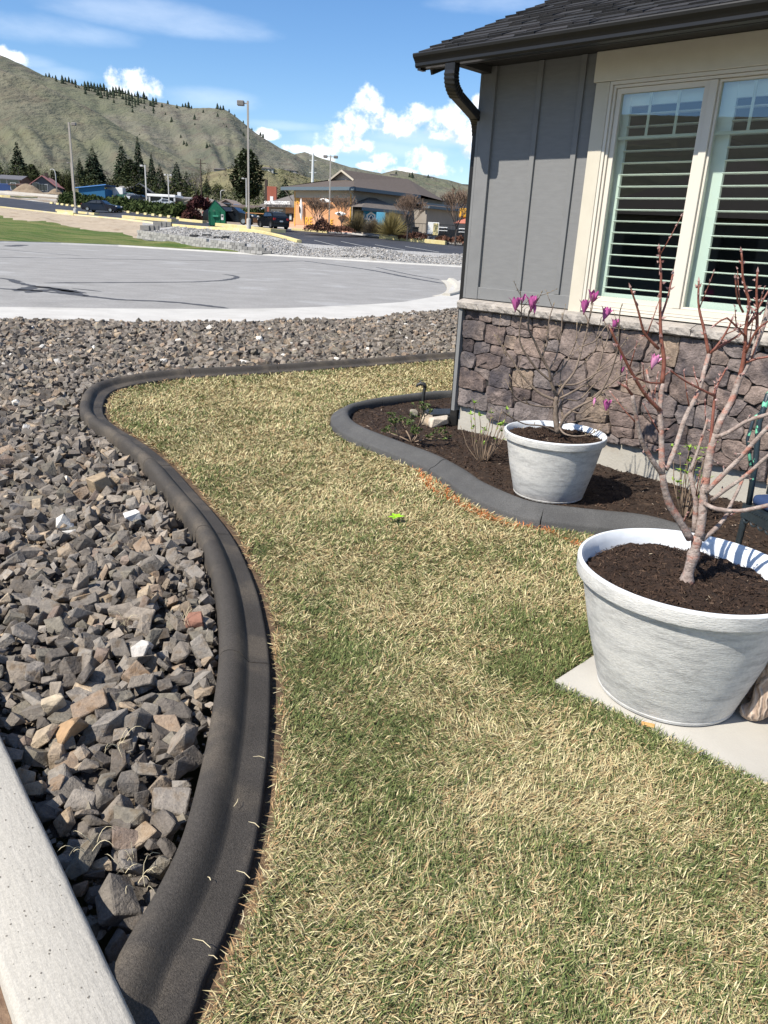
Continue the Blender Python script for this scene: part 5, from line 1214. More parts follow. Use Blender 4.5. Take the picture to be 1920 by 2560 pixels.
MB().bbox(.005, .445, .0, .44, .414, .47, .022).obj('cushion', mat('cushion_blue', (.020, .040, .105), (.03, .055, .13), 8, .85, .3, 200, coord='Object'), ch, smooth=True)

stp = ground(1400 + 1600 * .31344, 1280 + 1600 * .31344, .0125)
m_stat = bpy.data.materials.new('carved_resin'); m_stat.use_nodes = True; nt = m_stat.node_tree; q = G(nt); b = nt.nodes['Principled BSDF']; b.inputs['Roughness'].default_value = .6
tcn = q.n('ShaderNodeTexCoord').outputs['Object']; nd = q.n('ShaderNodeTexWave'); q.put(nd.inputs['Vector'], tcn); nd.inputs['Scale'].default_value = 13; nd.inputs['Distortion'].default_value = 9; nd.inputs['Detail'].default_value = 2; nd.inputs['Detail Scale'].default_value = 1.0
q.put(b.inputs['Base Color'], q.mix(nd.outputs[1], (.36, .26, .195, 1), (.54, .43, .345, 1))); bn = q.n('ShaderNodeBump'); bn.inputs['Strength'].default_value = .9; bn.inputs['Distance'].default_value = .01; q.put(bn.inputs['Height'], nd.outputs[1]); nt.links.new(bn.outputs[0], b.inputs['Normal'])
stt = thing('dog_statue', 'carved tan resin statue of a seated dog beside the large pot', 'statue', (stp[0], stp[1], .0125), math.radians(-28))
def skin(name, verts, edges, rad, m, par, sub=2):
    me = bpy.data.meshes.new(name); me.from_pydata(verts, edges, []); o = link(name, me, par); me.materials.append(m)
    md = o.modifiers.new('skin', 'SKIN'); lay = me.skin_vertices[0] if me.skin_vertices else None
    if lay is None:
        bmx = bmesh.new(); bmx.from_mesh(me); bmx.verts.layers.skin.verify(); bmx.to_mesh(me); bmx.free(); lay = me.skin_vertices[0]
    for i, rr_ in enumerate(rad):
        rr_ = rr_ if isinstance(rr_, tuple) else (rr_, rr_); lay.data[i].radius = rr_
    lay.data[0].use_root = True; md.use_smooth_shade = True
    s_ = o.modifiers.new('sub', 'SUBSURF'); s_.levels = sub; s_.render_levels = sub
    return o
# facing -x: chest and fore paws towards the pot
vts = [(.20, 0, .16), (.12, 0, .26), (.12, 0, .36), (.16, 0, .45), (.14, 0, .50), (.07, 0, .475), (.02, -.065, .22), (.0, -.07, .10), (-.01, -.07, .03), (-.075, -.07, .022), (.02, .065, .22), (.0, .07, .10), (-.01, .07, .03), (-.075, .07, .022), (.22, -.10, .10), (.14, -.12, .03), (.05, -.13, .022), (.22, .10, .10), (.14, .12, .03), (.05, .13, .022)]
eds = [(0, 1), (1, 2), (2, 3), (3, 4), (4, 5), (2, 6), (6, 7), (7, 8), (8, 9), (2, 10), (10, 11), (11, 12), (12, 13), (0, 14), (14, 15), (15, 16), (0, 17), (17, 18), (18, 19)]
skin('body', vts, eds, [.12, .12, .10, .065, .075, .04, .058, .046, .042, .03, .058, .046, .042, .03, .085, .045, .03, .085, .045, .03], m_stat, stt)
MB().add([(.17, -.05, .53), (.21, -.06, .52), (.20, -.085, .43), (.18, -.07, .53)], [(0, 1, 2), (0, 2, 3), (1, 3, 2), (0, 3, 1)]).obj('ear', m_stat, stt); MB().add([(.17, .05, .53), (.21, .06, .52), (.20, .085, .43), (.18, .07, .53)], [(0, 2, 1), (0, 3, 2), (1, 2, 3), (0, 1, 3)]).obj('ear', m_stat, stt)

# ================================================================== BEYOND THE STREET
def depth(P): return float((A_(P) - EYEP) @ _f)
def msize(px, P): return px * depth(P) / F
zs = lambda o, s_: (lambda X, Y: (o[0] + X * s_, o[1] + Y * s_))
Z1 = zs((0, 100), .3858); Z2 = zs((500, 100), .446); Z3 = zs((600, 360), .217); Z4 = zs((880, 400), .2049); ZA = zs((0, 320), .1989); ZB = zs((300, 260), .217); Z5 = zs((0, 440), .1808)

# --- trees
m_con = mat('conifer_leaf', (1, 1, 1), None, rough=.9, attr='tint', spec=.15)
m_trunk = mat('trunk_bark', (.10, .075, .055), (.15, .115, .085), 3, .95)
def conifer_mesh(seed, shape='spruce', n=900):
    r = np.random.default_rng(seed); lv = 15
    t = 1 - np.sqrt(r.random(n)) * .97; t = np.clip(t, .02, .99)
    a = r.uniform(0, 2 * np.pi, n)
    if shape == 'spruce': R = (1 - t) ** .85 * (.72 + .36 * (1 - ((t * lv) % 1)))
    elif shape == 'pine':
        t = r.random(n) * .86 + .12; R = .95 * np.sin(np.clip((t - .05) / .97, 0, 1) * np.pi) ** .6 * (1 - .25 * t)
    else: R = .9 * np.sin(np.clip(t * .93 + .05, 0, 1) * np.pi) ** .45
    lob = 1 + .34 * (fbm2(a * 2.2 + seed, t * 9, 1, 2, seed) - .5) * 2
    rr_ = R * lob * np.sqrt(r.uniform(.18, 1.0, n))
    c = np.stack([np.cos(a) * rr_, np.sin(a) * rr_, t], 1)
    l = r.uniform(.10, .22, n) * (.55 + .6 * (1 - t)) * (1.0 if shape == 'spruce' else 1.25); w = l * r.uniform(.28, .5, n)
    out = np.stack([np.cos(a), np.sin(a), -np.abs(r.normal(.35, .35, n)) if shape == 'spruce' else r.normal(.1, .8, n)], 1)
    out /= np.linalg.norm(out, axis=1, keepdims=True); out[:, 2] *= .32
    sd = np.stack([-np.sin(a), np.cos(a), r.normal(0, .5, n) * .3], 1)
    V = np.stack([c - out * l[:, None] * .4 - sd * w[:, None] * .6, c - out * l[:, None] * .4 + sd * w[:, None] * .6, c + out * l[:, None] * .35 + sd * w[:, None], c + out * l[:, None] * .75, c + out * l[:, None] * .35 - sd * w[:, None]], 1)
    V[:, :, 0] = np.clip(V[:, :, 0], -1.2, 1.2)
    o = (np.arange(n) * 5)[:, None]; T = np.concatenate([o + A_([[0, 1, 2]]), o + A_([[0, 2, 4]]), o + A_([[2, 3, 4]])])
    g_ = r.random(n)[:, None]; base = {'spruce': ((.014, .024, .014), (.036, .052, .028)), 'pine': ((.018, .028, .012), (.048, .058, .026)), 'cedar': ((.026, .034, .010), (.060, .066, .024)), 'red': ((.05, .014, .014), (.11, .035, .03))}[shape if shape in ('spruce', 'pine', 'red') else 'cedar']
    C = A_(base[0]) * (1 - g_) + A_(base[1]) * g_; C = C * (.75 + .5 * fbm2(a * 1.5, t * 6, 1, 2, seed + 5)[:, None])
    return V.reshape(-1, 3), T, np.repeat(C, 5, axis=0)
CON = {}
def conifer(label, px, yb, yt, wpx, shape='spruce', seed=1, P=None, name=None, group=None, n=900, cat='tree'):
    P = terr(px, yb) if P is None else A_(P); h = msize(yb - yt, P); rad = msize(wpx, P) / 2 * 1.22
    t = thing(name or {'spruce': 'spruce_tree', 'pine': 'pine_tree'}.get(shape, 'cedar_tree'), label, cat, P - A_([0, 0, .3]), group=group)
    key = (shape, seed % 6, n)
    if key not in CON:
        o = np_mesh('crown', *conifer_mesh(seed % 6 + 3, shape, n)[:2], m_con, None, cols=conifer_mesh(seed % 6 + 3, shape, n)[2]); CON[key] = o.data; bpy.data.objects.remove(o)
        CON['trunk'] = CON.get('trunk') or None
    c = link('crown', CON[key], t); lift = .10 if shape == 'pine' else .02
    c.scale = (rad, rad, h * (1 - lift)); c.location = (0, 0, h * lift); c.rotation_euler = (0, 0, seed * 1.3)
    MB().tube([(0, 0, -.3), (0, 0, h * .5), (0, 0, h * .92)], [h * .022, h * .014, h * .003], 6).obj('trunk', m_trunk, t)
    return t
TR = [('tall dark spruce standing left of the red roofed house', 50, 449, 358, 44, 'spruce'), ('dark spruce cut by the left edge of the picture', 0, 452, 403, 30, 'spruce'), ('broad dense spruce behind the blue shed', 237, 467, 372, 62, 'spruce'), ('narrow spruce leaning on the left flank of the broad spruce', 203, 467, 396, 30, 'spruce'),
      ('tall wide spruce left of the pointed one', 309, 462, 361, 46, 'spruce'), ('tallest pointed spruce in the middle of the group', 350, 476, 350, 38, 'spruce'), ('dark round topped tree in front of the two tall spruces', 328, 480, 402, 42, 'pine'), ('slim brownish larch right of the tallest spruce', 382, 480, 386, 28, 'spruce'),
      ('dark spruce right of the slim larch', 402, 490, 412, 38, 'spruce'), ('full dark spruce between the street lamp and the power pole', 444, 494, 406, 44, 'spruce'), ('dark spruce tip just right of the full spruce', 468, 490, 428, 26, 'spruce'), ('big ragged pine behind the tall lamp post', 618, 522, 382, 76, 'pine'), ('spruce peeping over the low wing of the school', 712, 520, 446, 42, 'spruce'),
      ('squat dark shrub tree right of the blue shed', 283, 492, 446, 32, 'cedar'), ('slim cedar, right of the pair by the street light', 173, 482, 424, 18, 'cedar'), ('slim cedar, left of the pair by the street light', 158, 480, 428, 13, 'cedar'), ('small dark spruce by the power pole', 517, 486, 443, 24, 'spruce'), ('small round dark tree near the tan houses', 545, 492, 458, 24, 'cedar'),
      ('dark tree behind the brown house at the far left', 84, 462, 412, 30, 'pine'), ('dark tree right of the red roofed house', 142, 470, 428, 28, 'pine'), ('dark bushy tree behind the grey gabled house', 336, 500, 452, 46, 'cedar')]
for i, (lb, x, yb, yt, w, sp) in enumerate(TR): conifer(lb, x, yb, yt, w, sp, i + 1, n=2000)
# bare trees
m_bare = mat('bare_twig', (.13, .085, .06), (.20, .14, .10), 8, .9)
m_bare2 = mat('bare_twig_grey', (.16, .14, .125), (.22, .20, .18), 8, .9)
m_btr = mat('bare_trunk', (.045, .038, .035), (.075, .065, .06), 4, .95)
def bare_tree(label, px, yb, yt, wpx, seed, group=None, m=m_bare, lev=5, P=None, clear=.28, rad=.012):
    P = terr(px, yb) if P is None else P; h = msize(yb - yt, P); w = msize(wpx, P) / 2; r = random.Random(seed)
    t = thing('bare_tree', label, 'tree', P - A_([0, 0, .1]), group=group); tw, tk = MB(), MB()
    def rec(p, d, l, rd, k):
        e = p + d * l; q_ = p.lerp(e, .5) + Vector((r.gauss(0, .05), r.gauss(0, .05), 0)) * l
        (tk if k >= lev - 1 else tw).tube([p, q_, e], [max(rd, h * .0026), max(rd * .82, h * .0024), max(rd * .62, h * .0022)], 5 if k >= lev - 1 else 3, cap=False)
        if k == 0: return
        for i in range(r.choice([3, 3, 4]) if k > 1 else 4):
            a = r.uniform(0, 6.28); tilt = r.uniform(.22, .62)
            u_2 = Vector((math.cos(a), math.sin(a), 0)); nd = (d * math.cos(tilt) + u_2 * math.sin(tilt) + Vector((0, 0, .16))).normalized()
            rec(e if i < 2 else q_.lerp(e, r.uniform(.2, 1)), nd, l * r.uniform(.62, .85), rd * .6, k - 1)
    L = h * .235
    tk.tube([(0, 0, -.2), (0, 0, h * clear * .6), (.01 * h, 0, h * clear)], [h * rad * 1.5, h * rad * 1.2, h * rad], 7)
    for i in range(8):
        a = i * .79 + r.uniform(-.2, .2); tl = r.uniform(.15, .65)
        rec(Vector((.01 * h, 0, h * clear * r.uniform(.85, 1.05))), Vector((math.cos(a) * math.sin(tl), math.sin(a) * math.sin(tl), math.cos(tl))), L, h * rad * .62, lev - 1)
    # fit the crown into its outline
    zz = max(v[2] for v in tw.v); xx = sorted(abs(v[0]) for v in tw.v)[int(len(tw.v) * .97)]
    for q_ in (tw, tk): q_.v = [(v[0] * w / xx, v[1] * w / xx, v[2] * h / zz) for v in q_.v]
    tk.obj('trunk', m_btr, t); tw.obj('crown', m, t); return t
bP = lambda px, yb, Y: at(px, yb, Y)
bare_tree('bare multi stemmed tree in front of the orange wall, left of the lamp', 793, 572, 488, 66, 3, P=bP(793, 572, 82), clear=.16, rad=.014)
bare_tree('bare slim tree in front of the orange wall, right of the lamp', 853, 577, 486, 56, 5, P=bP(853, 577, 80), clear=.22)
bare_tree('bare round headed tree in front of the white clerestory wall', 1018, 593, 484, 76, 8, P=bP(1018, 593, 79), lev=5, clear=.26, rad=.013)
bare_tree('tall bare brown tree nearest the grey house corner', 1138, 606, 470, 90, 11, P=bP(1138, 606, 78), lev=5, clear=.24, rad=.013)
bare_tree('grey bare tree behind the squat shrub on the slope', 268, 440, 404, 34, 15, m=m_bare2, lev=4, P=terr(268, 462))
bare_tree('grey bare tree above the tan houses', 490, 505, 440, 40, 16, m=m_bare2, lev=4)

# distant woods on the town slope: a mass nobody could count
def wood(name, spots, seed, hmin, hmax, cols):
    r = np.random.default_rng(seed); Vs, Ts, Cs, off = [], [], [], 0
    for (P, sc, kind) in spots:
        V0, T0, C0_ = WOOD[kind][r.integers(0, 3)]; h = r.uniform(hmin, hmax) * sc; w = h * {'s': .2, 'r': .34, 'p': .14}[kind] * r.uniform(.8, 1.3)
        Vs.append(V0 * A_([w, w, h]) + P); Ts.append(T0 + off); off += len(V0); Cs.append(C0_ * r.uniform(.7, 1.35))
    return tag(np_mesh(name, np.concatenate(Vs), np.concatenate(Ts), m_con, cols=np.concatenate(Cs)), kind='stuff')
WOOD = {'s': [conifer_mesh(40 + i, 'spruce', 100) for i in range(3)], 'r': [conifer_mesh(50 + i, 'cedar', 100) for i in range(3)], 'p': []}
for i in range(3):
    V0, T0, C0_ = conifer_mesh(60 + i, 'cedar', 90); WOOD['p'].append((V0, T0, C0_ * 0 + A_([.15, .125, .105]) * np.random.default_rng(i).uniform(.7, 1.2, (len(C0_), 1))))
rw = random.Random(12); sp = []
for _ in range(560):
    x = rw.uniform(-260, 900); y = rw.uniform(T5(x, 1) + 1, T4(x, 1) - 1)
    if 195 < x < 300 and y > 474: continue
    sp.append((terr(x, y), 1.0 if x < 520 else .75, rw.choice('ssrrrp' if x < 520 else 'srrp')))
wood('distant_trees', sp, 4, 4, 9, None)
sp = []
hk = {'bench': 'hills57', 'B': 'hills11', 'A': 'hills23', 'C': 'hills31', 'D': 'hills43'}
for _ in range(90):
    x = rw.uniform(430, 800); y = np.interp(x, [430, 545, 620, 700, 800], [462, 428, 420, 432, 455]) + rw.uniform(-2, 26) ** 1.0
    p = hill_pt('hills57', x, y); sp.append((p, 1, rw.choice('rrsp')))
wood('bench_trees', sp, 5, 4, 9, None)
# pines along the ridge: one object each, too small to have parts
pm = []
for i in range(4):
    mb = MB(); q_ = random.Random(i)
    for z0, z1, r_ in ((.08, .5, 1.0), (.3, .75, .75), (.55, 1.0, .5)):
        mb.add([(r_ * q_.uniform(.7, 1.2) * math.cos(j * .9), r_ * q_.uniform(.7, 1.2) * math.sin(j * .9), z0 + q_.uniform(-.04, .04)) for j in range(7)] + [(q_.uniform(-.1, .1), 0, z1)], [(j, (j + 1) % 7, 7) for j in range(7)])
    mb.tube([(0, 0, -.1), (0, 0, .2)], .08, 4); o = mb.obj('ridge_pine', mat('ridge_pine_leaf', (.016, .026, .016), (.034, .046, .026), .05, .95)); pm.append(o.data); bpy.data.objects.remove(o)
ridge = [(112, 191), (320, 237)]
def cr(x): return np.interp(x, [58, 112, 166, 204, 231, 320, 386, 424, 478, 521, 567, 590, 637, 700], [163, 190, 204, 215, 222, 237, 254, 260, 271, 269, 276, 292, 331, 371])
k = 0
def ridge_pine(x, y, s_=1.0, key='hills11', grp='dark pines scattered along the hill ridge', lb=None):
    if lb is None: lb = 'dark pine ' + ('against the sky on the hill crest' if y < cr(x) + 6 else 'on the hill slope below the crest') + (' left of the cumulus cloud' if x < 270 else ' under the cumulus cloud' if x < 385 else ' between cumulus and tallest lamp' if x < 570 else ' right of the tallest lamp head' if x > 632 else ' near the tallest lamp head')
    p = hill_pt(key, x, y); d = float(np.hypot(p[0], p[1])); h = rw.choice([5, 7, 9, 11, 14]) * rw.uniform(.8, 1.2) / 1923 * d * s_
    o = link('ridge_pine', pm[rw.randrange(4)], loc=tuple(p - A_([0, 0, .6]))); o.scale = (h * .30 + .7, h * .30 + .7, h); tag(o, lb, 'tree', grp)
for _ in range(185):
    x = rw.choice([rw.triangular(108, 425, 260), rw.choice([130, 165, 215, 245, 262, 290, 318, 345, 362, 384]) + rw.gauss(0, 7)]); b = rw.random() ** 2.0; ridge_pine(x, cr(x) + 1 + b * np.interp(x, [108, 200, 300, 400, 430], [6, 16, 30, 34, 12]))
for _ in range(10): ridge_pine(rw.uniform(440, 480), 270 + rw.uniform(0, 3))
for _ in range(8): ridge_pine(rw.uniform(530, 562), 272 + rw.uniform(0, 4), .8)
for x, y in [(575, 279), (587, 290), (610, 312), (618, 320), (628, 327), (648, 339), (655, 345), (600, 330), (612, 342), (625, 350), (345, 264), (330, 282), (385, 285), (415, 290), (490, 300), (505, 282), (545, 292), (299, 342), (352, 340), (470, 368), (463, 368), (534, 365), (527, 370), (515, 378), (430, 308), (485, 315), (560, 312), (568, 320), (455, 350)]: ridge_pine(x, y, .75)
for x, y in [(888, 432), (894, 430), (906, 436), (914, 437), (974, 440), (988, 438), (1022, 444), (1030, 445), (1072, 446)]: ridge_pine(x, y, 1.1, 'hills43', 'dark trees on the low green hill above the school roof', 'dark tree on the low green hill above the school roof, ' + ('near the white flat house' if x < 930 else 'at the domed top' if x < 1000 else 'right of the domed top'))

# --- hedges and bushes
def bush(name, label, P0, P1, h, w, cols, n, seed, cat='hedge', group=None, leafsz=.3, spiky=False):
    r = np.random.default_rng(seed); P0, P1 = A_(P0), A_(P1); L = np.linalg.norm(P1 - P0); u = r.random(n); d = (P1 - P0) / max(L, 1e-6); s_ = np.array([-d[1], d[0], 0]) if L > 1e-3 else A_([0, 1, 0])
    if L < 1e-3: d = A_([1, 0, 0])
    a = r.uniform(0, np.pi, n); rr_ = np.sqrt(r.uniform(.35, 1, n)); lump = .7 + .6 * fbm2(u * L * .45, a * .6, 1, 3, seed)
    c = (u * L)[:, None] * d + (np.cos(a) * rr_ * w / 2 * lump)[:, None] * s_ + (np.sin(a) * rr_ * h * lump)[:, None] * A_([0, 0, 1])
    if L < 1e-3:
        b = r.uniform(0, 6.28, n); c = np.stack([np.cos(b) * np.cos(a * .5) * rr_ * w / 2, np.sin(b) * np.cos(a * .5) * rr_ * w / 2, np.sin(a * .5) * rr_ * h], 1) * lump[:, None]
    c[:, 2] = np.maximum(c[:, 2], .02)
    if spiky:
        D = c - A_([0, 0, -.3]); D = D / np.linalg.norm(D, axis=1, keepdims=True) + r.normal(0, .2, (n, 3)); W_ = np.cross(D, r.normal(size=(n, 3))); W_ /= np.linalg.norm(W_, axis=1, keepdims=True)
        V = np.stack([c * .2 - W_ * .02, c * .2 + W_ * .02, c + D * leafsz * .3], 1); T = (np.arange(n) * 3)[:, None] + A_([[0, 1, 2]]); k_ = 3
    else:
        V = c[:, None, :] + r.normal(0, leafsz * .5, (n, 3, 3)); T = (np.arange(n) * 3)[:, None] + A_([[0, 1, 2]]); k_ = 3
    g_ = r.random(n)[:, None]; C = A_(cols[0]) * (1 - g_) + A_(cols[1]) * g_
    o = np_mesh(name, V.reshape(-1, 3), T, m_con, cols=np.repeat(C, k_, axis=0)); o.location = tuple(P0); return tag(o, label, cat, group)
HC = ((.018, .032, .009), (.060, .080, .024))
hp = [Z5(905, 372), Z5(1180, 432), ZB(10, 1222), ZB(420, 1300), ZB(760, 1300)]
hq = [terr(x, T2(x, 1) - 3.0) for x in (163, 200, 245, 300, 345, 395, 440, 462)]
lbs = ['low dark green juniper hedge behind the parking blocks left of the lamp', 'low juniper hedge behind the dark sedan', 'juniper hedge right of the dark sedan', 'juniper hedge in front of the white trailer', 'juniper hedge in front of the grey shelter', 'juniper hedge in front of the shelter right of the two lamps', 'juniper hedge end beside the dark red bush']
for i in range(7): bush('juniper_hedge', lbs[i], hq[i], hq[i + 1], 1.35 if i else 1.7, 3.2, HC, 1500, 60 + i, leafsz=.42)
bush('juniper_hedge', 'juniper hedge behind the green dumpster and the black pickup', terr(565, 549), terr(700, 557), 1.5, 3, HC, 1500, 70, leafsz=.4)
bush('red_bush', 'dark maroon bush beside the green dumpster', terr(497, 552), terr(505, 553), 2.6, 3.6, ((.028, .010, .012), (.075, .028, .026)), 1200, 71, 'bush', leafsz=.35)
bush('red_bush', 'small reddish brown bush left of the maroon bush', terr(478, 551), terr(484, 552), 1.3, 2.4, ((.06, .025, .02), (.14, .06, .045)), 600, 72, 'bush', leafsz=.3)
GR = ((.12, .095, .05), (.26, .21, .11))
for lb, x, y, h, w, c, Y in [('tan ornamental grass clump, left of the pair in front of the blue mural', 893, 579, 1.7, 4.2, GR, 82), ('tan ornamental grass clump, right one, before the dark bins', 978, 588, 2.0, 3.8, ((.16, .13, .05), (.32, .26, .11)), 80), ('brown grass clump between the two tan clumps', 935, 583, 1.3, 3.2, ((.10, .075, .05), (.20, .155, .10)), 81)]:
    bush('grass_clump', lb, at(x, y, Y), at(x, y, Y), h, w, c, 1500, int(x), 'bush', leafsz=.9, spiky=True)
RB = ((.07, .035, .025), (.16, .08, .055))
for lb, x, y, h, w in [('reddish twiggy bush left of the lamp before the orange wall', 783, 576, .5, 2.2), ('reddish bush under the multi stemmed bare tree', 806, 573, 1.0, 1.6), ('dark twiggy bush at the foot of the two headed lamp', 827, 578, .5, 1.8), ('reddish bush right of the slim bare tree', 858, 579, .5, 2.2), ('brown bush in front of the boulder wall', 1044, 598, .6, 2.2), ('brown bush left of the tall bare tree', 1108, 603, .5, 1.8), ('small reddish bush at the right, before the grey house', 1148, 608, .7, 1.8), ('dark low bush touching the grey house corner', 1174, 611, .6, 1.5), ('low reddish bush in the strip left of the boulder wall', 1010, 594, .4, 1.4)]:
    bush('twiggy_bush', lb, at(x, y, 80), at(x, y, 80), h, w, RB, 700, int(x), 'bush', leafsz=.16)

# --- lamp posts
m_pole = mat('pole_bronze', (.30, .27, .235), (.36, .33, .29), 2, .5, spec=.4)
m_head = mat('lamp_head', (.17, .155, .14), (.21, .195, .18), 2, .5)
m_conc = mat('base_concrete', (.42, .40, .37), (.52, .50, .465), 3, .9)
m_wpole = mat('pole_pale', (.42, .42, .40), (.50, .50, .48), 2, .5)
def lamp(label, px, yb, yt, Y, heads, wpx, base=True, m=m_pole, hd=(14, 9), name='lamp_post', hm=None):
    P = at(px, yb, Y); h = msize(yb - yt, P) * 1.0; t = thing(name, label, 'street lamp', P); rd = msize(wpx, P) / 2
    bh = 0
    if base:
        bh = msize(base, P); br = rd * 2.6; MB().lathe([(0, -.3), (br, -.3), (br, bh - .04), (br - .05, bh), (0, bh)], 16).obj('concrete_base', m_conc, t, smooth=True, angle=40)
        MB().box(-rd * 1.7, rd * 1.7, -rd * 1.7, rd * 1.7, bh, bh + .06).obj('base_plate', m, t)
    MB().box(-rd, rd, -rd, rd, bh, h).obj('pole', m, t)
    hx, hz = msize(hd[0], P), msize(hd[1], P)
    for sx in heads:
        x0, x1 = (-rd - hx - .25, -rd - .25) if sx < 0 else (rd + .25, rd + .25 + hx)
        MB().box(*(((x1, -rd) if sx < 0 else (rd, x0))), -.06, .06, h - hz * .6, h - hz * .4).obj('arm', m, t)
        MB().bbox(x0, x1, -hx * .45, hx * .45, h - hz, h, .05).obj('head', hm or m_head, t)
    return t
lamp('tall lamp post on a round concrete base, in front of the broad spruce', 190, 539, 329, 100, [1], 4.0, base=16, hd=(10, 7))
lamp('tallest lamp post on a concrete base beside the black crossover', 622, 567, 286, 75, [-1], 4.2, base=19, hd=(16, 11))
lamp('lamp post with two heads in front of the orange wall', 822, 576, 405, 84, [-1, 1], 3.2, base=0, hd=(10, 6))
lamp('pale lamp post with a white head beside the dark shelter', 367, 512, 421, 150, [-1], 2.6, base=0, m=m_wpole, hd=(7, 4), hm=m_wpole)
lamp('pale lamp post left of the full dark spruce, over the shelter', 423, 518, 442, 155, [-1, 1], 2.2, base=0, m=m_wpole, hd=(5, 4), hm=m_wpole)
lamp('thin far lamp post just left of the first tall lamp', 184, 499, 414, 150, [-1], 2.0, base=0, hd=(5, 3))
lamp('thin far lamp post just left of the tallest lamp', 616, 532, 452, 145, [-1], 2.2, base=0, m=m_wpole, hd=(6, 3), hm=m_wpole)
def curved_lamp(label, px, yb, yt, Y, dx):
    P = at(px, yb, Y); h = msize(yb - yt, P); t = thing('street_light', label, 'street lamp', P); a = msize(abs(dx), P) * (1 if dx > 0 else -1)
    MB().tube([(0, 0, -.2), (0, 0, h * .82), (a * .2, 0, h * .95), (a * .6, 0, h), (a, 0, h * .985)], [.16, .11, .09, .08, .07], 6).obj('pole', m_wpole, t, smooth=True)
    MB().bbox(min(a, a * 1.35), max(a, a * 1.35), -.12, .12, h * .965, h * .995, .02).obj('head', m_wpole, t)
curved_lamp('pale curved street light beside the red roofed house', 143, 487, 428, 200, -9)
curved_lamp('pale curved street light between the tan houses and the ragged pine', 552, 500, 477, 190, 9)
def power_pole(label, px, yb, yt, Y, arms, m, w=.16, name='power_pole'):
    P = at(px, yb, Y); h = msize(yb - yt, P); t = thing(name, label, 'power pole', P)
    MB().tube([(0, 0, -.3), (0, 0, h)], [w, w * .6], 7).obj('pole', m, t)
    for z in arms: MB().box(-1.3, 1.3, -.07, .07, h * z - .08, h * z + .08).obj('crossarm', m, t)
m_wood = mat('pole_wood', (.055, .042, .034), (.08, .062, .05), 3, .95)
power_pole('dark wooden power pole among the houses', 504, 497, 407, 210, (.9,), m_wood, .2)
power_pole('dark power pole with a crossarm behind the tall bare tree', 1166, 560, 435, 150, (.72,), m_wood, .2)
power_pole('tall white transmission tower behind the school roof', 781, 470, 391, 300, (.95, .8, .45), mat('white_steel', (.62, .64, .64), None), .55, 'transmission_tower')

# --- parking blocks, yellow kerbs
m_yel = mat('yellow_paint', (.58, .47, .20), (.64, .55, .30), 3, .85, c3=(.55, .50, .40), s3=.9, f3=(.55, .7))
pbm = MB().prism_x([(-.09, 0), (.09, 0), (.065, .13), (-.065, .13)], -.9, .9)
first = None; blocks = [Z5(717, 384), Z5(802, 396), Z5(867, 404), Z5(936, 414), Z5(1012, 422), Z5(1104, 432), Z5(1178, 441), Z5(1360, 466), Z5(1440, 475), ZB(20, 1246), ZB(100, 1256), ZB(208, 1268), ZB(298, 1277), ZB(387, 1288), ZB(472, 1298), ZB(567, 1309), ZB(675, 1326)]
for i, (x, y) in enumerate(blocks):
    P = terr(x, y); Q = terr(x + 6, y + .85); a = math.atan2(Q[1] - P[1], Q[0] - P[0])
    if first is None: first = o = pbm.obj('parking_block', m_yel)
    else: o = first.copy(); COL.objects.link(o)
    o.location = tuple(P); o.rotation_euler = (0, 0, a * .6); o.scale = (msize(9.5, P) / 1.8, 1.6, 2.0)
    nm = ['leftmost yellow parking block of the row, on the open asphalt', 'second yellow parking block from the left', 'third yellow parking block from the left', 'yellow parking block left of the first lamp', 'yellow parking block behind the first lamp base', 'yellow parking block just right of the first lamp', 'yellow parking block touching the sedan tail', 'yellow parking block under the sedan door', 'yellow parking block under the sedan nose', 'first yellow parking block right of the sedan', 'second yellow parking block right of the sedan', 'yellow parking block below the white trailer', 'yellow parking block below the grey house', 'yellow parking block below the pale lamp post', 'yellow parking block below the shelter', 'yellow parking block next to the red bushes', 'rightmost yellow parking block of the row, near the maroon bush'][i]
    tag(o, nm, 'parking block', 'yellow parking blocks along the hedge')
def kerb_line(name, label, pts, h, w, m, on=True, cat='kerb'):
    P = spline([(terr(x, y) if on else at(x, y, on)) for x, y in pts], 1.2) if on is True else spline([at(x, y, Y) for (x, y), Y in zip(pts, on)], 1.2)
    return tag(MB().sweep(P, [(-w, -.3), (-w, h - .02), (-w + .04, h), (w - .04, h), (w, h - .02), (w, -.3)]).obj(name, m), label, cat)
kerb_line('yellow_kerb', 'long worn yellow kerb along the edge of the car park above the sand', [(x, T1(x, 1) - .4) for x in np.linspace(-220, 412, 24)], .15, .16, mat('worn_yellow', (.60, .50, .24), (.60, .55, .42), 1.2, .85))
kerb_line('yellow_kerb', 'yellow kerb curving down over the gravel in front of the lamp', [(424, 564.5), (500, 571), (570, 575), (634, 580), (690, 591), (748, 607)], .22, .22, m_yel)
kerb_line('yellow_kerb', 'yellow island kerb at the foot of the first lamp', [Z5(800, 488), Z5(1000, 505), Z5(1200, 525), Z5(1340, 540)], .22, .35, m_yel)
kerb_line('yellow_kerb', 'short thick yellow block kerb just below the first lamp', [Z5(820, 522), Z5(930, 532), Z5(1040, 545)], .3, .25, m_yel)
kerb_line('yellow_kerb', 'long yellow island kerb on the asphalt left of the dumpster', [ZB(52, 1312), ZB(300, 1334), ZB(620, 1356)], .28, .35, m_yel)
kerb_line('yellow_kerb', 'yellow kerb running up to the dumpster', [ZB(705, 1346), ZB(840, 1360), ZB(975, 1372)], .25, .3, m_yel)
kerb_line('yellow_kerb', 'yellow island kerb around the tallest lamp', [ZB(1120, 1404), ZB(1400, 1432), ZB(1659, 1462), Z2(470, 1080)], .28, .4, m_yel)
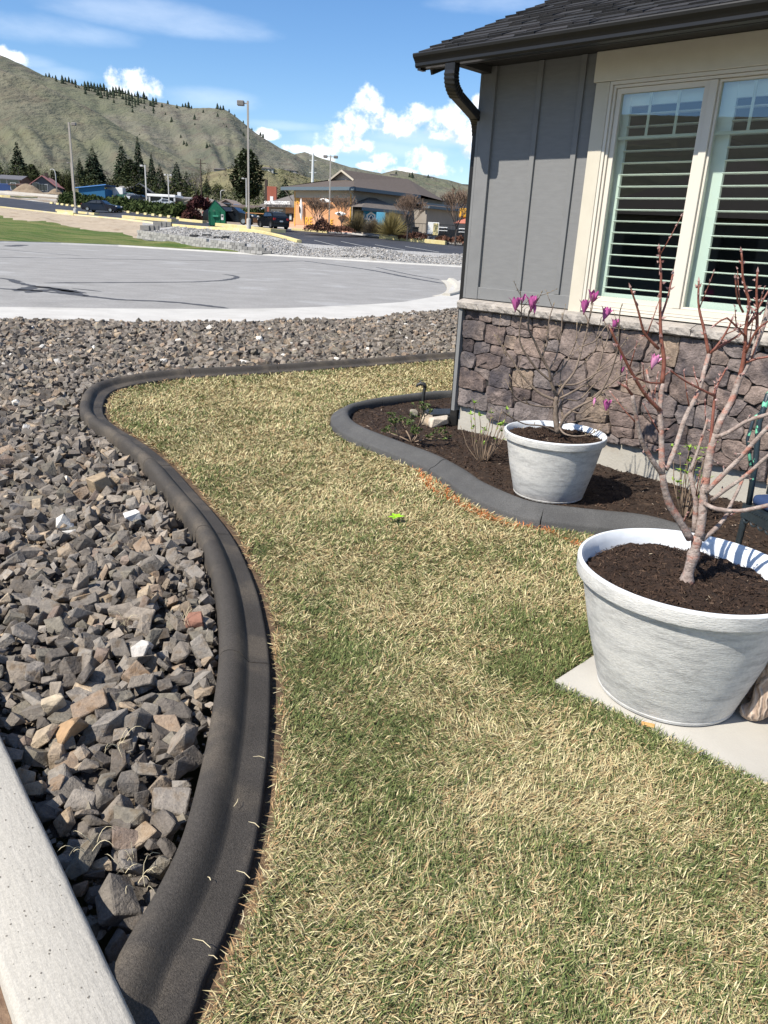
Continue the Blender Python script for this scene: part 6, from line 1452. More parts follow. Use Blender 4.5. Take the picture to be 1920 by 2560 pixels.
kerb_line('yellow_kerb', 'yellow kerb in front of the crossover and the orange wall', [Z3(600, 992), Z3(800, 1008), Z3(1010, 1026)], .2, .2, m_yel)
kerb_line('yellow_kerb', 'yellow kerb below the boulder wall', [Z2(1010, 1112), Z2(1200, 1130), Z2(1378, 1147)], .34, .4, m_yel)
kerb_line('pale_kerb', 'pale kerb of the planting strip in front of the school', [Z3(1010, 1024), Z3(1300, 1040), Z4(350, 950), Z4(900, 1000), Z4(1480, 1045), Z4(1800, 1070)], .14, .14, m_conc)
kerb_line('yellow_kerb', 'faded yellow kerb at the far left end of the car park', [(-150, 482), Z5(0, 286), Z5(250, 300), Z5(500, 308)], .3, .3, m_yel)
kerb_line('white_wall', 'long low white concrete strip along the far road', [(-250, 470), Z5(0, 238), Z5(400, 268), Z5(900, 305), Z5(1300, 328), Z5(1659, 360), (380, 515)], .5, .4, mat('pale_concrete', (.50, .47, .42), (.58, .55, .50), 1), cat='wall')
kerb_line('field_fence_rail', 'rusty pipe barrier rail left of the first lamp', [Z5(850, 330), Z5(1040, 345)], 1.0, .04, m_wood, cat='rail')
# bay lines on the asphalt
lm_ = MB()
for (x0, y0), (x1, y1) in [(Z2(640, 1125), Z2(775, 1158)), (Z2(790, 1132), Z2(965, 1168)), (Z2(980, 1150), Z2(1150, 1180)), (Z2(1150, 1160), Z2(1340, 1192))]:
    P, Q = terr(x0, y0), terr(x1, y1); lm_.add([P + A_([0, 0, .03]), Q + A_([0, 0, .03]), Q + A_([0, .35, .05]), P + A_([0, .35, .05])], [(0, 1, 2, 3)])
tag(lm_.obj('parking_lines', mat('worn_white', (.30, .30, .30), (.45, .45, .44), 2)), kind='structure')

# --- retaining wall of concrete blocks
m_blk = [mat('block_%s' % k, c, tuple(v * 1.25 for v in c), 3, .95, .3, 20) for k, c in (('pale', (.30, .29, .27)), ('mid', (.235, .23, .215)), ('dark', (.17, .165, .155)))]
rw2 = thing('retaining_wall', 'grey concrete block retaining wall holding the gravel bank', 'wall', terr(500, 615)); ro = A_(rw2.location)
wl = spline([terr(x, y) for x, y in [(345, 594), (424, 605.5), (501, 616), (579, 627), (640, 635.5), (657, 637.5)]], .46)
rb = random.Random(4)
for i in range(len(wl) - 1):
    a, b = wl[i] - ro, wl[i + 1] - ro; d = b - a; L = np.linalg.norm(d[:2]); ang = math.atan2(d[1], d[0])
    for c in range(3):
        px = proj(wl[i])[0]
        if c == 2 and (i % 9 == 4 and px > 500): continue
        mb = MB(); o_ = .23 if c % 2 else 0
        mb.bbox(-L / 2 + .012, L / 2 - .012, -.13, .13, 0, .218, .012); o = mb.obj('block', m_blk[rb.choice([0, 0, 0, 1, 1, 2])], rw2)
        mid = (a + b) / 2 + d / L * o_; o.location = (mid[0], mid[1] + .04 * c, mid[2] - .05 + .225 * c); o.rotation_euler = (0, 0, ang + rb.uniform(-.02, .02))
for (x, y), w in [(ZB(345, 1455), 130), (ZB(490, 1410), 150), (Z2(395, 1197), 0)]:
    for k in range(3 if w else 1):
        P = terr(x + (k - 1) * 12, y) - ro
        for c in range(2 if w else 1):
            o = MB().bbox(-.44, .44, -.14, .14, 0, .22, .012).obj('block', m_blk[2], rw2); o.location = tuple(P + A_([0, 0, .22 * c])); o.rotation_euler = (0, 0, -.1)
# pale gravel spread on the bank
n = 13000; V0s = [rock_shape(rr, 9, .6) for _ in range(8)]; Vs, Ts, Cs, off = [], [], [], 0; k = 0
GC = A_([[.30, .29, .275], [.37, .36, .345], [.26, .25, .235], [.42, .405, .385], [.28, .255, .225]])
mnz = [v.co for v in bank.data.vertices]
while k < n:
    x = rng.uniform(350, 1240); u = rng.random()
    y1 = T1(x, 1) + 1.0; y0 = np.interp(x, [345, 657, 665, 1240], [574, 617, 636, 668]) if x < 657 else proj(L0pt(x))[1] - 1
    if y0 <= y1: k += 1; continue
    y = y1 + (y0 - y1) * u
    if x < 430 and y < 578 - (x - 350) * .05: k += 1; continue
    P = terr(x, y); V0, T0 = V0s[k % 8]; s_ = rng.uniform(.04, .105); a = rng.uniform(0, 6.28)
    R_ = A_([[math.cos(a), -math.sin(a), 0], [math.sin(a), math.cos(a), 0], [0, 0, 1]])
    z = .28 * mnoise.noise(Vector((P[0] * .22, P[1] * .22, 5))) + .10 * mnoise.noise(Vector((P[0] * .8, P[1] * .8, 8)))
    Vs.append(V0 @ R_.T * s_ + P + A_([0, 0, z + rng.uniform(-.05, .06)])); Ts.append(T0 + off); off += len(V0); Cs.append(np.repeat((GC[rng.integers(0, 5)] * rng.uniform(.8, 1.25))[None], len(V0), 0)); k += 1
tag(np_mesh('gravel', np.concatenate(Vs), np.concatenate(Ts), mat('gravel_stone', (1, 1, 1), None, rough=.95, attr='tint'), cols=np.concatenate(Cs)), kind='stuff')
fb = MB()
for X, Y, L in [(860, 1535, 90), (1000, 1530, 80), (1150, 1560, 120), (1220, 1550, 60)]:
    P = terr(*ZB(X, Y)); l = msize(L * .217, P) / 2; fb.bbox(P[0] - l, P[0] + l, P[1] - .5, P[1] + .5, P[2] + .02, P[2] + .22, .05)
tag(fb.obj('weed_fabric', mat('weed_fabric', (.03, .03, .03), (.05, .05, .05), 3, .9)), 'torn black weed fabric showing through the pale gravel', 'weed fabric')
# spoil heaps
def mound(label, px, yb, yt, wpx, seed):
    P = terr(px, yb); h = msize(yb - yt, P); w = msize(wpx, P) / 2; V = []; n1, n2 = 22, 40
    for i in range(n1 + 1):
        q_ = i / n1
        for j in range(n2):
            a = 2 * math.pi * j / n2; z = h * (math.cos(q_ * math.pi) * .5 + .5) ** .8; X, Y = w * q_ * math.cos(a), w * .6 * q_ * math.sin(a)
            V.append((X, Y, z + (1 - q_) * .12 * h + .10 * h * mnoise.noise(Vector((X * .5, Y * .5, seed))) - .02))
    o = MB().add(V, [(i * n2 + j, (i + 1) * n2 + j, (i + 1) * n2 + (j + 1) % n2, i * n2 + (j + 1) % n2) for i in range(n1) for j in range(n2)]).obj('dirt_mound', mat('spoil', (.17, .125, .085), (.27, .21, .145), .8, .95, .8, 3, bdist=.2), smooth=True); o.location = tuple(P)
    return tag(o, label, 'dirt mound')
mound('big brown dirt mound in front of the red roofed house', 70, 483, 463, 96, 1); mound('smaller brown dirt mound below the curved street light', 140, 486, 474, 50, 2)

# --- vehicles
m_tyre = mat('tyre', (.012, .012, .012), (.02, .02, .02), 9, .9); m_rim = mat('wheel_rim', (.45, .46, .47), None, rough=.35, metal=.8); m_cg = mat('car_glass', (.012, .016, .02), None, rough=.08, spec=.8)
m_hl = mat('headlight', (.6, .62, .62), None, rough=.2); m_tl = mat('tail_light', (.35, .02, .02), None, rough=.3)
def car(name, label, P, rz, L, Wd, H, paint, style='sedan', cat='car', group=None):
    t = thing(name, label, cat, P, rz, group); g_ = .19 * H / 1.5 + .02; wr = .215 * H
    prof = {'sedan': [(0, .36), (.02, .50), (.06, .60), (.20, .655), (.31, .70), (.43, .985), (.56, 1.0), (.70, .96), (.86, .70), (.97, .665), (1.0, .55), (1.0, .32)],
            'suv': [(0, .34), (.02, .50), (.05, .60), (.20, .66), (.27, .69), (.39, .97), (.55, 1.0), (.82, .965), (.93, .72), (.975, .66), (1.0, .50), (.99, .32)],
            'pickup': [(0, .36), (.01, .55), (.05, .64), (.22, .68), (.27, .71), (.36, .98), (.50, 1.0), (.60, .96), (.63, .70), (.99, .68), (1.0, .60), (1.0, .36)]}[style]
    prof = [(x * L - L / 2, z * H) for x, z in prof]; low = [(L / 2 - .02, g_), (L * .33 + wr * 1.15, g_), (L * .33 + wr * .8, g_ + wr * .7), (L * .33, g_ + wr * 1.05), (L * .33 - wr * .8, g_ + wr * .7), (L * .33 - wr * 1.15, g_), (-L * .31 + wr * 1.15, g_), (-L * .31 + wr * .8, g_ + wr * .7), (-L * .31, g_ + wr * 1.05), (-L * .31 - wr * .8, g_ + wr * .7), (-L * .31 - wr * 1.15, g_), (-L / 2 + .02, g_)]
    pl = prof + low; belt = .69 * H
    def half(z): return Wd / 2 * (1 - .20 * max(0, (z - belt) / (H - belt)) - .05 * max(0, (.4 * H - z) / (.4 * H)))
    bm = bmesh.new(); A1 = [bm.verts.new((x, -half(z), z)) for x, z in pl]; B1 = [bm.verts.new((x, half(z), z)) for x, z in pl]; n = len(pl)
    bm.faces.new(A1[::-1]); bm.faces.new(B1)
    for i in range(n): bm.faces.new((A1[i], A1[(i + 1) % n], B1[(i + 1) % n], B1[i]))
    bmesh.ops.recalc_face_normals(bm, faces=bm.faces[:]); bmesh.ops.triangulate(bm, faces=[f for f in bm.faces if len(f.verts) > 4])
    bmesh.ops.bevel(bm, geom=[e for e in bm.edges if len(e.link_faces) == 2 and e.calc_face_angle(0) > .9], offset=.05, segments=2, affect='EDGES')
    MB().bm(bm).obj('body', paint, t, smooth=True, angle=35)
    top = [p for p in prof if p[1] > belt - .02 * H]; x0, x1 = min(p[0] for p in top), max(p[0] for p in top)
    roof = [p for p in prof if p[1] > .9 * H]
    xs0, xs1 = min(p[0] for p in roof), max(p[0] for p in roof)
    for s_ in (-1, 1):
        q_ = [(x0 + .12 * L, belt + .03 * H), (xs0 + .03 * L, H * .93), ((xs0 + xs1) / 2 - .02, H * .94), ((xs0 + xs1) / 2 - .02, belt + .03 * H)]; q2 = [((xs0 + xs1) / 2 + .04, belt + .03 * H), ((xs0 + xs1) / 2 + .04, H * .94), (xs1 - .01 * L, H * .90), (min(xs1 + .11 * L, x1 - .05), belt + .04 * H)]
        for w_ in (q_, q2):
            MB().add([(x, s_ * (half(z) + .006), z) for x, z in w_] + [(x, s_ * (half(z) - .02), z) for x, z in w_], [(0, 1, 2, 3), (7, 6, 5, 4)]).obj('side_window', m_cg, t)
        MB().bbox(x0 + .10 * L, x0 + .14 * L, s_ * Wd / 2 - .0 if s_ > 0 else -Wd / 2 - .17, Wd / 2 + .17 if s_ > 0 else -Wd / 2, belt, belt + .13, .02).obj('mirror', paint, t)
        MB().bbox(-L / 2 + .0, -L / 2 + .16, s_ * Wd * .40 - .16, s_ * Wd * .40 + .14, .49 * H, .57 * H, .02).obj('headlight', m_hl, t)
        MB().bbox(L / 2 - .12, L / 2 + .012, s_ * Wd * .40 - .13, s_ * Wd * .40 + .12, .50 * H, .63 * H, .02).obj('tail_light', m_tl, t)
        for xw in (-L * .31, L * .33):
            y0 = s_ * (Wd / 2 - .10)
            w_ = MB(); prof_ = [(wr * .60, -.11), (wr * .92, -.11), (wr, -.07), (wr, .07), (wr * .92, .11), (wr * .60, .11)]
            for (r_, yy) in prof_:
                for j in range(18): w_.v.append((xw + r_ * math.cos(j * math.pi / 9), y0 + yy, wr + r_ * math.sin(j * math.pi / 9)))
            w_.f = [(i * 18 + j, i * 18 + (j + 1) % 18, (i + 1) * 18 + (j + 1) % 18, (i + 1) * 18 + j) for i in range(5) for j in range(18)]; w_.mi = [0] * len(w_.f)
            wh = w_.obj('wheel', m_tyre, t, smooth=True, angle=40)
            mb = MB(); yo = y0 + s_ * .09
            for k in range(10):
                a0, a1 = k * .628 - .17, k * .628 + .17; mb.add([(xw + .12 * wr * math.cos(a0), yo, wr + .12 * wr * math.sin(a0)), (xw + .6 * wr * math.cos(a0), yo, wr + .6 * wr * math.sin(a0)), (xw + .6 * wr * math.cos(a1), yo, wr + .6 * wr * math.sin(a1)), (xw + .12 * wr * math.cos(a1), yo, wr + .12 * wr * math.sin(a1))], [(0, 1, 2, 3)])
            mb.add([(xw + .62 * wr * math.cos(j * .5236), yo - s_ * .05, wr + .62 * wr * math.sin(j * .5236)) for j in range(12)], [tuple(range(12))]); mb.obj('rim', m_rim, wh)
    xa = [p for p in prof if p[0] >= xs1 - .01]; a, b = (xs1, .95 * H), (min(xs1 + .14 * L, x1 - .01), belt + .05 * H)
    def onprof(x): return np.interp(x, [p[0] for p in prof], [p[1] for p in prof])
    for (u0, u1, nm) in ((xs1 + .015 * L, xs1 + .10 * L, 'rear_window'), (x0 + .02 * L, xs0 - .012 * L, 'windscreen')):
        z0, z1 = onprof(u0), onprof(u1); MB().add([(u0, -half(z0) * .86, z0 + .012), (u0, half(z0) * .86, z0 + .012), (u1, half(z1) * .86, z1 + .012), (u1, -half(z1) * .86, z1 + .012)], [(0, 1, 2, 3)]).obj(nm, m_cg, t)
    MB().box(L / 2 + .002, L / 2 + .014, -.17, .17, .42 * H, .50 * H).obj('plate', m_hl, t)
    return t
m_pblk = mat('paint_black', (.006, .007, .009), None, rough=.25, spec=.35); m_pnavy = mat('paint_navy', (.006, .008, .018), None, rough=.22, spec=.35); m_pwht = mat('paint_white', (.70, .70, .69), None, rough=.3); m_psil = mat('paint_silver', (.42, .46, .50), None, rough=.3); m_pblu = mat('paint_blue', (.10, .17, .30), None, rough=.3); m_pgrn = mat('paint_green', (.03, .09, .07), None, rough=.3)
car('sedan', 'dark navy sedan parked in front of the hedge with its nose to the right', terr(256, 531) + A_([0, 0, .02]), math.pi - .10, 4.8, 1.85, 1.46, m_pnavy, 'sedan')
car('crossover', 'black crossover parked facing away beside the tallest lamp', at(683, 573, 83) + A_([0, 0, .02]), math.radians(180 + 122), 4.1, 1.8, 1.62, m_pblk, 'suv')
car('pickup', 'black pickup parked behind the green dumpster', at(578, 561, 86), math.pi - .2, 5.6, 2.0, 1.75, m_pblk, 'suv')
car('white_car', 'white car parked on the far road behind the black crossover', terr(662, 540), .25, 4.6, 1.8, 1.5, m_pwht, 'suv')
car('blue_car', 'pale blue car on the far road below the white gables', terr(589, 530), .1, 4.5, 1.8, 1.45, m_pblu, 'sedan')
car('green_pickup', 'dark green pickup parked right of the white trailer', terr(322, 500), 2.9, 5.4, 1.9, 1.7, m_pgrn, 'pickup')
car('silver_car', 'silver car parked between the green pickup and the shelter', terr(337, 502), 2.9, 4.4, 1.8, 1.5, m_psil, 'suv')
car('black_car', 'black car parked right of the silver car', terr(352, 504), 2.9, 4.6, 1.8, 1.5, m_pblk, 'suv')
car('grey_car', 'grey car parked in front of the dark shelter', terr(410, 516), .1, 4.5, 1.8, 1.4, m_psil, 'sedan')
P = terr(293, 497); t = thing('trailer', 'white box trailer right of the blue shed', 'trailer', P, -.12)
MB().bbox(-2.0, 2.0, -1, 1, .45, 2.5, .06).obj('box', m_pwht, t); MB().box(-3.0, -2.0, -.05, .05, .45, .55).obj('tow_bar', m_black, t)
for s_ in (-1, 1): MB().tube([(.2, s_ * .95, .36), (.2, s_ * 1.05, .36)], .36, 14).obj('wheel', m_tyre, t)
P = terr(247, 491); t = thing('motor_scooter', 'small white wrecked machine in front of the blue shed', 'machine', P)
MB().bbox(-1.4, 0, -.4, .4, .3, .9, .1).obj('body', m_pwht, t); MB().bbox(0, 1.2, -.3, .3, .2, .55, .1).obj('tail', m_psil, t)

# --- dumpster
P = terr(545, 564); t = thing('dumpster', 'tall green steel dumpster with sloping black lids', 'dumpster', P, .14); dw_ = msize(40, P) / 2; dd = 1.1; dh = msize(42, P); dp = msize(58, P)
m_grn = mat('green_steel', (.006, .085, .045), (.012, .13, .07), 2.5, .55, .2, 12, c3=(.10, .17, .12), s3=1.6, f3=(.62, .7)); m_lid = mat('black_lid', (.025, .03, .028), (.045, .05, .046), 4, .6)
xm = -dw_ * .28
MB().add([(-dw_, -dd, 0), (dw_, -dd, 0), (dw_, dd, 0), (-dw_, dd, 0), (-dw_, -dd, dh * .88), (dw_, -dd, dh * .80), (dw_, dd, dh * .80), (-dw_, dd, dh * .88), (xm, -dd, dp), (xm, dd, dp)], [(3, 2, 1, 0), (0, 1, 5, 8, 4), (1, 2, 6, 5), (2, 3, 7, 9, 6), (3, 0, 4, 7)]).obj('bin', m_grn, t)
MB().add([(xm, -dd - .05, dp + .03), (dw_ + .1, -dd - .05, dh * .80), (dw_ + .1, dd, dh * .80), (xm, dd, dp + .03)], [(0, 1, 2, 3)]).obj('lid', m_lid, t); MB().add([(xm, -dd - .05, dp + .03), (xm, dd, dp + .03), (-dw_ - .1, dd, dh * .86), (-dw_ - .1, -dd - .05, dh * .86)], [(0, 1, 2, 3)]).obj('lid', m_grn, t)
MB().bbox(-dw_ * .5, dw_ * .2, -dd - .14, -dd, dh * .46, dh * .56, .02).obj('fork_pocket', mat('pale_green', (.05, .25, .16), None), t); MB().box(dw_ * .50, dw_ * .78, -dd - .02, -dd - .003, dh * .32, dh * .62).obj('notice', m_pwht, t); MB().box(dw_ * .54, dw_ * .74, -dd - .024, -dd - .021, dh * .46, dh * .58).obj('notice_print', m_cg, t)
for x in (-.95, -.32, .32, .95): MB().box(x * dw_ - .04, x * dw_ + .04, -dd - .05, -dd - .002, .02, dh * .78).obj('rib', m_grn, t)
for x in (-.7, .7): MB().bbox(x * dw_ - .12, x * dw_ + .12, -dd, -dd + .25, -.14, 0, .02).obj('skid', m_black, t)

# --- far houses
def fhouse(label, px, yb, wpx, hpx, rpx, wall, roofc, rz=0.0, D=8.0, gable='side', name='house', wins=(), chim=None, Y=None, over=.5, garage=None):
    P = terr(px, yb) if Y is None else at(px, yb, Y); w = msize(wpx, P) / 2; h = msize(hpx, P); r_ = msize(rpx, P); t = thing(name, label, 'house', P - A_([0, 0, .3]), rz)
    mw = mat('wall_' + '_'.join('%03d' % int(c * 999) for c in wall), wall, tuple(c * 1.12 for c in wall), 1.2, .9); mr = mat('roof_' + '_'.join('%03d' % int(c * 999) for c in roofc), roofc, tuple(c * 1.2 for c in roofc), 1.5, .9)
    MB().box(-w, w, 0, D, -.5, h + .3).obj('wall', mw, t); h += .3; o = over
    if gable == 'front':
        MB().add([(-w, 0.005, h), (w, 0.005, h), (0, .005, h + r_)], [(0, 1, 2)]).obj('gable', mw, t)
        rf = MB().add([(-w - o, -o, h - o * r_ / w), (0, -o, h + r_), (0, D + o, h + r_), (-w - o, D + o, h - o * r_ / w), (w + o, -o, h - o * r_ / w), (w + o, D + o, h - o * r_ / w), (-w - o, -o, h - o * r_ / w - .22), (0, -o, h + r_ - .22), (w + o, -o, h - o * r_ / w - .22)], [(0, 1, 2, 3), (1, 4, 5, 2), (6, 7, 1, 0), (7, 8, 4, 1)])
    elif gable == 'shed':
        rf = MB().add([(-w - o, -o, h), (w + o, -o, h + r_), (w + o, D, h + r_), (-w - o, D, h), (-w - o, -o, h - .18), (w + o, -o, h + r_ - .18)], [(0, 1, 2, 3), (4, 5, 1, 0)]); MB().add([(-w, 0.004, h - .02), (w, .004, h - .02), (w, .004, h + r_ - .2)], [(0, 1, 2)]).obj('gable', mw, t)
    else:
        rf = MB().add([(-w - o, -o, h - .1), (w + o, -o, h - .1), (w + o, D / 2, h + r_), (-w - o, D / 2, h + r_), (w + o, D + o, h - .1), (-w - o, D + o, h - .1), (-w - o, -o, h - .3), (w + o, -o, h - .3)], [(0, 1, 2, 3), (3, 2, 4, 5), (6, 7, 1, 0)]); MB().add([(-w, 0, h), (-w, D / 2, h + r_ - .1), (-w, D, h), (w, 0, h), (w, D / 2, h + r_ - .1), (w, D, h)], [(0, 1, 2), (5, 4, 3)]).obj('gable', mw, t)
    rf = rf.obj('roof', mr, t)
    if chim is not None: MB().box(chim * w - .4, chim * w + .4, D * .3, D * .3 + .8, h - .5, h + r_ + .9).obj('chimney', m_pwht if chim < 0 else m_wood, rf)
    for (fx, fz, fw, fh, kind) in wins:
        wd_ = MB().box(fx * w - fw / 2 - .08, fx * w + fw / 2 + .08, -.06, -.003, fz * h - fh / 2 - .08, fz * h + fh / 2 + .08).obj('window' if kind != 'door' else 'door', m_pwht, t)
        MB().box(fx * w - fw / 2, fx * w + fw / 2, -.075, -.061, fz * h - fh / 2, fz * h + fh / 2).obj('pane', m_cg, wd_)
    return t
fhouse('brown two storey house at the far left with a grey roof', 24, 466, 56, 18, 10, (.14, .075, .055), (.10, .10, .11), .1, 9, wins=((-.5, .6, 1.6, 1.4, 'w'), (.1, .6, 1.6, 1.4, 'w'), (.6, .6, 1.6, 1.4, 'w')), Y=235)
fhouse('small cream porch house between the brown house and the dirt mound', 40, 470, 24, 9, 3, (.20, .10, .07), (.09, .06, .05), .1, 6, wins=((-.5, .5, 1.2, 1.6, 'w'),), Y=205)
fhouse('slate blue house with a broad red metal roof and gable to the right', 108, 475, 58, 13, 21, (.075, .085, .10), (.34, .15, .14), .25, 16, 'front', wins=((-.3, .55, 1.0, 1.5, 'w'), (-.05, .55, 1.0, 1.5, 'w'), (.2, .55, 1.0, 1.5, 'w'), (-.55, .5, 1.4, 2.2, 'w')), chim=.1, Y=215)
fhouse('open blue shed with a bright blue lean to roof', 230, 490, 66, 18, 11, (.018, .10, .21), (.10, .24, .52), .0, 7, 'shed', name='shed', Y=195)
fhouse('blue shipping container at the far left edge', 12, 470, 34, 10, 1, (.03, .06, .16), (.04, .07, .17), .05, 3, 'side', name='container', Y=205, over=.02)
fhouse('dark blue grey gabled house hidden by the spruces', 350, 497, 52, 20, 17, (.055, .065, .08), (.12, .12, .125), .2, 10, 'front', Y=205)
fhouse('pale grey house roof left of the dark gable', 306, 487, 26, 10, 12, (.16, .15, .14), (.20, .19, .18), .0, 8, Y=215)
fhouse('long flat roofed grey house with a white chimney', 473, 517, 74, 20, 4, (.10, .095, .085), (.21, .20, .20), .12, 9, wins=((-.5, .55, 2.2, 1.3, 'w'), (.1, .55, 2.2, 1.3, 'w'), (.6, .5, 1.1, 2.0, 'door')), chim=-.75, Y=195)
fhouse('tan house with a low gable and yellow wall', 500, 521, 62, 17, 11, (.24, .16, .07), (.25, .22, .19), .0, 10, 'front', wins=((-.2, .55, 2.0, 1.5, 'w'), (.35, .55, 1.4, 1.4, 'w')), Y=172)
fhouse('small pink grey cottage with a white gable, left of two', 532, 523, 32, 10, 9, (.25, .19, .165), (.24, .19, .16), -.05, 7, 'front', wins=((0, .4, 1.2, 1.2, 'w'),), Y=168)
fhouse('small pink grey cottage with a white gable, right of two', 566, 523, 36, 15, 9, (.27, .21, .18), (.25, .20, .17), -.05, 8, 'front', wins=((-.2, .5, 1.0, 1.3, 'w'), (.4, .5, 1.0, 1.3, 'w')), Y=176)
fhouse('low brown house behind the tallest lamp', 610, 533, 60, 15, 6, (.20, .165, .135), (.10, .075, .06), .0, 8, wins=((-.4, .5, 1.6, 1.2, 'w'), (.3, .5, 1.6, 1.2, 'w')), Y=165)
fhouse('low white walled house left of the school sign', 672, 536, 56, 14, 6, (.36, .33, .30), (.14, .10, .08), .0, 8, wins=((-.4, .5, 1.6, 1.2, 'w'), (.4, .5, 1.6, 1.2, 'w')), Y=170)
# wooden fence before the tan house
P = at(512, 524, 162); t = thing('board_fence', 'honey brown board fence in front of the tan house', 'fence', P)
fw_ = msize(40, P) / 2
for k in range(24): MB().box(-fw_ + k * fw_ / 12 + .01, -fw_ + (k + 1) * fw_ / 12 - .015, 0, .03, 0, msize(12, P) * (1 + .03 * (k % 3))).obj('board', mat('fence_board', (.26, .14, .065), (.36, .21, .11), 2, rand=[(0, (.8, .8, .8)), (1, (1.2, 1.15, 1.1))]), t)
# shelter: long dark building with a white roof edge
P = terr(404, 515); t = thing('shelter', 'long black sided shelter with a white roof edge behind the hedge', 'shelter', P, -.03); w = msize(66, P) / 2; h = msize(21, P)
MB().box(-w, w, 0, 5, -.4, h).obj('wall', m_black, t); MB().bbox(-w - .3, w + .3, -.4, 5.3, h, h + .5, .08).obj('roof', m_pwht, t)
for k in range(3): MB().box(-w + .2 + k * w * .95, -w + .5 + k * w * .95, -.3, -.1, -.4, h).obj('post', m_wpole, t)
# hillside houses
hh = [(Z3(310, 285), 'white two storey hillside house above the ragged pine', 26, 9, 'hills57', (.55, .54, .50)), (Z3(560, 290), 'wide hillside house with dark roof left of the transmission tower', 30, 6, 'hills57', (.34, .32, .30)), (Z1(1430, 838), 'dark roofed hillside house left of the ragged pine', 26, 7, 'hills57', (.20, .18, .16)), (Z1(1500, 825), 'white hillside house just left of the ragged pine top', 16, 5, 'hills57', (.50, .48, .45)), (Z4(20, 110), 'white flat hilltop house above the school gable', 26, 5, 'hills43', (.50, .48, .44)), (Z4(520, 185), 'low hilltop house among trees above the school roof', 16, 4, 'hills43', (.26, .23, .20)), (Z4(920, 208), 'wide hilltop house on the low green hill', 22, 4, 'hills43', (.30, .27, .25)), (Z1(1090, 870), 'white house with a red brown roof between the dark spruces', 22, 10, 'hills57', (.50, .46, .43))]
for (x, y), lb, w, h, key, c in hh:
    p = hill_pt(key, x, y + h * .6); d = float(np.hypot(p[0], p[1])); t = thing('hillside_house', lb, 'house', p - A_([0, 0, .5])); W2, H2 = w / F * d / 2, h / F * d
    m1 = mat('hh_%d' % int(x), c, tuple(v * 1.1 for v in c), .3); MB().box(-W2, W2, 0, 8, -2, H2 * .7).obj('wall', m1, t)
    MB().add([(-W2 - .6, -.6, H2 * .7), (W2 + .6, -.6, H2 * .7), (W2 * .8, 4, H2 * 1.1), (-W2 * .8, 4, H2 * 1.1), (W2 + .6, 9, H2 * .7), (-W2 - .6, 9, H2 * .7)], [(0, 1, 2, 3), (3, 2, 4, 5), (0, 3, 5), (1, 4, 2)]).obj('roof', mat('hh_roof', (.10, .09, .085), (.15, .13, .12), .3), t)
    for f_ in (-.6, -.1, .45): MB().box(f_ * W2 - W2 * .12, f_ * W2 + W2 * .12, -.05, -.01, H2 * .2, H2 * .5).obj('window', m_cg, t)

# --- the school
sc = thing('school', 'tan school building with an orange mural wall, brown roof and blue alcove', 'school', at(880, 573, 86.5)); so_ = A_(sc.location)
fx_ = A_([.766, -.643, 0]); fy_ = A_([.643, .766, 0]); Zv = A_([0, 0, 1])
def S(u, v, z): return fx_ * u + fy_ * v + Zv * z           # u along the mural wall (0 at the corner, negative to the left), v along the right hand side
def spx(px, py, u=None, v=None):
    """picture position -> (u or v, z) on the mural wall (v given) or the side wall (u given)"""
    d = ray(px, py); nn, off_ = (fy_, v) if v is not None else (fx_, u)
    t_ = ((so_ + nn * off_ - EYEP) @ nn) / (d @ nn); q_ = EYEP + d * t_ - so_
    return float(q_ @ (fx_ if v is not None else fy_)), float(q_[2])
def quad(nm, pts, m, par=None): return MB().add([tuple(p) for p in pts], [tuple(range(len(pts)))]).obj(nm, m, par or sc)
def slabq(nm, u0, u1, z0, z1, v0, v1, m, par=None):       # box aligned with the building
    P8 = [S(u0, v0, z0), S(u1, v0, z0), S(u1, v1, z0), S(u0, v1, z0), S(u0, v0, z1), S(u1, v0, z1), S(u1, v1, z1), S(u0, v1, z1)]
    return MB().add([tuple(p) for p in P8], [(3, 2, 1, 0), (4, 5, 6, 7), (0, 1, 5, 4), (1, 2, 6, 5), (2, 3, 7, 6), (3, 0, 4, 7)]).obj(nm, m, par or sc)
m_tan = mat('school_tan', (.245, .215, .18), (.29, .255, .215), .8, .9); m_org = mat('mural_orange', (.54, .265, .125), (.58, .30, .15), .5, .85, c3=(.58, .335, .22), s3=.25); m_pink = mat('mural_pink', (.62, .33, .22), None); m_let = mat('mural_gold', (.62, .33, .05), None); m_broof = mat('school_roof', (.082, .066, .056), (.108, .088, .075), 4, .95, .3, 6); m_fas = mat('fascia_blue', (.10, .135, .16), None, rough=.6); m_white = mat('sign_white', (.78, .78, .76), None); m_blue = mat('mural_blue', (.006, .19, .36), (.01, .22, .40), .6); m_lgrey = mat('clerestory', (.36, .345, .325), (.42, .40, .38), .5); m_band = mat('soffit_tan', (.42, .375, .30), None)
uL, _ = spx(736, 540, v=0); _, zE = spx(800, 476, v=0); _, zB = spx(800, 480, v=0)
slabq('wall', uL, 0, -1.5, zE, 0, 22, m_tan)
slabq('wall_band', uL - .05, .05, zE - .75, zE - .02, -.08, -.004, m_band)
um0, zm1 = spx(739, 481, v=-.05); um1, _ = spx(877, 481, v=-.05)
mur = slabq('mural', um0, um1, .25, zm1, -.06, -.006, m_org)
slabq('mural_frame', um0 - .12, um0, .1, zm1 + .1, -.1, -.005, m_let, mur); slabq('mural_frame', um1, um1 + .12, .1, zm1 + .1, -.1, -.005, m_let, mur)
slabq('wall_base', uL, .05, -1.5, .24, -.04, -.004, m_pink)
